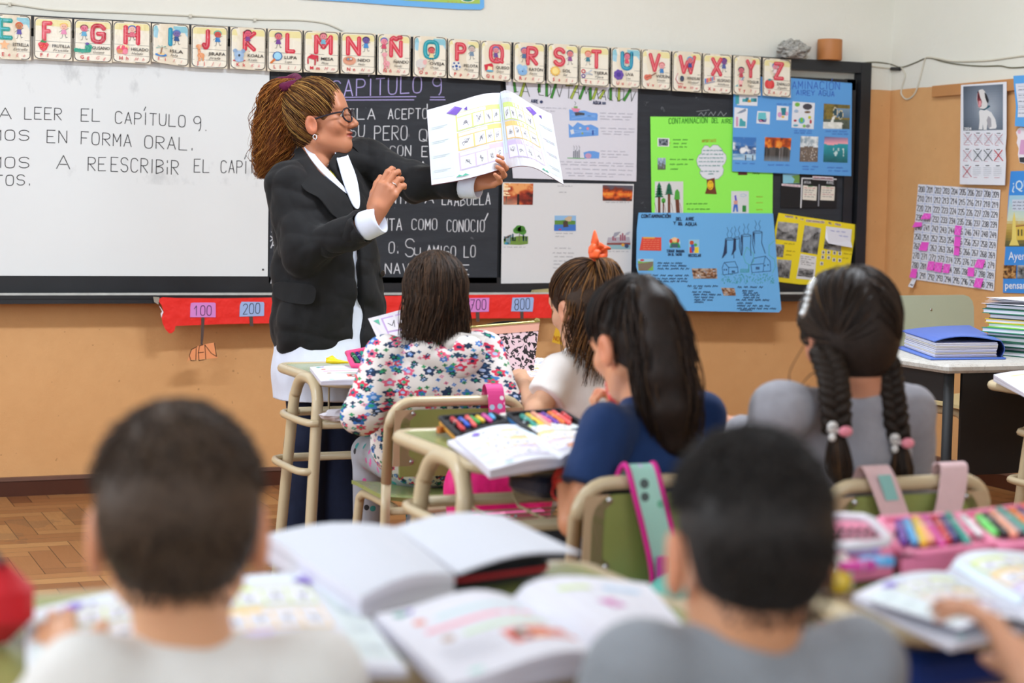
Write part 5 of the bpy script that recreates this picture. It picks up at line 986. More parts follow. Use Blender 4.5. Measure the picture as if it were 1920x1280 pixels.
def sdf_mesh(prims, h, lo=None, hi=None):
    add = [d for d in prims if not d['cut']]
    lo = np.min([d['c']-d['r'] for d in add], 0)-2*h if lo is None else nv(lo); hi = np.max([d['c']+d['r'] for d in add], 0)+2*h if hi is None else nv(hi)
    B = 14; n = np.ceil((hi-lo)/h).astype(int)+2; nb = -(-n//B); n = nb*B; D = np.full(n, .05, dtype=np.float32)
    ii = np.stack(np.meshgrid(*[np.arange(B)]*3, indexing='ij'), -1).reshape(-1, 3)*h; hd = B*h*.87+.03
    C = np.array([d['c'] for d in prims]); Rr = np.array([d['r'] for d in prims]); isadd = np.array([not d['cut'] for d in prims])
    for bx in range(nb[0]):
        for by in range(nb[1]):
            for bz in range(nb[2]):
                o = lo+np.array((bx, by, bz))*B*h; near = np.linalg.norm(C-(o+B*h/2), axis=1) < Rr+hd
                if not (near & isadd).any(): continue
                p = ii+o; v = None
                for k in np.nonzero(near)[0]:
                    d = prims[k]; e = sd(p, d)
                    if d['cut'] is False:
                        if v is None: v = e
                        else: t = np.clip(.5+.5*(e-v)/d['k'], 0, 1); v = e*(1-t)+v*t-d['k']*t*(1-t)
                    elif v is not None:
                        if d['cut'] != 'plane': e = -e
                        t = np.clip(.5-.5*(e-v)/d['k'], 0, 1); v = e*(1-t)+v*t+d['k']*t*(1-t)
                D[bx*B:bx*B+B, by*B:by*B+B, bz*B:bz*B+B] = np.clip(v, -.05, .05).reshape(B, B, B)
    inside = D < 0; cnt = np.zeros(n-1, int); acc = np.zeros(tuple(n-1)+(3,)); nn = np.zeros(n-1)
    cor = [(a, b, c) for a in (0, 1) for b in (0, 1) for c in (0, 1)]
    sl = lambda o: tuple(slice(o[q], n[q]-1+o[q]) for q in range(3))
    for o in cor: cnt += inside[sl(o)]
    act = np.argwhere((cnt > 0) & (cnt < 8)); idx = np.full(n-1, -1, int); idx[tuple(act.T)] = np.arange(len(act)); s = np.zeros((len(act), 3)); w = np.zeros(len(act))
    for o in cor:
        for ax in range(3):
            if o[ax]: continue
            o2 = list(o); o2[ax] = 1; a = D[tuple((act+np.array(o)).T)].astype(float); b = D[tuple((act+np.array(o2)).T)].astype(float); m = (a < 0) != (b < 0)
            t = np.where(m, a/np.where(m, a-b, 1), 0); P = np.tile(np.array(o, float), (len(act), 1)); P[:, ax] += t; s += P*m[:, None]; w += m
    V = lo+(act+s/np.maximum(w, 1)[:, None])*h; F = []
    for ax in range(3):
        u, v = (ax+1) % 3, (ax+2) % 3; a = D; b = np.roll(D, -1, ax); m = (a < 0) != (b < 0)
        for q in range(3): m[tuple(slice(None) if z != q else (slice(n[q]-1, None) if q == ax else slice(0, 1)) for z in range(3))] = False
        for q in (u, v): m[tuple(slice(None) if z != q else slice(n[q]-1, None) for z in range(3))] = False
        E = np.argwhere(m); 
        if not len(E): continue
        du, dv = np.zeros(3, int), np.zeros(3, int); du[u] = 1; dv[v] = 1
        q4 = np.stack([idx[tuple(x.T)] for x in (E-du-dv, E-dv, E, E-du)], 1); fl = D[tuple(E.T)] < 0; q4[~fl] = q4[~fl][:, ::-1]; F.append(q4[(q4 >= 0).all(1)])
    return V, np.concatenate(F)
def folds(V, F, amp, freq, seed=0, squash=(1, 1, .6)):
    n = np.zeros_like(V); q = V[F]; fn = np.cross(q[:, 2]-q[:, 0], q[:, 3]-q[:, 1])
    for k in range(4): np.add.at(n, F[:, k], fn)
    n /= np.linalg.norm(n, axis=1)[:, None]+1e-12; R = np.random.RandomState(seed); d = np.zeros(len(V))
    for k in range(9):
        w = R.normal(size=3)*np.array(squash); w *= freq*R.uniform(.5, 1.5)/np.linalg.norm(w); d += np.abs(np.sin((V@w+1.3*np.sin(V@R.normal(size=3)*freq*.35))*.5+R.uniform(0, 6.28)))
    return V+n*(amp*(d-d.mean())/2.2)[:, None]
def soft(name, prims, h, mat, parent=None, colfn=None, fold=None):
    V, F = sdf_mesh(prims, h); fc = None
    if fold: V = folds(V, F, *fold)
    if colfn is not None: fc = [tuple(c) for c in colfn(V[F].mean(1))]
    return link_mesh(name, V, F, mat, parent, fc=fc, smooth=True)
def merged(name, parts, mat, parent, colfn=None):
    """several resolutions of one body in one mesh (overlaps hidden inside the clothing)"""
    Vs, Fs, k = [], [], 0
    for prims, h in parts:
        V, F = sdf_mesh(prims, h); Vs.append(V); Fs.append(F+k); k += len(V)
    V, F = np.concatenate(Vs), np.concatenate(Fs)
    return link_mesh(name, V, F, mat, parent, fc=[tuple(c) for c in colfn(V[F].mean(1))] if colfn else None, smooth=True)
class Frame:
    def __init__(s, o, x, y, z, k=1.0): s.o, s.x, s.y, s.z, s.k = Vector(o), Vector(x), Vector(y), Vector(z), k; s.R = np.array([s.x, s.y, s.z]).T
    def __call__(s, a, b, c): return s.o+(s.x*a+s.y*b+s.z*c)*s.k
    def d(s, a, b, c): return s.x*a+s.y*b+s.z*c
    def local(s, P): return ((P-nv(s.o))@s.R)/s.k
def head_frame(c, fwd, up=(0, 0, 1), k=1.0, roll=0.0):
    y = Vector(fwd).normalized(); x = y.cross(Vector(up)).normalized(); z = x.cross(y).normalized()
    if roll: q = Matrix.Rotation(roll, 3, y); x, z = q@x, q@z
    return Frame(c, x, y, z, k)
def skin_mat(name, col):
    t = NT(name); a = t.add('ShaderNodeAttribute', attribute_name='ink'); g = t.coord(); c = t.mix(t.math('MULTIPLY', t.noise(g, 14, 3), .14), a.outputs[0], S('b5563f'))
    t.bump(t.noise(g, 500, 2), .12, .001); return t.done(c, .48, 0, .35, **{'Subsurface Weight': .08, 'Subsurface Radius': (.012, .004, .002), 'Subsurface Scale': .6})
SKIN = skin_mat('skin', 'c08060')
def skincol(base, hf=None):
    b = np.array(S(base))
    def fn(P):
        C = np.tile(b, (len(P), 1))
        if hf is not None:
            L = hf.local(P); x, y, z = np.abs(L[:, 0]), L[:, 1], L[:, 2]
            lip = np.clip(1-((x/.026)**2+((z+.062)/.0125)**2), 0, 1)*(y > .074); C += (np.array(S('9c4a44'))-C)*np.clip(lip*1.6, 0, 1)[:, None]
            ck = np.exp(-((x-.042)**2+(z+.035)**2)/.0006)*(y > .03)*.13; C += (np.array(S('c2624e'))-C)*ck[:, None]
            er = ((x > .068) & (np.abs(z+.01) < .05))*.35; C += (np.array(S('cc6a4c'))-C)*er[:, None]
        return C
    return fn
def head_prims(f, child=False, neck=None):
    k = f.k; e = lambda c, r, kk=.02, cut=False: EL(f(*c), [q*k for q in r], f.R, kk*k, cut); r_ = lambda a, b, ra, rb, kk=.015: RC(f(*a), f(*b), ra*k, rb*k, kk*k)
    P = [e((0, -.012, .036), (.073, .093, .084)), e((0, .034, -.026), (.058, .057, .074), .03), e((0, .054, -.087), (.029, .027, .021), .03)]
    P += [r_((s*.05, -.005, -.06), (s*.012, .057, -.091), .02, .017, .03) for s in (-1, 1)]+[e((s*.036, .063, -.026), (.025, .021, .024), .02) for s in (-1, 1)]
    P += [r_((-.036, .078, .027), (.036, .078, .027), .011, .011, .012), e((0, .074, .055), (.045, .02, .04), .03)]
    P += [r_((0, .09, .012), (0, .113, -.03), .007, .0115, .012)]+[e((s*.011, .1, -.034), (.009, .011, .008), .008) for s in (-1, 1)]
    P += [e((0, .0875, -.0555), (.023, .01, .0055), .006), e((0, .0845, -.068), (.019, .0105, .0065), .006)]
    P += [e((s*.031, .0795, .0115), (.0155, .0145, .0085), .006) for s in (-1, 1)]
    P += [e((s*(.082 if not child else .087), -.008, -.01 if not child else -.018), (.009, .02, .032) if not child else (.011, .023, .037), .008) for s in (-1, 1)]
    P += [e((s*(.0905 if not child else .097), -.001, -.008 if not child else -.016), (.0085, .012, .02), .006, True) for s in (-1, 1)]+[e((s*.031, .1, .008), (.017, .012, .009), .012, True) for s in (-1, 1)]+[e((0, .0985, -.0615), (.019, .012, .0026), .004, True)]
    if neck is not None: P.insert(1, RC(f(0, -.028, -.075), neck, .049*k, .056*k if not child else .05*k, .035*k))
    return P
def eyes(f, parent):
    for s in (-1, 1):
        b = MB(); b.ball(f(s*.030, .0768, .006), .0108*f.k, 14, S('e8e2dc'), R=Matrix(f.R.tolist())); b.ball(f(s*.030, .0848, .003), (.0056*f.k, .0045*f.k, .0058*f.k), 12, S('2a1a12'), R=Matrix(f.R.tolist())); b.build('eye', PLAST, parent, ink=True, smooth=True)
FL = [((.028, .094, 0), (.043, .026, .021)), ((.0095, .098, .003), (.047, .03, .022)), ((-.0095, .094, .002), (.043, .028, .021)), ((-.027, .086, -.002), (.034, .021, .019))]
def hand_prims(wrist, fwd, back, left, k=1.0, curl=(.5, .55, .6, .65), thumb=(.55, .75, -.3), tcurl=.3, spread=.06, fl=None):
    """wrist point, direction of the fingers, direction of the back of the hand; the thumb leaves the side of the palm"""
    y = Vector(fwd).normalized(); z = Vector(back); z = (z-y*z.dot(y)).normalized(); x = y.cross(z)*(1 if left else -1)
    f = Frame(wrist, x, y, z, k); P = [RC(f(0, -.02, 0), f(0, .03, 0), .026*k, .028*k, .01)]
    for (kx, ky, kz), L in FL: P.append(RC(f(kx*.55, .02, 0), f(kx, ky, kz-.002), .0145*k, .0118*k, .012*k))
    P.append(EL(f(.012, .05, -.008), (.03*k, .04*k, .014*k), f.R, .012*k))
    tips = []
    for q, ((kx, ky, kz), L) in enumerate(FL):
        p = f(kx, ky, kz-.002); c = curl[q] if not isinstance(curl[q], tuple) else None; a = 0; sp = spread*(1.5-q)
        js = curl[q] if c is None else (c, c*1.15, c*.8)
        for j in range(3):
            a += js[j]; dr = f.d(math.sin(sp)*math.cos(a), math.cos(a)*math.cos(sp), -math.sin(a)); p2 = p+dr*L[j]*k
            P.append(RC(p, p2, (.0098-.0009*j)*k, (.009-.0012*j)*k, .004*k)); p = p2
        tips.append(p)
    p = f(.024, .02, -.008); d = Vector(thumb).normalized()
    for j, (L, ra, rb) in enumerate(((.043, .015, .0115), (.033, .0108, .0098), (.026, .0096, .0078))):
        if j: d = (d+Vector((-.25, .35, -.25))*tcurl).normalized()
        p2 = p+f.d(*d)*L*k; P.append(RC(p, p2, ra*k, rb*k, .008*k)); p = p2
    tips.append(p); return P, f, tips
# ------------------------------------------------------------------ hair
def hair_mat(name, rough=.55):
    t = NT(name); a = t.add('ShaderNodeAttribute', attribute_name='ink'); g = t.coord(); c = t.mix(t.noise(t.mapping(g, (1, 1, .25)), 60, 3), t.mix(.35, a.outputs[0], (0, 0, 0)), a.outputs[0])
    return t.done(c, rough, 0, .22)
HAIR = hair_mat('hair_strands')
def strands(name, paths, r, cols, parent, seed=1, n=4, taper=True):
    R = random.Random(seed); b = MB()
    for P in paths:
        m = len(P); rr = r*R.uniform(.7, 1.3); b.tube(P, [rr*(1 if not taper else max(.25, 1-.75*(q/(m-1))**3)) for q in range(m)], n, col=S(R.choice(cols), R.uniform(.75, 1.2)))
    return b.build(name, HAIR, parent, ink=True, smooth=True)
SKC, SKR = (0, -.013, .038), (.074, .094, .085)
def skull(f, d, lift=0.0):
    d = Vector(d).normalized(); return f(SKC[0]+d.x*(SKR[0]+lift), SKC[1]+d.y*(SKR[1]+lift), SKC[2]+d.z*((SKR[2] if d.z > 0 else .118)+lift))
def slerp(a, b, t):
    a, b = Vector(a).normalized(), Vector(b).normalized(); w = math.acos(max(-1, min(1, a.dot(b))))
    return a if w < 1e-4 else (a*math.sin((1-t)*w)+b*math.sin(t*w))/math.sin(w)
def scalp_dir(R, low=-.62, edge=.5):
    while True:
        d = Vector((R.gauss(0, 1), R.gauss(0, 1), R.gauss(0, 1))).normalized(); x, y, z = SKC[0]+d.x*SKR[0], SKC[1]+d.y*SKR[1], SKC[2]+d.z*(SKR[2] if d.z > 0 else .118)
        if (x/.080)**2+((y-.105)/.094)**2+((z+.04)/.094)**2 < 1: continue
        if ((abs(x)-.086)/.036)**2+((y-.002)/.03)**2+((z+.016)/.04)**2 < 1: continue
        if d.z < low or (z < .012 and y > .010): continue
        return d
def cap_prims(f, t=.012, low=-.03, face=True, back=True):
    k = f.k; e = lambda c, r, kk=.015, cut=False: EL(f(*c), [q*k for q in r], f.R, kk*k, cut)
    P = [e(SKC, [q+t for q in SKR])]
    g = 0 if back is True else back
    if back: P += [e((0, -.04, -.005+low*.3), (.069+t*.8-g, .066+t*.7-g, .072), .045), e((0, -.046, -.026+low*.5), (.05+t*.5-g, .044+t*.4-g, .05), .035)]
    if face: P.append(e((0, .105, -.04), (.078, .092, .092), .01, True)); P += [e((s*.088, .002, -.016), (.036, .032, .040), .01, True) for s in (-1, 1)]; P.append(PL(f(0, 0, low-.05), f.d(0, .35, -1)))
    return P
def capcol(base, k=1.0):
    c = np.array(S(base, k))
    def fn(P): r = np.random.RandomState(3).rand(len(P), 1); return c*(.8+.4*r)
    return fn
CLOTH = {}
def cloth(name, col, bump=.35, bs=420, rough=.85, var=.06, fold=.5, fs=9, fd=.02):
    if name in CLOTH: return CLOTH[name]
    t = NT(name); g = t.coord(); c = t.mix(t.noise(g, 60, 3), S(col, 1-var), S(col, 1+var)); h = t.math('ADD', t.math('MULTIPLY', t.noise(t.mapping(g, (1, 1, .7)), fs, 2, .45), 1.0), t.math('MULTIPLY', t.noise(g, bs, 1), .05*bump))
    t.bump(h, fold, fd); CLOTH[name] = t.done(c, rough, 0, .25, **{'Sheen Weight': .08}); return CLOTH[name]
# ------------------------------------------------------------------ the teacher
DT = 6.12
up = Vector((0, 0, 1)); cr = Vector((RIGHT.x, RIGHT.y, 0)).normalized(); cf = Vector((FWD.x, FWD.y, 0)).normalized()
tf = (cr*.72-cf*.69).normalized(); tl = up.cross(tf)
def T(x, y, dd=0.0): return atD(x, y, DT+dd)
foot = T(605, 900); t = thing('person', (foot.x, foot.y, 0), 'standing woman in a black blazer and glasses holding up an open workbook', 'person')
BLZ = cloth('black_suiting', '141416', .5, 700, .75, .1, .55, 11, .03); WHT = cloth('white_cotton_coat', 'd6dcec', .3, 300, .8, .03, .5, 8, .03); DENIM = cloth('dark_denim', '111a33', .6, 500, .8, .25, .4, 10)
hf = head_frame(T(600, 230), cr*.965-cf*.17+up*.24, (0, 0, 1), 1.045)
neckb = T(592, 312)
rs, re, rw = T(543, 350, -.10), T(566, 472, -.16), T(683, 424, -.24)
ls, le, lw = T(672, 296, .10), T(778, 340, .04), T(866, 347, -.03)
rh, rhf, rtips = hand_prims(T(702, 404, -.25), T(728, 352, -.27)-T(702, 404, -.25), tf*.25-cf*.8-cr*.45, False, 1.06, ((.35, .75, .5), (.45, .9, .6), (.55, 1.0, .7), (.5, .9, .6)), (.45, .85, -.45), .4, .03)
lh, lhf, ltips = hand_prims(T(881, 345, -.035), T(920, 337, -.055)-T(881, 345, -.035), cf*.75-up*.62, True, 1.0, ((.55, 1.0, .5), (.6, 1.05, .55), (.55, 1.0, .55), (.5, .95, .5)), (.6, .7, -.1), .2, .2)
body = [RC(T(602, 420), T(602, 470), .10, .11, .05), RC(ls, le, .05, .042), RC(le, lw, .04, .03), RC(rs, re, .05, .042), RC(re, rw, .04, .03), RC(neckb, T(598, 365), .054, .08, .04)]
merged('body', [(head_prims(hf, neck=neckb)+[EL(T(602, 368, .0), (.08, .075, .07), np.array([tl, tf, up]).T, .04)], .0032), (body, .008), (rh+[RC(rw, T(702, 404, -.25), .03, .0265, .01)], .0026), (lh+[RC(lw, T(881, 345, -.035), .029, .026, .01)], .0026)], SKIN, t, skincol('b87c5c', hf))
eyes(hf, t)
# blazer: a shell over the torso, open down the front
RT = np.array([tl, tf, up]).T
def zof(y): return T(600, y).z
O = T(600, 420)
def sxy(x, y):  # pixel on the front of the torso -> (lateral, height) in the torso frame
    p = T(x, y, -.14)-O; return (p.dot(tl), p.z)
core = [EL(T(604, 400), (.175, .122, .16), RT, .04), EL(T(606, 500), (.176, .118, .2), RT, .06), EL(T(610, 610), (.19, .13, .2), RT, .06), RC(T(583, 312), rs, .042, .054, .04), RC(T(625, 305), ls, .042, .054, .04), RC(T(662, 420, .0), T(682, 700, .02), .06, .075, .06)]
def grow(P, e): 
    out = []
    for d in P:
        d = dict(d)
        if d['t'] == 'el': d['rr'] = d['rr']+e
        else: d['ra'] += e; d['rb'] += e
        d['r'] += e; out.append(d)
    return out
hem = T(600, 655).z
vneck = [sxy(*p) for p in ((566, 262), (583, 304), (605, 328), (626, 344), (650, 362), (664, 391), (680, 430), (691, 470), (694, 560), (687, 672), (712, 672), (716, 560), (708, 470), (694, 410), (679, 370), (671, 330), (660, 312), (647, 267), (640, 255))]
bl = grow(core, .012)+[RC(rs, re, .078, .066, .03), RC(re, rw+(re-rw)*.02, .064, .058, .03), RC(ls, le, .072, .06, .03), RC(le, lw, .058, .05, .03)]
wd = (rw-re).normalized(); ld = (lw-le).normalized()
inner = [dict(d, cut=True, k=.006) for d in grow(core, -.004)]+[RC(re, rw+wd*.1, .045, .045, .004, True), RC(le, lw+ld*.1, .04, .04, .004, True)]
bl += [RC(neckb-up*.05, neckb+up*.2, .072, .085, .012, True)]+inner+[PG(vneck, O, tl, up, tf, .0, .006), PL((0, 0, hem), -up)]
cut_r = dict(CC(rw-wd*.005, rw+wd*.12, .12, .12, .003, True)); cut_l = dict(CC(lw-ld*.0, lw+ld*.12, .12, .12, .003, True))
soft('blazer', bl+[cut_r, cut_l], .006, BLZ, t, None, (.011, 44, 2))
blz = t.children[-1]
# white coat below and inside the blazer, with cuffs
skirt = T(600, 748).z
coat = grow(core, -.009)+[CC((O.x, O.y, hem+.1), T(604, 760), .15, .168, .05), EL(T(604, 690), (.175, .14, .12), RT, .05)]
coat += [RC(neckb-up*.03+tf*.02, neckb+up*.2+tf*.03, .062, .075, .012, True), PG([sxy(*p) for p in ((570, 264), (586, 295), (610, 325), (633, 346), (641, 340), (634, 310), (627, 285), (621, 262))], O, tl, up, tf, .0, .005), PL((0, 0, skirt), -up)]
soft('white_coat', coat, .007, WHT, t, None, (.006, 30, 4, (1, 1, .15)))
for (a, d, r) in ((rw, wd, .046), (lw, ld, .042)):
    c = MB(); fr = frame_from(d); P = []
    c.lathe(a-d*.01, [(r*.95, 0), (r*1.06, .012), (r*1.0, .06), (r*.97, .072), (r*.86, .072), (r*.86, .01)], 26, R=Matrix((fr[0], fr[1], d)).transposed()); c.build('cuff', WHT, t, smooth=True)
# shirt collar and lapels as folded strips lying on the torso
def front_pt(x, y, lift):
    """point of the torso front under a pixel"""
    r = ray(x, y).normalized(); p = CAMP+r*5.4; best = (9, p)
    for _ in range(60):
        v = None
        for d in core_out:
            e = sd(nv(p)[None, :], d)[0]; 
            if v is None: v = e
            else: tt = min(1, max(0, .5+.5*(e-v)/d['k'])); v = e*(1-tt)+v*tt-d['k']*tt*(1-tt)
        if v < best[0]: best = (v, p)
        if v < lift+.0005 or v > best[0]+.2: break
        p = p+r*max(.001, (v-lift)*.8)
    return best[1]
core_out = grow(core, .012)
def flap(name, rows, lift, mat, thick=.006):
    """rows: list of polylines of pixels (same length) giving a sheet over the torso front"""
    P = [[front_pt(x, y, lift(i, j)) for j, (x, y) in enumerate(r)] for i, r in enumerate(rows)]; nu, nv_ = len(rows[0])-1, len(rows)-1
    b = MB(); b.grid(lambda u, v: P[int(round(v*nv_))][int(round(u*nu))], nu, nv_, thick=tuple(-tf*thick)); o = b.build(name, mat, t, smooth=True)
    m = o.modifiers.new('s', 'SUBSURF'); m.levels = m.render_levels = 2; return o
flap('lapel', [[(566, 272), (583, 304), (605, 328), (626, 344), (650, 362), (664, 392)], [(557, 279), (570, 318), (592, 345), (612, 364), (638, 388), (664, 408)], [(553, 284), (555, 332), (573, 362), (602, 366), (622, 408), (663, 420)]], lambda i, j: .006+.005*i, BLZ)
flap('lapel', [[(647, 267), (660, 312), (671, 330), (677, 370), (692, 410)], [(656, 270), (678, 310), (690, 335), (695, 375), (699, 412)], [(664, 275), (692, 308), (709, 335), (709, 378), (704, 414)]], lambda i, j: .004+.004*i, BLZ)
flap('shirt_collar', [[(572, 262), (594, 296), (616, 318), (634, 338), (656, 362)], [(566, 268), (584, 300), (606, 326), (628, 344), (652, 366)]], lambda i, j: .003+.002*i, WHT, .004)
flap('shirt_collar', [[(622, 268), (634, 300), (641, 330), (650, 356), (664, 392)], [(642, 262), (656, 300), (668, 326), (675, 362), (676, 394)]], lambda i, j: .011+.003*i, WHT, .004)
flap('pocket_flap', [[(513, 525), (560, 531), (595, 534)], [(512, 545), (560, 553), (592, 556)], [(518, 563), (560, 570), (588, 572)]], lambda i, j: .015, BLZ)
p = front_pt(716, 512, .006); MB().lathe(p, [(.011, 0), (.012, .003), (.009, .005), (.002, .004)], 16, R=Matrix((tl, up, tf)).transposed()).build('button', M('black_button', '1a1a1c', .3), t, smooth=True)
flap('yellow_top', [[(616, 318), (628, 334), (640, 348)], [(624, 314), (636, 324), (643, 338)]], lambda i, j: -.012, cloth('yellow_knit', 'd8cf2e'), .003)
# jeans and shoes
gl = [RC(T(574, 720, -.01), T(576, 830, -.03), .07, .072, .03), RC(T(574, 830, -.04), T(566, 985, -.02), .07, .082, .03), RC(T(636, 720, .02), T(642, 830, .02), .07, .07, .03), RC(T(642, 830, .02), T(645, 985, .03), .069, .082, .03), EL(T(606, 690), (.13, .09, .1), RT, .05)]
zf = .035
for d in gl: pass
soft('jeans', gl+[PL((0, 0, zf), -up)], .008, DENIM, t, None, (.005, 34, 6))
for x, dd in ((566, -.02), (645, .03)):
    a = T(x, 985, dd); fz = Vector((a.x, a.y, 0)); soft('shoe', [RC(fz-tf*.07+up*.045, fz+tf*.12+up*.035, .04, .034), PL((0, 0, .004), -up)], .007, cloth('black_leather', '1a1a1c'), t)
# glasses, earring, necklace, rings
GLS = M('dark_plum_frame', '1d1420', .25); g = MB()
for s in (-1, 1):
    P = [(s*.034+.028*math.cos(a)*(1 if abs(math.cos(a)) < .7 else 1.0), .107-.012*abs(math.cos(a))*(1 if math.cos(a)*s > 0 else -.2), -.001+.0225*math.sin(a)) for a in np.linspace(0, 2*math.pi, 17)[:-1]]
    g.tube([hf(*p) for p in P], .003*hf.k, 8, True); g.tube(smooth_path([hf(s*.06, .094, .01), hf(s*.07, .07, .011), hf(s*.079, .01, .007), hf(s*.08, -.012, .002), hf(s*.078, -.03, -.016)], 4), .0029*hf.k, 8)
g.tube([hf(-.009, .108, .006), hf(0, .112, .008), hf(.009, .108, .006)], .002, 8); o = g.build('glasses', GLS, t, smooth=True)
b = MB(); [b.lathe(hf(s*.033, .1055, .003), [(.023, -.0005), (.023, .0005)], 16, R=Matrix(hf.R.tolist())@Matrix.Rotation(math.radians(90), 3, 'X')) for s in (-1, 1)]; b.build('lens', GLASS, o)
SILV = M('silver', 'c8c8cc', .22, 1)
MB().tube([hf(.083, -.004+.006*math.cos(a), -.05+.008*math.sin(a)) for a in np.linspace(0, 2*math.pi, 13)[:-1]], .0022, 8, True).build('earring', SILV, t, smooth=True)
P = [front_pt(x, y, -.022)+tf*.004 for x, y in ((580, 285), (594, 302), (612, 310), (620, 300), (623, 282))]
b = MB(); b.tube(smooth_path(P, 5), .0022, 6); q = P[2]-up*.014+tf*.004; b.tube([q+tl*.009*math.cos(a)+up*.009*math.sin(a) for a in np.linspace(0, 6.28, 11)[:-1]], .0016, 6, True); b.tube([q+tl*.007, q-tl*.007], .0012, 6); b.tube([q+up*.009, q-up*.007], .0012, 6); b.build('necklace', SILV, t, smooth=True)
def ring(hp, f, ix, k):
    d = [x for x in hp if x['t'] == 'rc'][ix]; a, b_ = Vector(d['a']), Vector(d['b']); u, v = frame_from(b_-a); c = a*.55+b_*.45
    MB().tube([c+(u*math.cos(q)+v*math.sin(q))*(d['ra']+.0006) for q in np.linspace(0, 6.28, 15)[:-1]], .0016, 6, True).build('ring', SILV, t, smooth=True)
ring(rh, rhf, 5+6, 1); ring(lh, lhf, 5+6, 1)
# hair: pulled back to a high ponytail of loose curls
HC = ['4a2c18', '6a4222', '8a5a2c', 'a8783e', 'c09450', '3a2214']; PC = ['7a421a', '94561f', 'a8682a', '804818', 'b87e38', '5e3010']
soft('hair', cap_prims(hf, .007, .012, True, .012), .005, HAIR, t, capcol('6a4626'))
tie = Vector((0, -.60, .80)); R = random.Random(11); paths = []
for q in range(3000):
    rd = scalp_dir(R, -.86); n = 9; L = R.uniform(.009, .0155)
    P = [skull(hf, slerp(rd, tie+Vector((R.uniform(-.05, .05), 0, R.uniform(-.05, .05))), k/(n-1)), L*(1+.9*math.sin(math.pi*min(1, k/(n-1)))*(.6 if rd.z < 0 else 1))+.002*math.sin(k+q)) for k in range(n)]
    paths.append(P+[hf(0, -.082, .142)])
strands('hair', paths, .0009, HC, t, 5)
# ponytail
base = hf(0, -.078, .140); ctr = [base, T(536, 148), T(522, 170), T(520, 205), T(517, 240), T(513, 275), T(505, 305), T(494, 332)]
wid = [.012, .03, .052, .066, .072, .068, .052, .02]; paths = []
for q in range(1300):
    a, rr = R.uniform(0, 6.28), math.sqrt(R.random()); m = len(ctr) if R.random() < .45 else R.randint(5, len(ctr)); ph, am, fq = R.uniform(0, 6.28), R.uniform(.004, .017), R.uniform(1.0, 2.6); pts = []
    for k in range(m):
        w_ = wid[k]*rr*(1.25 if q % 12 == 0 and k > 2 else 1); pts.append(ctr[k]+cr*(w_*math.cos(a))+cf*(w_*.75*math.sin(a))+up*(0 if k < 2 else R.uniform(-.008, .008)))
    pts = smooth_path(pts, 4); P = [p+cr*am*math.sin(fq*k*.55+ph)*min(1, k/8)+cf*am*math.cos(fq*k*.55+ph)*min(1, k/8) for k, p in enumerate(pts)]; paths.append(P)
strands('ponytail', paths, .0011, PC, t, 6)
soft('ponytail', [RC(ctr[k], ctr[k+1], wid[k]*.6, wid[k+1]*.62, .02) for k in range(2, 6)], .007, HAIR, t, capcol('6a3a18'))
VEL = cloth('plum_velvet', '5a1238', .6, 300, .9, .2, .8, 40, .01)
fr = frame_from(ctr[1]-base); c = base*.62+ctr[1]*.38
MB().tube([c+(fr[0]*math.cos(a)+fr[1]*math.sin(a))*(.041+.004*math.sin(5*a)) for a in np.linspace(0, 6.28, 25)[:-1]], [.0155+.003*math.sin(7*k) for k in range(24)], 10, True).build('scrunchie', VEL, t, smooth=True)
HP = [d for d in head_prims(hf) if not d['cut']]
def face_pt(x, z, lift=.0):
    y = .15
    while y > 0 and min(sd(nv(hf(x, y, z))[None, :], d)[0] for d in HP) > lift: y -= .0012
    return hf(x, y, z)
b = MB(); R = random.Random(3)
for s in (-1, 1):
    for q in range(40):
        u = q/40; x = .014+.042*u; z = .027+.009*math.sin(u*2.6)+R.uniform(-.0028, .0028)*(1-.6*u); p = face_pt(s*x, z, .0005); b.tube([p, p+(face_pt(s*(x+.008), z+.002, .0005)-p)*1.0], .0013, 4)
b.build('eyebrows', M('dark_brow_hair', '2a1810', .6), t)
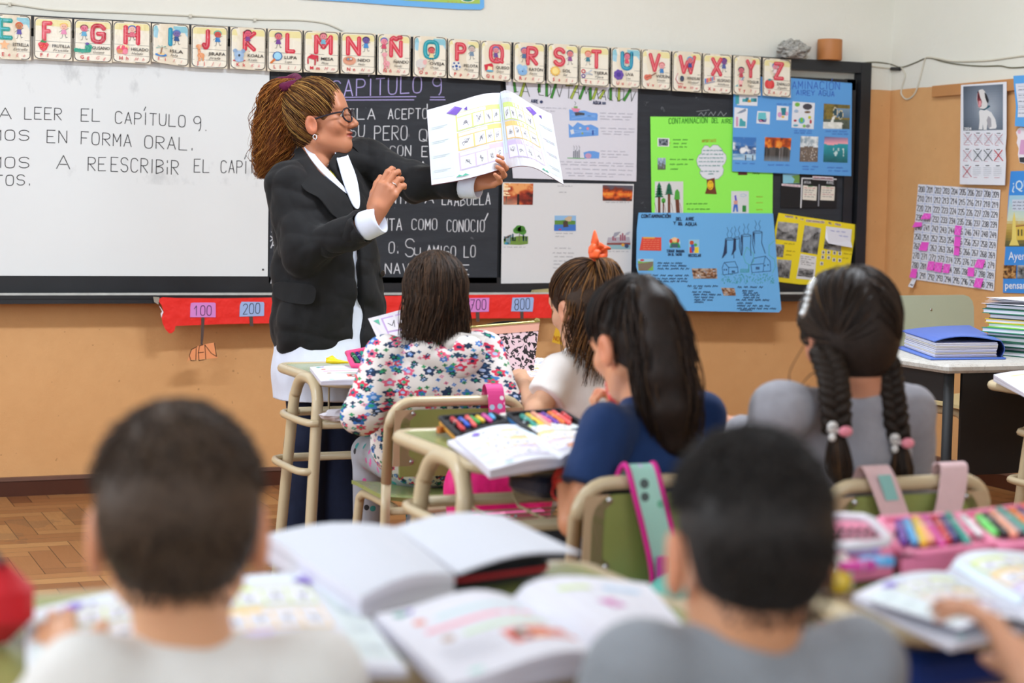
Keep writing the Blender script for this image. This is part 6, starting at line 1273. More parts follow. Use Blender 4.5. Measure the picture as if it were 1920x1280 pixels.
# ------------------------------------------------------------------ the pupils
def yawv(deg, pitch=0.0): a, p = math.radians(deg), math.radians(pitch); return Vector((math.sin(a)*math.cos(p), math.cos(a)*math.cos(p), math.sin(p)))
TROUS = cloth('dark_school_trousers', '23262e'); SHOE = cloth('dark_trainers', '2c2c30')
def kid(label, head, fwd, k, neck, shl, shr, hip, byaw, L, Rr, shirt, skin, sleeve, hcap, hcol, trousers=None, h=.0055, loose=1.0, fold=(.004, 48, 1)):
    """L, Rr: (elbow, wrist, finger direction, back-of-hand direction, curl) in world space"""
    hip = Vector(hip); t = thing('person', (hip.x, hip.y, 0), label, 'person', 'pupils at the desks'); f = head_frame(head, fwd, (0, 0, 1), k)
    neck, shl, shr = Vector(neck), Vector(shl), Vector(shr); bf = yawv(byaw); bl = up.cross(bf); RB = np.array([bl, bf, up]).T; ch = (shl+shr)/2-up*.10
    body = [RC(ch, hip, .085, .09, .05), RC(neck, ch, .042, .08, .04)]; hands = []
    for sh, (el, wr, fd, bd, cu), left in ((shl, L, True), (shr, Rr, False)):
        el, wr = Vector(el), Vector(wr); body += [RC(sh, el, .036, .031, .02), RC(el, wr, .032, .022, .012)]
        hp, _, tips = hand_prims(wr+Vector(fd).normalized()*.012, fd, bd, left, .76, cu); hands.append(hp)
    merged('body', [(head_prims(f, True, neck)+[RC(neck, ch, .042, .07, .03)], .0045), (body, h)]+[(hp, .0027) for hp in hands], SKIN, t, skincol(skin, f)); eyes(f, t)
    sp = [EL(ch+up*.01, (.135*loose, .088*loose, .12), RB, .04), EL((ch*.45+hip*.55), (.132*loose, .098*loose, .17), RB, .05), EL(hip+up*.03, (.14*loose, .115*loose, .12), RB, .05), RC(neck*.6+shl*.4-up*.012, shl, .036, .05, .03), RC(neck*.6+shr*.4-up*.012, shr, .036, .05, .03)]
    for sh, (el, wr, *_) in ((shl, L), (shr, Rr)):
        el, wr = Vector(el), Vector(wr)
        if sleeve == 'short': m = sh*.44+el*.56; d = (el-sh).normalized(); sp += [RC(sh, m+d*.05, .052*loose, .054*loose, .03), dict(CC(m+d*.012, m+d*.2, .09, .09, .003, True))]
        else: d = (wr-el).normalized(); sp += [RC(sh, el, .053*loose, .047*loose, .03), RC(el, wr-d*.01, .046*loose, .036*loose, .02), dict(CC(wr-d*.004, wr+d*.16, .07, .07, .004, True))]
    sp += [RC(neck-up*.03, ch, .064, .09, .03)]
    sp += [RC(neck-up*.022+bf*.01, neck+up*.15+bf*.02, .047, .06, .008, True), PL(hip-up*.075, -up)]
    o = soft('shirt', sp, h, shirt, t, None, fold)
    kn = [hip+bl*(s*.085)+bf*.36-up*.0 for s in (1, -1)]; hs = [hip+bl*(s*.075)+bf*.03-up*.02 for s in (1, -1)]; ft = [Vector((q.x, q.y, .10))-bf*.0 for q in kn]
    soft('trousers', [EL(hip-up*.015, (.135, .12, .085), RB, .04)]+[RC(a-up*.005, b-up*.035, .068, .05, .03) for a, b in zip(hs, kn)]+[RC(a-up*.035, b, .05, .043, .02) for a, b in zip(kn, ft)]+[PL((0, 0, .07), -up)], .009, trousers or TROUS, t)
    for q in ft: soft('shoe', [RC(Vector((q.x, q.y, .045))-bf*.03, Vector((q.x, q.y, .035))+bf*.11, .04, .034), RC(Vector((q.x, q.y, .05))-bf*.02, (q.x, q.y, .11), .038, .034), PL((0, 0, .003), -up)], .009, SHOE, t)
    if hcap: soft('hair', cap_prims(f, *hcap), .005, HAIR, t, capcol(hcol))
    return t, f
down_arm = lambda sh, s, bf=Vector((0, 1, 0)): (Vector(sh)+Vector((s*.06, .05, -.19)), Vector(sh)+Vector((s*.02, .26, -.15)), (-.2*s, 1, 0), (0, 0, 1), (.25, .3, .3, .35))
WSH = cloth('white_school_shirt', 'dcdad6', .3, 300, .85, .03); GSH = cloth('grey_school_shirt', '8d9299', .6, 600, .9, .08); NSH = cloth('navy_school_shirt', '16305c', .4, 400, .85, .1); GSW = cloth('grey_knit_sweater', '96969e', .9, 260, .95, .12); TSH = cloth('white_t_shirt', 'e2dcd8', .3, 300, .85, .03)
def short_hair(t, f, cols, seed, n=3600, L=.022):
    R = random.Random(seed); P = []
    while len(P) < n:
        d = Vector((R.gauss(0, 1), R.gauss(0, 1), R.gauss(0, 1))).normalized()
        if d.z < -.78 or (d.y > .55 and d.z < .55) or (abs(d.x) > .5 and d.z < .06 and d.y > -.5): continue
        l = L*(.3+.7*max(0, min(1, d.z+.45))); a = skull(f, d, .006+.024*max(0, min(1, -d.z*1.6))); o = f.d(*d); fl = (f.d(0, .3, -.9)+Vector((R.uniform(-.5, .5), R.uniform(-.5, .5), R.uniform(-.5, .5))))
        P.append([a, a+(o*.8+fl*.4)*l*.5, a+(o*.75+fl*.9)*l])
    strands('hair_tips', P, .0012, cols, t, seed, 3)
# two boys in the foreground
sl, sr = atD(165, 1290, 1.86), atD(590, 1275, 1.96)
t, f = kid('boy with short dark brown hair in white shirt seen from behind at left', atD(334, 980, 1.95), yawv(12, -8), 1.0, atD(345, 1215, 1.935), sl, sr, (.36, 1.56, .47), 8,
 (atD(30, 1420, 1.86), atD(128, 1262, 2.02), atD(92, 1180, 2.09)-atD(128, 1262, 2.02), up*.35-FWD*.8, (.35, .3, .35, .4)), down_arm(sr, 1), WSH, 'dba680', 'short', (.009, .0), '4e3f33')
short_hair(t, f, ['43352a', '54443a', '5f4c3a', '3a2d24'], 21)
sl, sr = atD(1205, 1266, 1.84), atD(1600, 1256, 1.93)
t, f = kid('boy with cropped black hair in grey shirt seen from behind', atD(1402, 1020, 1.88), yawv(9, -6), .95, atD(1392, 1190, 1.87), sl, sr, (.93, 1.40, .47), 14, down_arm(sl, -1), down_arm(sr, 1), GSH, 'd8a07a', 'short', (.005, .012), '2c2826')
short_hair(t, f, ['292524', '35302d', '211e1d', '3d3835'], 22, 3600, .015)
# long loose hair
def curtain(f, n, az, L, lift, seed, top=(0, -.15, 1), spread=.02, lowz=-.2, wave=.004):
    R = random.Random(seed); out = []
    for q in range(n):
        a = math.radians(R.choice([-1, 1])*R.uniform(*az)); e = Vector((math.sin(a), math.cos(a), lowz)); st = Vector(top)+Vector((R.uniform(-.12, .12), R.uniform(-.5, .3), 0)); lf = R.uniform(*lift)
        P = [skull(f, slerp(st, e, k/6), lf) for k in range(7)]; o = Vector((P[-1]-f(0, 0, 0))); o.z = 0; o = o.normalized() if o.length > 1e-6 else Vector((0, -1, 0)); l = L*R.uniform(.75, 1.05); ph = R.uniform(0, 6.28); sw = R.uniform(-1, 1)*spread
        for k in range(1, 8): P.append(P[6]+Vector((0, 0, -l*k/7))-o*(.02*k/7*(.6))+Vector((sw*k/7+wave*math.sin(k*1.1+ph), wave*math.cos(k+ph), 0)))
        out.append(P)
    return out
def tail(ctr, wid, n, seed, wave=.006, flat=.7):
    R = random.Random(seed); out = []; lens = len(ctr)
    for q in range(n):
        a, rr = R.uniform(0, 6.28), math.sqrt(R.random()); m = lens if R.random() < .6 else R.randint(max(3, lens-3), lens); ph = R.uniform(0, 6.28)
        P = smooth_path([ctr[k]+cr*(wid[k]*rr*math.cos(a))+cf*(wid[k]*flat*rr*math.sin(a)) for k in range(m)], 4); out.append([p+cr*wave*math.sin(k*.5+ph)*min(1, k/6) for k, p in enumerate(P)])
    return out
def pulled(f, n, tie, tp, seed, lift=(.010, .02), azm=2.7, side=0):
    R = random.Random(seed); out = []
    for q in range(n):
        rd = scalp_dir(R, -.8)
        while side and rd.x*side < -.04 or (azm < 2 and rd.z < -.1 and rd.y < 0): rd = scalp_dir(R, -.8)
        l = R.uniform(*lift)
        out.append([skull(f, slerp(rd, tie, k/8), l+.006*math.sin(math.pi*k/8)) for k in range(9)]+[tp])
    return out
# girl in the floral hoodie
def floral():
    t = NT('floral_print_fleece'); g = t.coord(); sx = t.add('ShaderNodeSeparateXYZ'); t.put(g, sx.inputs[0]); x, y, z = sx.outputs
    u = t.math('MULTIPLY', t.math('ARCTAN2', x, t.math('ADD', t.math('MULTIPLY', y, -1), .12)), .22); cv = t.add('ShaderNodeCombineXYZ'); t.put(u, cv.inputs[0]); t.put(z, cv.inputs[1]); c = S('e4dedb')
    for sc_, off, rad, cols, pet in ((29, 0.0, .30, ['d8405c', '3a6cb0', 'e06a8a', '2c3c5c', 'd8405c', '4a86c8'], 5), (39, 3.3, .27, ['28384e', 'e0708c', '3f78c0', '2f4a5a', 'd84a66'], 6), (53, 7.7, .22, ['e58aa4', '34567c', '4a9a5a', '5a8ad0', '2c3c50'], 4)):
        v = t.add('ShaderNodeTexVoronoi', voronoi_dimensions='2D', feature='F1'); t.put(t.mapping(cv.outputs[0], (1, 1, 1), (0, 0, off), (off, off*1.7, 0)), v.inputs['Vector']); v.inputs['Scale'].default_value = sc_; v.inputs['Randomness'].default_value = .75
        d = t.add('ShaderNodeVectorMath', operation='SUBTRACT'); m = t.mapping(cv.outputs[0], (1, 1, 1), (0, 0, off), (off, off*1.7, 0)); t.put(m, d.inputs[0]); t.put(v.outputs['Position'], d.inputs[1]); s2 = t.add('ShaderNodeSeparateXYZ'); t.put(d.outputs[0], s2.inputs[0])
        ang = t.math('ARCTAN2', s2.outputs[0], s2.outputs[1]); rr = t.math('ADD', t.math('MULTIPLY', t.math('COSINE', t.math('MULTIPLY', ang, pet)), .06), rad)
        hs = t.add('ShaderNodeSeparateColor'); t.put(v.outputs['Color'], hs.inputs[0]); keep = t.math('GREATER_THAN', hs.outputs[1], .18)
        colr = t.ramp(hs.outputs[0], [(q/len(cols), S(cc)) for q, cc in enumerate(cols)], 'CONSTANT'); eye = t.ramp(hs.outputs[2], [(0, S('2f9a78')), (.4, S('b0c4e8')), (.7, S('2c3c5c'))], 'CONSTANT')
        c = t.mix(t.math('MULTIPLY', t.math('LESS_THAN', v.outputs['Distance'], rr), keep), c, colr); c = t.mix(t.math('MULTIPLY', t.math('LESS_THAN', v.outputs['Distance'], rad*.42), keep), c, eye)
    t.bump(t.noise(g, 9, 2), .5, .02); return t.done(c, .9, 0, .2)
FLOR = floral()
def flet():
    t = NT('grey_printed_leggings'); g = t.coord(); v = t.add('ShaderNodeTexVoronoi'); t.put(g, v.inputs['Vector']); v.inputs['Scale'].default_value = 26; hs = t.add('ShaderNodeSeparateColor'); t.put(v.outputs['Color'], hs.inputs[0])
    c = t.mix(t.math('LESS_THAN', v.outputs['Distance'], .27), S('a9acb6'), t.ramp(hs.outputs[0], [(0, S('3f9a9a')), (.35, S('d85aa0')), (.7, S('2c2c30'))], 'CONSTANT')); return t.done(c, .85)
sl, sr = atD(722, 668, 5.12), atD(903, 660, 5.20)
t, f = kid('girl with long brown hair in a white floral hoodie', atD(815, 562, 5.17), yawv(11, -4), .97, atD(815, 642, 5.18), sl, sr, (1.82, 4.93, .47), 3,
 (atD(680, 778, 5.08), atD(708, 690, 5.24), atD(716, 640, 5.30)-atD(708, 690, 5.24), -cr*.5-cf*.6, (.6, .7, .7, .7)), (atD(946, 770, 5.12), atD(915, 745, 5.36), cf-cr*.6, up, (.3, .3, .3, .3)), FLOR, 'cf9a7a', 'long', (.012, -.02), '33241a', flet(), .006, 1.22, (.007, 36, 3))
strands('hair', curtain(f, 900, (75, 180), .155, (.01, .024), 31, (0, .1, 1), .03, -.15), .0015, ['3a2a1e', '4a3526', '2c2018', '5a4230', '33251b'], t, 31)
hd = soft('hood', [EL(atD(800, 672, 5.095), (.075, .035, .05), np.array([cr, cf, up]).T, .03), EL(atD(868, 668, 5.095), (.07, .035, .055), np.array([cr*.8+up*.6, cf, up*.8-cr*.6]).T, .03)], .005, FLOR, t, None, (.006, 50, 2))
b = MB(); b.grid(lambda u, v: atD((800+112*u)*(1-v)+(842+50*u)*v, (614+16*u)*(1-v)+(668+16*u)*v, 5.085+.02*(1-v)-.018*math.sin(math.pi*v)+.01*math.sin(9*u+4*v)), 14, 8, thick=cf*.006); o = b.build('hood_lining', cloth('grey_hood_lining', 'c2bcb6', .7, 200), hd, smooth=True)
# girl in the white shirt with an orange scrunchie
sl, sr = atD(1054, 696, 5.08), atD(1140, 684, 5.2)
t, f = kid('girl in white t-shirt with half tied wavy hair and an orange bow', atD(1090, 574, 5.12), yawv(-22, -14), .93, atD(1098, 655, 5.12), sl, sr, (2.31, 5.10, .47), -5,
 (atD(1006, 772, 5.02), atD(982, 722, 5.2), atD(964, 690, 5.3)-atD(982, 722, 5.2), up*.8-cf*.5, (.8, .9, .9, .9)), down_arm(sr, 1), TSH, 'd6a888', 'short', (.012, -.02), '3c2a1c', None, .0055)
tp = f(0, -.085, .135)
strands('hair', pulled(f, 500, Vector((0, -.6, .8)), tp, 32, (.008, .018), 1.6)+curtain(f, 500, (95, 180), .25, (.008, .018), 33, (0, -.5, .8), .02, -.15, .012)+tail([tp, f(0, -.13, .11), f(.0, -.14, .03), f(-.01, -.13, -.06), f(0, -.125, -.15), f(.01, -.12, -.21)], [.01, .025, .035, .035, .03, .012], 260, 34, .01), .0014, ['4a3220', '5e4028', '7a5430', '94683a', '3a2618', '33241a'], t, 32)
ORG = cloth('orange_sequin_fabric', 'ee5a26', .8, 160, .5, .35); b = MB()
q = tp+f.d(0, -.01, .01); b.tube([q+f.d(.024*math.cos(a), -.006, .018*math.sin(a)) for a in np.linspace(0, 6.28, 13)[:-1]], .012, 8, True)
for P, w_ in ((((0, 0, 0), (-.004, -.004, .03), (.0, -.006, .062)), (.012, .02, .004)), (((0, 0, 0), (.025, -.006, .012), (.05, -.004, .01)), (.011, .017, .008)), (((0, 0, 0), (-.02, -.012, .0), (-.03, -.014, -.018)), (.012, .018, .013))): b.tube(smooth_path([q+f.d(*p) for p in P], 4), [w_[0]+(w_[1]-w_[0])*min(1, k/4) if k < 4 else w_[1]+(w_[2]-w_[1])*(k-4)/4 for k in range(9)], 8, sq=(1, .45))
b.build('hair_bow', ORG, t, smooth=True)
# girl in navy with a high ponytail
sl, sr = atD(1136, 808, 3.62), atD(1308, 782, 3.80)
t, f = kid('girl in navy shirt with a long dark wavy ponytail', atD(1186, 642, 3.76), yawv(-14, -20), .95, atD(1218, 752, 3.74), sl, sr, (1.71, 3.40, .47), -6,
 (atD(1078, 978, 3.57), atD(1062, 884, 3.66), atD(1076, 834, 3.73)-atD(1062, 884, 3.66), up*.55-FWD*.5-cr*.5, (.5, .6, .65, .7)), (atD(1270, 860, 3.95), atD(1172, 800, 4.02), atD(1150, 745, 4.0)-atD(1172, 800, 4.02), cr*.8+cf*.3, (.9, 1.0, 1.0, 1.0)), NSH, 'd09470', 'short', (.009, -.01), '221812')
tp = atD(1202, 549, 3.72)
strands('hair', pulled(f, 700, Vector((.05, -.42, .9)), tp, 35), .0014, ['241a14', '30231b', '1a130f', '3c2c22'], t, 35)
ctr = [tp, atD(1212, 535, 3.69), atD(1228, 580, 3.66), atD(1238, 640, 3.645), atD(1246, 700, 3.64), atD(1256, 765, 3.64), atD(1262, 825, 3.65), atD(1256, 872, 3.66)]; wd_ = [.02, .035, .055, .066, .07, .066, .048, .016]
strands('ponytail', tail(ctr, wd_, 700, 36, .008), .0016, ['2a1d16', '38281e', '1c1410', '46321f', '2f211a'], t, 36); soft('ponytail', [RC(ctr[k], ctr[k+1], wd_[k]*.7, wd_[k+1]*.72, .02) for k in range(1, 6)], .007, HAIR, t, capcol('241913'))
b = MB(); w0 = atD(1062, 884, 3.66); d = (atD(1078, 978, 3.57)-w0).normalized(); fr = frame_from(d)
for k in range(5): b.tube([w0+d*(.012+.006*k)+(fr[0]*math.cos(a)+fr[1]*math.sin(a))*(.0275+.003*math.sin(3*a+k*2))+d*.006*math.sin(2*a+k) for a in np.linspace(0, 6.28, 17)[:-1]], .0022, 6, True)
b.build('bracelet', M('red_thread', 'c8322c', .7), t)
MB().tube(smooth_path([w0+d*.03-up*.0-cr*.028, w0+d*.06-cr*.036, w0+d*.075-cr*.026, w0+d*.045-cr*.022], 5), .0018, 6).build('bracelet_thread', M('red_thread', 'c8322c', .7), t)
# girl with two braids
sl, sr = atD(1462, 768, 3.62), atD(1700, 772, 3.84)
t, f = kid('girl in grey sweater with two dark braids', atD(1590, 630, 3.72), yawv(6, -10), 1.0, atD(1612, 738, 3.72), sl, sr, (2.10, 3.24, .47), 2,
 (atD(1425, 875, 3.72), atD(1392, 808, 3.98), atD(1352, 786, 4.04)-atD(1392, 808, 3.98), up, (.4, .4, .45, .5)), down_arm(sr, 1), GSW, 'd2987a', 'long', (.016, -.03), '2e241f', None, .0055, 1.1, (.005, 40, 5))
lb = [atD(1548, 662, 3.62), atD(1560, 700, 3.60), atD(1566, 745, 3.585), atD(1569, 806, 3.58)]; rb = [atD(1660, 672, 3.70), atD(1668, 715, 3.69), atD(1676, 768, 3.68), atD(1685, 828, 3.68)]
BC = ['2c221c', '382c24', '241b17', '463529', '6a4a2c']
strands('hair', pulled(f, 450, Vector((-.72, -.62, -.42)), lb[0], 37, (.014, .024), 3.0, -1)+pulled(f, 450, Vector((.72, -.62, -.42)), rb[0], 38, (.014, .024), 3.0, 1), .0015, BC[:4], t, 37)
def braid(P, r, n):
    P = smooth_path(P, 10); b = MB()
    for s in range(3):
        Q = []
        for k, p in enumerate(P): a = 2*math.pi*(n*k/len(P)+s/3); Q.append(p+cr*r*1.0*math.sin(a)+cf*r*.55*math.sin(2*a))
        b.tube(Q, [r*.72*(1-.25*k/len(Q)) for k in range(len(Q))], 8, col=S('2a211b'))
    return b.build('braid', HAIR, t, ink=True, smooth=True)
for P, r, sd_, tl_ in ((lb, .021, 41, [atD(1569, 806, 3.58), atD(1571, 840, 3.575), atD(1576, 880, 3.58), atD(1580, 910, 3.585)]), (rb, .019, 42, [atD(1685, 828, 3.68), atD(1689, 855, 3.68), atD(1692, 885, 3.68), atD(1694, 905, 3.685)])):
    braid(P, r, 3.2); strands('braid_end', tail(tl_, [.010, .022, .026, .012], 160, sd_, .002), .0016, BC, t, sd_)
    q = P[-1]-cf*.02; b = MB(); b.ball(q-cr*.012+up*.008, (.012, .008, .012), 12, S('dcdad8')); b.ball(q-cr*.012-up*.012, (.008, .007, .009), 10, S('dcdad8')); b.ball(q-cr*.016+up*.009-cf*.0075, (.0028, .002, .0028), 8, S('2a2a2c')); b.ball(q-cr*.008+up*.009-cf*.0075, (.0028, .002, .0028), 8, S('2a2a2c')); b.ball(q+cr*.014, (.016, .008, .011), 12, S('e88ea0'))
    b.tube([P[-1]+cr*.017*math.cos(a)+cf*.017*math.sin(a) for a in np.linspace(0, 6.28, 13)[:-1]], .005, 8, True, S('d8d4d4')); o = b.build('hair_tie', PLAST, t, ink=True, smooth=True); o['label'] = 'white and pink charm hair tie'
strands('hair_streak', [[skull(f, slerp(Vector((-.55+.01*k, .1, .6)), Vector((-.72, -.62, -.42)), .25+.06*j), .0255) for j in range(9)] for k in range(16)], .0014, ['b08a52', '9a7440'], t, 44)
strands('loose_strands', [smooth_path([atD(1512, 640, 3.68), atD(1480, 700, 3.66), atD(1492+3*k, 735, 3.66), atD(1515+2*k, 720, 3.65)], 5) for k in range(3)]+[smooth_path([atD(1545, 690, 3.62), atD(1520, 702, 3.62), atD(1502, 722, 3.63)], 5)], .0011, BC[:3], t, 45)
b = MB(); [b.ball(atD(1506+20*k/7, 588-62*k/7+4*math.sin(k), 3.6+.006*k), (.0085, .006, .0085), 8) for k in range(8)]; b.build('hair_clip', M('silver_glitter_clip', 'd4d8da', .2, .8), t, smooth=True)
# pupil at the right edge, only the hand in view
w = atD(1940, 1282, 1.80)
sl = Vector((1.80, 1.30, .80)); sr = Vector((2.08, 1.22, .80))
t, f = kid('pupil at the right edge whose hand holds a workbook page', (1.97, 1.24, .97), yawv(-5), .95, (1.95, 1.24, .86), sl, sr, (1.98, 1.22, .47), -5, (w+Vector((.16, -.10, -.03)), w, atD(1866, 1170, 1.86)-w, cr*.85+up*.3-cf*.5, (.2, .32, .42, .5)), down_arm(sr, 1), GSW, 'd6a080', 'short', (.014, -.03), '2a1f19')
chair(1.98, 1.25, 'green backed chair of the pupil at the right edge', -.05)
# ------------------------------------------------------------------ books, papers, pencil cases, bags
PAPER = ink_mat('book_paper', .7)
def boxes_page(A, off=0, cols=('d2e28c', 'f3cd86', 'cfc0e8'), margin=.24):
    """workbook page with three rows of framed drawings; margin on the outer side (u=0 when off=0)"""
    X = lambda u: u if off == 0 else 1-u
    def R(u0, v0, u1, v1, c, n=3): A.rect(min(X(u0), X(u1)), v0, max(X(u0), X(u1)), v1, c, n)
    R(0, 0, 1, 1, 'dcdee8', 10); A.up(); R(.02, .12, margin-.02, .93, 'd4e0e2', 2); R(margin, .03, .97, .09, 'e2eef8', 8); R(.94, .03, .985, .8, 'dcecf8', 1); A.up()
    for r in range(3):
        y = .15+.25*r; c = cols[r]; R(margin+.03, y, .93, y+.23, c, 8); A.up()
        R(margin+.045, y+.008, margin+.40, y+.05, 'dfe1ea', 4)
        for q in range(4):
            x = margin+.045+q*(.885-margin)/4; w_ = (.885-margin)/4-.018; R(x, y+.062, x+w_, y+.218, 'e4e5ee', 2); A.up(); R_ = random.Random(r*9+q+off*31); P = [(X(x+w_*R_.uniform(.2, .8)), y+.14+.05*R_.uniform(-1, 1)) for _ in range(9)]
            A.stroke(P, .0034, '6a6a70'); A.disc(X(x+w_*.5), y+.14, w_*.11, .012, 'a0a0a6', 8); A.layer -= 1
        A.layer -= 1
    A.up(2)
    for r in range(4): A.stroke([(X(.05), .25+.19*r), (X(margin-.05), .252+.19*r)], .006, 'c4c8d4'); A.stroke([(X(.05), .27+.19*r), (X(margin-.08), .272+.19*r)], .006, 'c4c8d4')
    k = .08; cx = X(margin+.03); A.poly([(cx-k, .11), (cx, .05), (cx+k*.9, .10), (cx+.01, .17)], '7a5cc0'); A.up(); A.poly([(cx-k, .11), (cx, .05), (cx+.005, .11)], '9a80d4'); A.poly([(cx+k*1.1, .12), (cx+k*1.5, .10), (cx+k*1.5, .15)], '6a4ab0')
    A.poly([(X(margin-.01), .955), (X(margin+.02), .93), (X(margin+.05), .95), (X(margin+.08), .93), (X(margin+.12), .96)], '5ab49a')
def text_page(A, off=0, pic=True):
    A.rect(0, 0, 1, 1, 'dbdce6', 10); A.up(); A.poly([(.08, .07), (.13, .04), (.2, .08), (.12, .12)], '4a9a8a'); A.poly([(.15, .05), (.24, .05), (.2, .11)], '7a60b8')
    for y, c, x0, x1 in ((.22, 'c0dde0', .3, .92), (.36, 'ef9fb0', .16, .88), (.5, 'c4dfb8', .34, .9)): A.rect(x0, y, x1, y+.045, c, 6)
    for x, y, c in ((.19, .24, 'e0806a'), (.24, .52, 'b89a86')): A.disc(x, y, .045, .035, c, 9)
    for q in range(5): A.stroke([(.12, .62+.045*q), (.5-.05*(q % 2), .62+.045*q)], .007, 'c4c4cc')
    if pic:
        A.rect(.52, .62, .94, .8, 'd86a5a', 4); A.up(); R_ = random.Random(4)
        for q in range(14): A.disc(R_.uniform(.55, .9), R_.uniform(.65, .77), .03, .025, R_.choice(['f0d0a8', 'c8403a', 'f0f0f0', '4a8a5a', 'e8a060', '5a3a3a']), 8)
    A.disc(.2, .93, .05, .02, 'a8dcd0', 10)
def plain_lines(A, off=0):
    A.rect(0, 0, 1, 1, 'dbdce6', 6); A.up(); A.rect(.2, .18, .45, .24, 'd0e0a0', 3); A.rect(.55, .18, .85, .24, 'b4d4f0', 3); A.poly([(.35, .45), (.5, .42), (.58, .52), (.45, .56)], 'c85aa8'); [A.stroke([(.15, .66+.06*q), (.8, .66+.06*q)], .007, 'd4d4dc') for q in range(4)]
def blank(A, off=0): A.rect(0, 0, 1, 1, 'ccd0da', 6); A.up(); [A.stroke([(.2, .12+.05*q), (.7, .12+.05*q)], .005, 'e4e4ea') for q in range(4)]
def sheet_fn(Q, z, t=0.0, bulge=0.0, lift=(0, 0, 0, 0), peak=.5):
    W = [atZ(x, y, z+t+l) for (x, y), l in zip(Q, lift)]
    def fn(u, v, l=0.0): s = math.sin(math.pi*min(1, max(0, u))**(math.log(.5)/math.log(peak))); return W[0]*(1-u)*(1-v)+W[1]*u*(1-v)+W[2]*u*v+W[3]*(1-u)*v+up*(bulge*s+l)
    return fn
def book(name, label, cat, pages, z, cover='e8e8ee', group=None):
    """pages: (quad TL,TR,BR,BL in pixels on the plane z, thickness, bulge, style, side, lifts, peak)"""
    f0 = sheet_fn(pages[0][0], z); c = f0(.5, .5); t = thing(name, (c.x, c.y, z), label, cat, group)
    for Q, th, bu, st, side, lift, pk in pages:
        fn = sheet_fn(Q, z, th, bu, lift, pk); b = MB(); n, m = 12, 3
        b.grid(lambda u, v: fn(u, v), n, m, S('d6d6e0')); lb_ = sum(lift)/4 if th < .006 else 0; lowf = lambda u, v: (lambda p: Vector((p.x, p.y, (p.z-th+.0012) if th < .006 else z+.0012)))(fn(u, v))
        b.grid(lambda u, v: lowf(1-u, v), n, m, S('dcdae4'))
        for e in (lambda k, g: g(k, 0), lambda k, g: g(1, k), lambda k, g: g(1-k, 1), lambda k, g: g(0, 1-k)):
            for k in range(n):
                a0, a1 = e(k/n, fn), e((k+1)/n, fn); b0, b1 = e(k/n, lowf), e((k+1)/n, lowf); mid = 4 if th > .008 else 1
                for r in range(mid): p0, p1 = r/mid, (r+1)/mid; b.add([b0.lerp(a0, p0), b1.lerp(a1, p0), b1.lerp(a1, p1), b0.lerp(a0, p1)], [(0, 1, 2, 3)], S('d8d6e2' if r % 2 else 'c6c4d0'))
        o = b.build('page_block', PAPER, t, ink=True)
        if st: A = Art(lambda u, v, l: fn(u, v, l), .00035); st(A, side); A.build('printed_page', PAPER, o)
    return t
Z0 = H
book('workbook', 'open workbook with pink and teal lines on the front desk before the teacher', 'workbook', [([(581, 688), (690, 687), (706, 714), (602, 715)], .012, .004, text_page, 0, (0,)*4, .5), ([(690, 687), (800, 688), (818, 714), (706, 714)], .012, .004, boxes_page, 1, (0,)*4, .5)], Z0)
book('workbook', 'open workbook with coloured bands by the fist of the girl in white', 'workbook', [([(930, 684), (1022, 681), (1045, 708), (948, 713)], .01, .003, boxes_page, 0, (0,)*4, .5), ([(1022, 681), (1110, 680), (1136, 706), (1045, 708)], .01, .003, boxes_page, 1, (0,)*4, .5)], Z0)
book('workbook', 'open workbook under the hand of the girl in navy', 'workbook', [([(839, 826), (950, 800), (1046, 858), (915, 879)], .010, .0, None, 0, (0,)*4, .5), ([(854, 820), (966, 796), (1050, 860), (919, 881)], .018, .008, boxes_page, 0, (0,)*4, .6), ([(966, 796), (1075, 790), (1150, 846), (1050, 860)], .018, .010, boxes_page, 1, (0,)*4, .35)], Z0)
book('thick_book', 'thick white book lying open across the back of the left foreground desk', 'book', [([(500, 1002), (742, 988), (852, 1076), (676, 1120)], .036, .012, blank, 0, (.004, .004, .004, .0), .5), ([(742, 988), (942, 966), (1088, 1036), (858, 1074)], .004, .012, blank, 0, (.036, .03, .034, .036), .5)], Z0)
book('workbook', 'open workbook in the middle foreground with a pink line and red picture', 'workbook', [([(704, 1152), (962, 1120), (1143, 1232), (842, 1284)], .018, .016, text_page, 0, (0,)*4, .66), ([(962, 1120), (1215, 1094), (1318, 1214), (1143, 1232)], .018, .022, plain_lines, 1, (0,)*4, .3)], Z0)
book('workbook', 'open workbook in front of the boy with brown hair', 'workbook', [([(46, 1148), (360, 1092), (420, 1262), (52, 1300)], .01, .006, boxes_page, 0, (0,)*4, .5), ([(360, 1092), (634, 1076), (764, 1255), (420, 1262)], .01, .006, boxes_page, 1, (0,)*4, .5)], Z0)
bk = book('workbook', 'open workbook at lower right whose page is held by a hand', 'workbook', [([(1598, 1118), (1775, 1072), (1945, 1172), (1783, 1212)], .008, .004, text_page, 0, (0,)*4, .6), ([(1775, 1072), (2000, 1046), (2130, 1130), (1945, 1172)], .016, .026, boxes_page, 1, (0,)*4, .25), ([(1600, 1116), (1775, 1072), (1945, 1172), (1800, 1178)], .003, .012, boxes_page, 0, (.018, .010, .010, .024), .5)], Z0)
book('workbook', 'open workbook overhanging the corner of the desk at the right edge', 'workbook', [([(1863, 702), (1960, 694), (2030, 735), (1922, 738)], .012, .006, plain_lines, 0, (.01, 0, 0, .0), .5), ([(1960, 694), (2060, 690), (2130, 730), (2030, 735)], .012, .006, boxes_page, 1, (0,)*4, .5)], Z0)
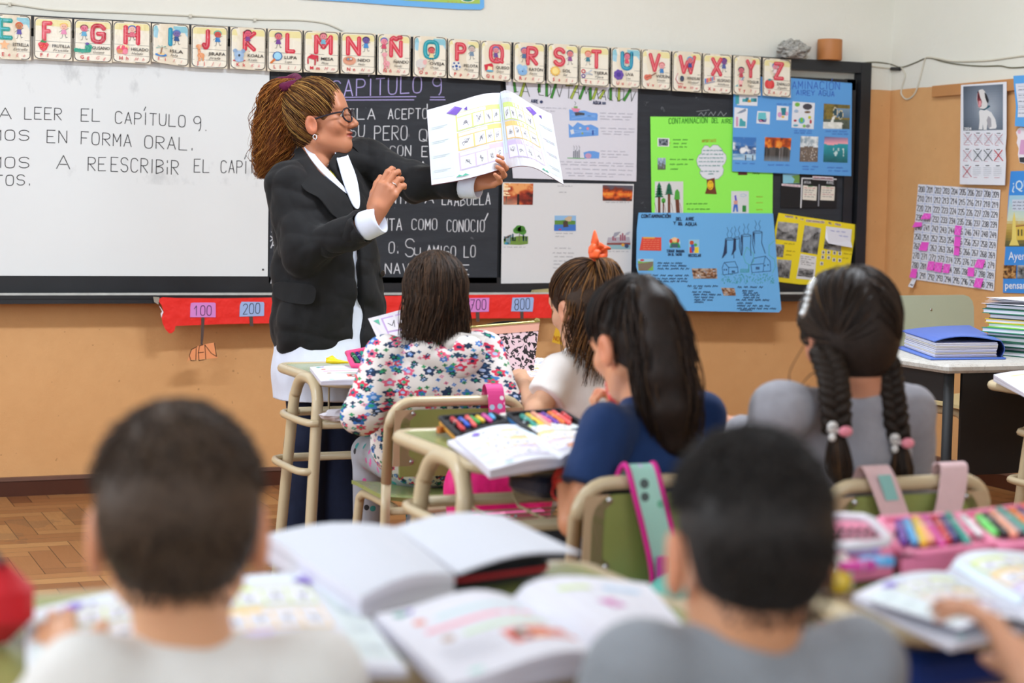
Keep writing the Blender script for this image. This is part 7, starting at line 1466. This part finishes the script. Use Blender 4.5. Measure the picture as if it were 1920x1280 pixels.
# the workbook the teacher holds up
tb = thing('workbook', tuple(atD(950, 316, 6.03)), 'open workbook held up by the teacher showing rows of small drawings', 'workbook')
def curve(P): P = smooth_path(P, 12); return lambda u: P[int(u*(len(P)-1))].lerp(P[min(len(P)-1, int(u*(len(P)-1))+1)], u*(len(P)-1)-int(u*(len(P)-1)))
Dl = lambda L: [atD(x, y, d) for x, y, d in L]
tl_, bl_ = curve(Dl([(800.3, 206.4, 5.99), (848, 193, 6.0), (892, 179.5, 6.0), (918, 174.5, 6.015), (938, 174, 6.04)])), curve(Dl([(809, 346.5, 5.99), (860, 338, 6.0), (905, 327, 6.0), (932, 319, 6.015), (951, 315.5, 6.04)]))
tr_, br_ = curve(Dl([(938, 172.5, 6.04), (949, 169.3, 6.01), (966, 176, 6.01), (995, 194.5, 6.08), (1034, 213.5, 6.2)])), curve(Dl([(951, 315.5, 6.04), (978, 310.5, 6.01), (1004, 315, 6.02), (1029, 329, 6.1), (1057, 346, 6.2)]))
for nm, ft, fbm, side in (('left', tl_, bl_, 0), ('right', tr_, br_, 1)):
    fn = lambda u, v, l=0.0, ft=ft, fbm=fbm: ft(u).lerp(fbm(u), v)-FWD*l
    b = MB(); b.grid(lambda u, v: fn(u, v), 20, 4, S('d8d8e0'), thick=FWD*.007); o = b.build('page_block', PAPER, tb, ink=True); A = Art(fn, .0004); boxes_page(A, side); A.build('printed_page', PAPER, o)
b = MB(); b.grid(lambda u, v: tl_(u).lerp(bl_(u), v*1.01-.005)+FWD*.0085, 14, 3, thick=FWD*.0012); b.grid(lambda u, v: tr_(u).lerp(br_(u), v*1.01-.005)+FWD*.0085, 14, 3, thick=FWD*.0012); b.build('cover', M('crimson_book_cover', '8e2436', .4), tb)
# page held by the girl in the hoodie
pg = thing('workbook', tuple(atD(728, 640, 5.36)), 'folded back workbook page raised by the girl in the floral hoodie', 'workbook')
c4 = [atD(x, y, d) for x, y, d in ((690, 597, 5.34), (760, 578, 5.40), (785, 640, 5.40), (714, 648, 5.33))]
fn = lambda u, v, l=0.0: c4[0]*(1-u)*(1-v)+c4[1]*u*(1-v)+c4[2]*u*v+c4[3]*(1-u)*v-FWD*(l-.012*math.sin(math.pi*u))
b = MB(); b.grid(lambda u, v: fn(u, v), 8, 3, S('d6d6e0'), thick=FWD*.005); o = b.build('page_block', PAPER, pg, ink=True); A = Art(fn, .0004); A.rect(0, 0, 1, 1, 'dcdce6', 4); A.up(); A.rect(.3, .1, 1, .98, 'c0a4d8', 4); A.up(); A.rect(.34, .14, .66, .55, 'e2e2ea', 2); A.rect(.69, .14, .98, .55, 'e2e2ea', 2); A.rect(.34, .6, .98, .94, 'e2e2ea', 3); A.poly([(.1, .12), (.24, .1), (.22, .3)], '5ab49a'); A.up(); A.stroke([(.42, .3), (.5, .4), (.6, .25), (.55, .45)], .02, '6a6a70'); A.stroke([(.75, .4), (.9, .25)], .02, '6a6a70'); A.stroke([(.4, .75), (.7, .8), (.9, .7)], .014, '8a8a90'); A.build('printed_page', PAPER, o)
# pens
PENC = {'red': 'c8323a', 'blue': '2f5fd0', 'green': '3aa64a', 'yellow': 'f0c63a', 'orange': 'f07a2a', 'pink': 'f06a9a', 'purple': '6a3aa8', 'teal': '2f9c8c', 'coral': 'f2605e', 'navy': '2a2f78', 'magenta': 'd0409a', 'light green': '6ee06a', 'brown': '7a4a30', 'white': 'e8e8ea', 'grey': '8a8a90', 'sky blue': '5ab0e8', 'peach': 'f4a88a', 'lilac': 'b89ae0', 'dark green': '1f6a4a', 'black': '26262a'}
def pen(p0, p1, r, col, label, group, name='marker_pen'):
    d = (p1-p0).normalized(); L = (p1-p0).length; b = MB(); fr = frame_from(d); R = Matrix((fr[0], fr[1], d)).transposed()
    b.lathe(p0, [(r*.55, 0), (r*.9, .004), (r, .01), (r, L*.62)], 10, S(PENC[col]), R=R); b.lathe(p0+d*L*.62, [(r*1.12, 0), (r*1.12, L*.30), (r*.8, L*.36), (r*.4, L*.38)], 10, S(PENC[col], .8), R=R); b.lathe(p0+d*L*.6, [(r*1.05, 0), (r*1.05, L*.03)], 10, S('e4e4e4'), R=R)
    o = b.build(name, PLAST, ink=True, smooth=True); auto_smooth(o); return tag(o, label, 'pen', group)
def pens_on(fn, cols, r, group, label, v0=.15, v1=.85, u0=.1, u1=.9, sl=.0, name='marker_pen'):
    for q, c in enumerate(cols):
        u = u0+(u1-u0)*(q+.5+.5*(hsh(q, 3)-.5))/len(cols); jit = .22*hsh(q, len(cols)); sl_ = sl+.10*(hsh(q, 9)-.5); pen(fn(u, v1-jit)+up*(r+.002), fn(max(0, min(1, u+sl_)), v0+jit*.8)+up*(r+.002), r, c, label % c, group, name)
def tray_case(name, label, Q, z, th, lift, outer, inner, rim, rimcol=None, bulge=.0):
    """open leaf of a zip pencil case: fabric slab with raised piping and elastic band"""
    fn = sheet_fn(Q, z, th, bulge, lift); c = fn(.5, .5); t = thing(name, (c.x, c.y, z), label, 'pencil case')
    b = MB(); b.grid(lambda u, v: fn(u, v), 8, 6, thick=-up*(th-.001)); b.build('fabric_leaf', inner, t)
    P = [fn(u, v)+up*.003 for u, v in [(k/6, 0) for k in range(6)]+[(1, k/4) for k in range(4)]+[(1-k/6, 1) for k in range(6)]+[(0, 1-k/4) for k in range(4)]]
    MB().tube(P, .0065, 8, True).build('zip_rim', rim, t, smooth=True)
    if outer: b = MB(); b.grid(lambda u, v: fn(0, v)+up*(-.002-(th-.004)*u)-RIGHT*.003, 1, 4, thick=RIGHT*.003); b.build('side_panel', outer, t)
    b = MB(); b.grid(lambda u, v: fn(.04+.92*u, .46+.1*v)+up*(.002+.009*abs(math.sin(u*math.pi*7))), 42, 1, thick=up*.0012); b.build('elastic_band', M('black_elastic', '17181a', .8), t); return t, fn
BF = cloth('black_canvas', '1b1b1f', .6, 300, .9); OY = M('ochre_zip_tape', 'c88a2a', .6); BLU = M('blue_zip_tape', '2f7ab8', .6)
t, fn = tray_case('pencil_case', 'left leaf of black pencil case with ochre edge and coloured markers', [(826, 786), (926, 779), (948, 792), (862, 822)], Z0, .014, (.010, .010, 0, 0), OY, BF, BF)
pens_on(fn, ['red', 'blue', 'coral', 'green', 'yellow', 'magenta', 'sky blue'], .0058, 'markers in the left black pencil case', '%s marker in the black pencil case with ochre edge')
t, fn = tray_case('pencil_case', 'right black pencil case leaf filled with yellow pink and orange pens', [(953, 779), (1050, 772), (1108, 806), (1010, 822)], Z0, .016, (.010, .012, 0, 0), BLU, BF, BF)
pens_on(fn, ['teal', 'yellow', 'peach', 'pink', 'purple', 'orange', 'coral', 'red'], .0062, 'pens in the right black pencil case', '%s pen in the black pencil case beside the girl in navy', .1, .8)
RB_ = M('white_eraser', 'dcd8d2', .6); o = MB().rbox(atZ(952, 789, Z0+.012)+up*.012, (.045, .02, .014), .006, .4).build('eraser', RB_); tag(o, 'white eraser between the two leaves of the black pencil cases', 'eraser')
o = MB().rbox(atZ(829, 812, Z0)+up*.008, (.026, .016, .015), .004, .3).build('sharpener', M('amber_plastic', 'b0622c', .3)); tag(o, 'small amber sharpener on the green desk left of the navy girl\'s workbook', 'sharpener')
PKM = cloth('pink_zip_case', 'e8447a', .5, 300, .6); PKP = cloth('pale_pink_case', 'ee86aa', .4, 250, .55, .12)
# pink pencil case on the front desk: an upright open leaf
q4 = [atD(651, 664, 5.66), atD(722, 651, 5.74), atD(728, 690, 5.60), atD(662, 688, 5.52)]
fn = lambda u, v: q4[0]*(1-u)*(1-v)+q4[1]*u*(1-v)+q4[2]*u*v+q4[3]*(1-u)*v
t = thing('pencil_case', tuple(q4[3]), 'open pink pencil case holding blue and teal pens on the front desk', 'pencil case')
nrm = (q4[1]-q4[0]).cross(q4[3]-q4[0]).normalized(); nrm = nrm if nrm.dot(FWD) < 0 else -nrm
b = MB(); b.grid(fn, 6, 4, thick=-nrm*.012); b.build('fabric_leaf', cloth('grey_case_lining', '8a8a92'), t)
MB().tube([fn(u, v)+nrm*.004 for u, v in ((0, 0), (.33, 0), (.66, 0), (1, 0), (1, .5), (1, 1), (.66, 1), (.33, 1), (0, 1), (0, .5))], .0085, 8, True).build('zip_rim', PKM, t, smooth=True)
for k, c in enumerate(['dark green', 'navy', 'teal', 'blue']): pen(fn(.18+.12*k, .88)+nrm*.008, fn(.1+.12*k, .18)+nrm*.008, .0062, c, '%s pen in the pink pencil case on the front desk' % c, 'pens in the pink pencil case on the front desk')
o = MB().prism([fn(u, v)+nrm*.012 for u, v in ((.62, .08), (.74, .06), (.66, .98), (.52, .98))], nrm*.003).build('ruler', M('amber_ruler', 'c07a1a', .2)); tag(o, 'amber plastic ruler leaning in the pink pencil case on the front desk', 'ruler')
YEL = M('yellow_plastic', 'f4cf1a', .4); p = atZ(630, 684, Z0); b = MB(); a, c = atZ(612, 683, Z0)+up*.012, atZ(652, 684, Z0)+up*.008
b.tube([a, a.lerp(c, .3), a.lerp(c, .6), c], [.011, .013, .010, .004], 10, sq=(1, .7)); b.tube([a+cf*.01, a.lerp(c, .25)+cf*.012+up*.008, a.lerp(c, .5)], [.008, .010, .007], 8); b.tube([c, c+(c-a).normalized()*.014], [.003, .002], 6)
tag(b.build('school_scissors', YEL, smooth=True), 'yellow plastic scissors lying on the front desk behind the workbook', 'scissors')
# leopard pouch
def leopard():
    t = NT('leopard_print_fabric'); g = t.coord(); n = t.add('ShaderNodeTexNoise'); t.put(g, n.inputs['Vector']); n.inputs['Scale'].default_value = 30
    w = t.mix(.06, g, n.outputs['Color'], 'ADD'); v = t.add('ShaderNodeTexVoronoi', feature='F1'); t.put(t.mapping(w, (1, 1, 1.1)), v.inputs['Vector']); v.inputs['Scale'].default_value = 52
    d = v.outputs['Distance']; ringm = t.math('MULTIPLY', t.math('GREATER_THAN', d, .17), t.math('LESS_THAN', d, .52)); br = t.math('GREATER_THAN', t.noise(g, 48, 2), .40)
    c = t.mix(t.math('MULTIPLY', ringm, br), S('dcbfc4'), S('17131a')); t.done(c, .45); return t.m
a0, a1, b1, b0 = atD(887, 616, 5.50), atD(1017, 605, 5.58), atD(1003, 690, 5.56), atD(902, 694, 5.49); zb = Z0; b1.z = b0.z = zb+.002
t = thing('pouch', (b0.x*.5+b1.x*.5, b0.y*.5+b1.y*.5, zb), 'black and pink leopard print zip pouch standing on the front desk', 'pouch'); pb = (a1-a0).cross(up).normalized(); pb = pb if pb.dot(cf) > 0 else -pb
b = MB(); Th = .055
def pf(u, v, s): p = a0*(1-u)*(1-v)+a1*u*(1-v)+b1*u*v+b0*(1-u)*v; return p+pb*(Th*(.25+.75*v)*.5*s*(.55+.45*math.sin(math.pi*u))+Th*.5)
b.grid(lambda u, v: pf(u, .16+.84*v, -1), 14, 8); b.grid(lambda u, v: pf(1-u, .16+.84*v, 1), 14, 8)
for e in (0, 1): b.grid(lambda u, v, e=e: pf(e, .16+.84*v, (2*u-1)*(1 if e else -1)), 3, 8)
b.grid(lambda u, v: pf(u, 1, 2*v-1), 14, 2); b.build('body', leopard(), t, smooth=True)
b = MB(); b.grid(lambda u, v: pf(u, .16*v, -1)-pb*.001, 14, 2); b.grid(lambda u, v: pf(1-u, .16*v, 1)+pb*.001, 14, 2); b.build('pink_band', M('rose_metallic_band', 'd8a08c', .3), t)
MB().tube([pf(u/10, -.02, -1) for u in range(11)], .004, 8).build('zip', M('gold_zip', 'b8ac6a', .3, .7), t, smooth=True)
b = MB(); b.grid(lambda u, v: pf(.08+.84*u, 0, 1)+up*(.012*math.sin(math.pi*u)*v), 12, 2, thick=pb*.003); b.grid(lambda u, v: pf(.06+.88*u, .02, 1-2*v), 12, 3); b.build('dark_lining', BF, t)
o = MB().tube([pf(.93, -.03, -1), pf(.95, -.06, -1), pf(.99, -.04, -1)], .005, 8).build('zip_pull', M('gold_zip', 'b8ac6a', .3, .7), t)
o = crumple(atZ(1012, 688, Z0)+up*.016, (.022, .016, .016), 8, M('white_tissue', 'd8d4dc', .8), 'crumpled_paper', 14); tag(o, 'small crumpled white paper beside the leopard print pouch', 'paper')
o = crumple(atZ(640, 786, .56)+up*.012, (.075, .05, .022), 12, M('white_tissue', 'd8d4dc', .8), 'crumpled_paper', 18); tag(o, 'crumpled white papers in the wire basket of the front desk', 'paper')
# desk 2: red carton, navy pouch in the basket
p = atZ(1325, 800, Z0); o = MB(); o.box(p+up*.027, (.075, .05, .054), -.25, col=S('d83a30')); o.box(p+up*.03-cf*.0005, (.05, .051, .036), -.25, col=S('e4d8dc')); o.box(p+up*.0545, (.045, .03, .001), -.25, col=S('f0e8e4')); tag(o.build('carton', INK, ink=True), 'small red and white carton between the navy girl and the braided girl', 'carton')
o = MB().rbox(atD(1022, 905, 3.74), (.11, .14, .045), .025, .2).build('pouch', cloth('navy_nylon', '1c2030', .4, 200, .4)); tag(o, 'dark navy nylon pouch in the basket under the navy girl\'s workbook', 'pouch')
# left foreground desk: dark pencil case below the thick book, red case at the edge
p = atZ(905, 1085, Z0); t = thing('pencil_case', tuple(p), 'black pencil case with red and blue edges under the thick white book', 'pencil case'); MB().rbox(p+up*.015, (.19, .09, .028), .03, .25).build('body', BF, t)
b = MB(); b.rbox(p+up*.014, (.194, .094, .006), .032, .25, S('c02a30')); b.rbox(p+up*.022+FWD*.012, (.19, .08, .005), .03, .25, S('2a4ab0')); b.build('zip_stripe', INK, t, ink=True)
p = atZ(-6, 1196, Z0); t = thing('pencil_case', tuple(p), 'red pencil case at the left edge of the picture', 'pencil case'); MB().rbox(p+up*.047, (.075, .12, .094), .034, .1, ez=.03).build('body', cloth('red_nylon', 'c8202c', .4, 200, .6), t); MB().tube([p+up*.096+V3(0, -.045, 0), p+up*.098, p+up*.096+V3(0, .045, 0)], .004, 8).build('zip', BF, t)
# lower right desk: pink cases and pens, wrapper
t, fn = tray_case('pencil_case', 'pink zip pencil case with a clear lid at the left of the lower right desk', [(1530, 975), (1640, 978), (1676, 1030), (1545, 1045)], Z0, .04, (0, 0, 0, 0), None, PKP, PKM)
t.children[-1].hide_render = False; bpy.data.objects.remove(t.children[-1])
fnl = sheet_fn([(1528, 968), (1630, 971), (1672, 1016), (1542, 1028)], Z0, .055)
b = MB(); b.grid(lambda u, v: fnl(u, v)+up*.008*math.sin(math.pi*u)*math.sin(math.pi*v), 8, 8, thick=up*.001); b.build('clear_lid', GLASS, t); MB().tube([fnl(u, v) for u, v in ((.1, 0), (.5, -.02), (.9, 0), (1, .15), (1, .85), (.9, 1), (.5, 1.02), (.1, 1), (0, .85), (0, .15))], .007, 8, True).build('lid_piping', M('pearl_piping', 'd8d4dc', .3), t, smooth=True)
for k, (c, x, y) in enumerate((('white', 1560, 1023), ('lilac', 1585, 1033), ('sky blue', 1610, 1053), ('magenta', 1575, 1061))): p = atZ(x, y, Z0+.045); pen(p, p+RIGHT*.05+FWD*.01, .007, c, '%s pen under the clear lid of the pink pencil case' % c, 'pens under the clear lid')
t, fn = tray_case('pencil_case', 'large open pink pencil case full of coloured pens at right', [(1650, 978), (1790, 970), (1868, 1026), (1690, 1046)], Z0, .03, (0, 0, 0, 0), None, PKP, PKP, .004)
pens_on(fn, ['purple', 'sky blue', 'yellow', 'peach', 'magenta', 'red', 'navy', 'teal', 'pink', 'white'], .0065, 'pens in the large pink pencil case', '%s pen in the large open pink pencil case', .05, .95, .05, .95, .10)
t, fn = tray_case('pencil_case', 'second leaf of the pink pencil case with light green pens at the right edge', [(1796, 970), (1930, 952), (2030, 1008), (1880, 1032)], Z0, .03, (0, .012, .012, 0), None, PKP, PKP, .004)
pens_on(fn, ['light green', 'black', 'peach', 'grey', 'teal', 'orange', 'navy', 'coral', 'lilac', 'blue'], .0065, 'pens at the right edge', '%s pen in the pink case leaf at the right edge', .05, .9, .04, .96, .08)
o = crumple(atZ(1545, 1112, Z0)+up*.028, (.042, .034, .034), 17, M('white_wrapper', 'dcd6cc', .4), 'wrapper', 18); tag(o, 'crumpled white and yellow wrapper on the lower right desk', 'wrapper'); MB().ball(atZ(1568, 1118, Z0)+up*.022-FWD*.012, (.02, .016, .017), 12).build('yellow_print', M('yellow_foil', 'd0b02a', .35), o)
o = MB().rbox(atZ(1750, 1258, .56)+up*.02, (.20, .15, .06), .03, .1).build('cloth_bag', cloth('royal_blue_nylon', '1c3a86', .4, 200, .5)); tag(o, 'dark blue cloth bag in the basket of the lower right desk', 'bag')
# pink pen at the navy girl's lips
pen(atD(1152, 770, 3.955), atD(1141, 712, 3.93), .0085, 'coral', 'coral pen held by the navy girl at her chin', None)
# ------------------------------------------------------------------ bags and clothes hung on chairs
def strap(name, pts, w, mat, parent, thick=.006, edge=None):
    P = smooth_path([p for p, _ in pts], 6); N = []
    for k in range(len(P)): a = k/(len(P)-1)*(len(pts)-1); i = min(len(pts)-2, int(a)); N.append((pts[i][1].lerp(pts[i+1][1], a-i)).normalized())
    b = MB(); b.grid(lambda u, v: P[int(round(v*(len(P)-1)))]+N[int(round(v*(len(P)-1)))]*w*(u-.5), 3, len(P)-1, thick=-cf*thick); o = b.build(name, mat, parent, smooth=False)
    if edge: e = MB(); [e.tube([p+n*w*s*.5-cf*.004 for p, n in zip(P, N)], .0055, 8) for s in (-1, 1)]; e.build('strap_edging', edge, o, smooth=True)
    return o
def dots(name, base, cols, sc_=30, r=.3):
    t = NT(name); g = t.coord(); v = t.add('ShaderNodeTexVoronoi'); t.put(g, v.inputs['Vector']); v.inputs['Scale'].default_value = sc_; hs = t.add('ShaderNodeSeparateColor'); t.put(v.outputs['Color'], hs.inputs[0])
    return t.done(t.mix(t.math('LESS_THAN', v.outputs['Distance'], r), S(base), t.ramp(hs.outputs[0], [(k/len(cols), S(c)) for k, c in enumerate(cols)], 'CONSTANT')), .6)
HOT = cloth('hot_pink_nylon', 'd81f78', .4, 150, .45, .2, .6, 16); FLP = dots('pink_floral_webbing', 'd63a86', ['f0a8c8', 'a8c8e0', 'e8e0e8', 'f07aa8'], 42, .36)
def backpack(label, c, size, rz, body, pocket, zipm): 
    t = thing('backpack', (c.x, c.y, c.z-size[2]/2), label, 'backpack'); soft('body', [EL(c+up*dz, (size[0]*.5, size[1]*.5, size[2]*.33), np.array(Matrix.Rotation(rz, 3, 'Z')), .04) for dz in (-size[2]*.17, size[2]*.17)], .008, body, t, None, (.004, 40, 3))
    R = Matrix.Rotation(rz, 3, 'Z'); MB().rbox(c-R@V3(0, size[1]*.42, size[2]*.15), (size[0]*.66, .05, size[2]*.42), .02, rz).build('front_pocket', pocket, t); MB().tube([c+R@V3(size[0]*.42*math.cos(a), -size[1]*.28, size[2]*(.08+.33*math.sin(a))) for a in np.linspace(.1, math.pi-.1, 12)], .005, 8).build('zip', zipm, t, smooth=True); return t
lat = Vector((1, 0, 0))
t = backpack('hot pink pleated backpack hanging behind the floral hoodie girl\'s chair', Vector((1.86, 4.49, .37)), (.32, .16, .40), -.03, HOT, FLP, HOT)
strap('strap', [(Vector((1.885, 4.645, .60)), lat), (Vector((1.885, 4.625, .70)), lat), (Vector((1.885, 4.595, .70)), lat), (Vector((1.885, 4.575, .63)), lat), (Vector((1.88, 4.565, .52)), lat)], .05, FLP, t)
MINT = dots('mint_printed_webbing', 'a4d8cc', ['3a8a6a', '6ab89a', 'c8c0e0', '4a5a5a'], 22, .22); MAG = cloth('magenta_piping', 'd0288c', .3, 200, .5)
t = backpack('mint and magenta backpack hanging on the navy girl\'s chair', Vector((1.70, 3.07, .32)), (.30, .15, .38), 0, cloth('mint_nylon', '6ac0b4', .4, 150, .5), dots('bag_print', 'd0288c', ['2f9a8a', 'e8e0e8'], 18, .3), MAG)
sx0 = atD(1212, 876, 3.52); s0 = Vector((sx0.x, 3.15, .694))
strap('strap', [(s0+V3(-.01, .03, -.04), lat), (s0+V3(0, .012, .002), lat), (s0+V3(0, -.014, .002), lat), (s0+V3(.012, -.03, -.06), lat), (s0+V3(.03, -.036, -.13), lat), (s0+V3(.045, -.04, -.20), lat), (s0+V3(.05, -.04, -.27), lat)], .062, MINT, t, .005, MAG)
p = s0+V3(.055, -.062, -.25); b = MB(); b.lathe(p, [(.034, -.004), (.036, 0), (.034, .005)], 20, S('2f9a8e'), R=Matrix.Rotation(math.radians(90), 3, 'X')); b.tube([p+V3(.036*math.cos(a), -.002, .036*math.sin(a)) for a in np.linspace(0, 6.28, 20)[:-1]], .004, 8, True, S('e0508a')); b.rbox(p+V3(.03, -.006, -.02), (.03, .01, .03), .006, col=S('d0288c')); b.rbox(p+V3(-.03, .0, .05), (.022, .014, .07), .006, col=S('b83a9a')); o = b.build('charm', PLAST, t, ink=True); o['label'] = 'round teal and pink charm'
ROSE = cloth('pale_pink_padded_webbing', 'dcbcbf', .6, 260, .9, .05)
t = backpack('pale pink backpack hanging by two straps on the braided girl\'s chair', Vector((2.13, 2.87, .36)), (.31, .16, .40), 0, ROSE, ROSE, ROSE)
for k, (x, y, dx) in enumerate(((1660, 886, .06), (1798, 878, -.055))):
    a = atZ(x, y, .695); s0 = Vector((a.x, 2.995, .694)); strap('strap', [(s0+V3(-dx*.2, .03, -.05), lat), (s0+V3(0, .012, .003), lat), (s0+V3(0, -.014, .003), lat), (s0+V3(dx*.35, -.032, -.06), lat), (s0+V3(dx*.9, -.04, -.15), lat), (s0+V3(dx*1.2, -.04, -.24), lat)], .064, ROSE, t, .010)
    if k == 0: b = MB(); b.grid(lambda u, v: s0+V3((u-.5)*.03+.001+dx*.3*v, -.0305-.005*v-.006, -.004-.05*v), 1, 2, thick=-cf*.001); b.build('teal_patch', M('teal_label', '8cc4c0', .7), t)
# grey sweatshirt over the chair of the girl in white
GJ = cloth('light_grey_fleece', 'b9b9ba', .7, 240, .95, .08, .6, 14); cx, cy = 2.35, 5.02; b = MB()
def drape(u, v):
    x = cx-.255+.49*u; s = v*2-1; e = 1-abs(2*u-1)**3*.10; z = .70*1.0+.012-abs(s)**1.15*(.30+.07*math.sin(7*u+2)+.05*abs(2*u-1)) ; return Vector((x, cy-.205+s*.045-(.02*math.sin(14*u)*abs(s)) , z-(1-e)*.25))
b.grid(drape, 30, 22, thick=(0, 0, -.006)); o = b.build('sweatshirt', GJ, smooth=True); tag(o, 'light grey sweatshirt draped over the chair of the girl in white', 'sweatshirt')
# ------------------------------------------------------------------ the black table: binder and notebooks
B4 = [atZ(1692, 652, TT_H), atZ(1822, 640, TT_H), atZ(1880, 672, TT_H), atZ(1752, 674, TT_H)]; c = sum(B4, Vector())/4
t = thing('ring_binder', (c.x, c.y, TT_H), 'blue ring binder stuffed with white pages on the black table', 'binder')
bf = lambda u, v: B4[0]*(1-u)*(1-v)+B4[1]*u*(1-v)+B4[2]*u*v+B4[3]*(1-u)*v
BLUE = M('blue_binder_cover', '4a6fc4', .4, var=.08)
b = MB(); b.grid(lambda u, v: bf(-.08+1.1*u, -.05+1.1*v)+up*.001, 4, 4, thick=up*.004); b.build('back_cover', BLUE, t)
b = MB()
for k in range(9): b.grid(lambda u, v: bf(.03*hsh(k, 1)+.9*u, .02+.96*v+.02*hsh(k, 2))+up*(.006+.0055*k), 3, 3, S(['e8e8f0', 'dcdcea', 'e8e2d4', 'e4e6f2'][k % 4]), thick=up*.0045)
b.build('pages', PAPER, t, ink=True)
b = MB(); b.grid(lambda u, v: bf(-.02+u*.98, -.02+1.04*v)+up*(.059+.016*math.sin(math.pi*u**.8)*(.3+.7*v)), 10, 4, thick=up*.003); b.build('front_cover', BLUE, t)
b = MB(); b.grid(lambda u, v: bf(.97+.06*math.sin(math.pi*v), u)+up*(.002+.058*v), 3, 6, thick=-RIGHT*.003); b.build('spine', M('blue_binder_spine', '34509a', .4), t)
base = atZ(1905, 668, TT_H); z = TT_H; NB = [('dark green', '1f5a48'), ('dark green', '24604c'), ('dark green', '1c5242'), ('green', '2a7a5a'), ('dark green', '1f5a48'), ('green', '2c8460'), ('light green', '8cd04a'), ('yellow', 'd8b42a'), ('black', '26343a'), ('green', '2a7a5a'), ('dark green', '1f5a48')]
PLACE = ['at the very bottom of the stack', 'second from the bottom of the stack', 'third from the bottom of the stack', 'fourth from the bottom of the stack', 'fifth from the bottom of the stack', 'under the light green one in the stack', 'in the middle of the stack', 'on the light green one in the stack', 'on the yellow one in the stack', 'second from the top of the stack', 'topmost under the loose sheets']
for k, ((cn, col), pl) in enumerate(zip(NB, PLACE)):
    th = .012+.006*hsh(k, 5); rz = .25+.16*(hsh(k, 6)-.5); c = base+RIGHT*(.05+.03*(hsh(k, 7)-.5))+cf*(.06+.02*(hsh(k, 8)-.5)); c.z = z
    t = thing('notebook', (c.x, c.y, z), '%s covered notebook %s on the black table' % (cn, pl), 'notebook', 'stacked notebooks on the black table', rz); Rz = Matrix.Rotation(rz, 3, 'Z')
    b = MB(); b.box(c+up*.0014, (.17, .22, .0028), rz); b.box(c+up*(th-.0014), (.17, .22, .0028), rz); b.box(c+up*th*.5+Rz@V3(.0845, 0, 0), (.003, .22, th), rz); b.build('cover', M('cover_'+col, col, .45), t); b = MB(); b.box(c+up*th*.5-Rz@V3(.002, 0, 0), (.16, .214, th-.006), rz); b.build('pages', M('notebook_pages', 'e0dfe4', .8), t); z += th+.0006
t = thing('loose_sheets', (c.x, c.y, z), 'loose white sheets on top of the stack', 'paper')
for k in range(6): b = MB(); rz = .25+.5*(hsh(k, 11)-.5); Rz = Matrix.Rotation(rz, 3, 'Z'); q = c+RIGHT*(.03*(hsh(k, 12)-.5)); q.z = z+.0012+.004*k; b.grid(lambda u, v: q+Rz@V3(.18*(u-.5), .22*(v-.5), .006*math.sin(3*u+k)*(1-v)), 6, 6, thick=up*.0006); b.build('sheet', M('sheet_white', 'e2e1ea', .8), t)
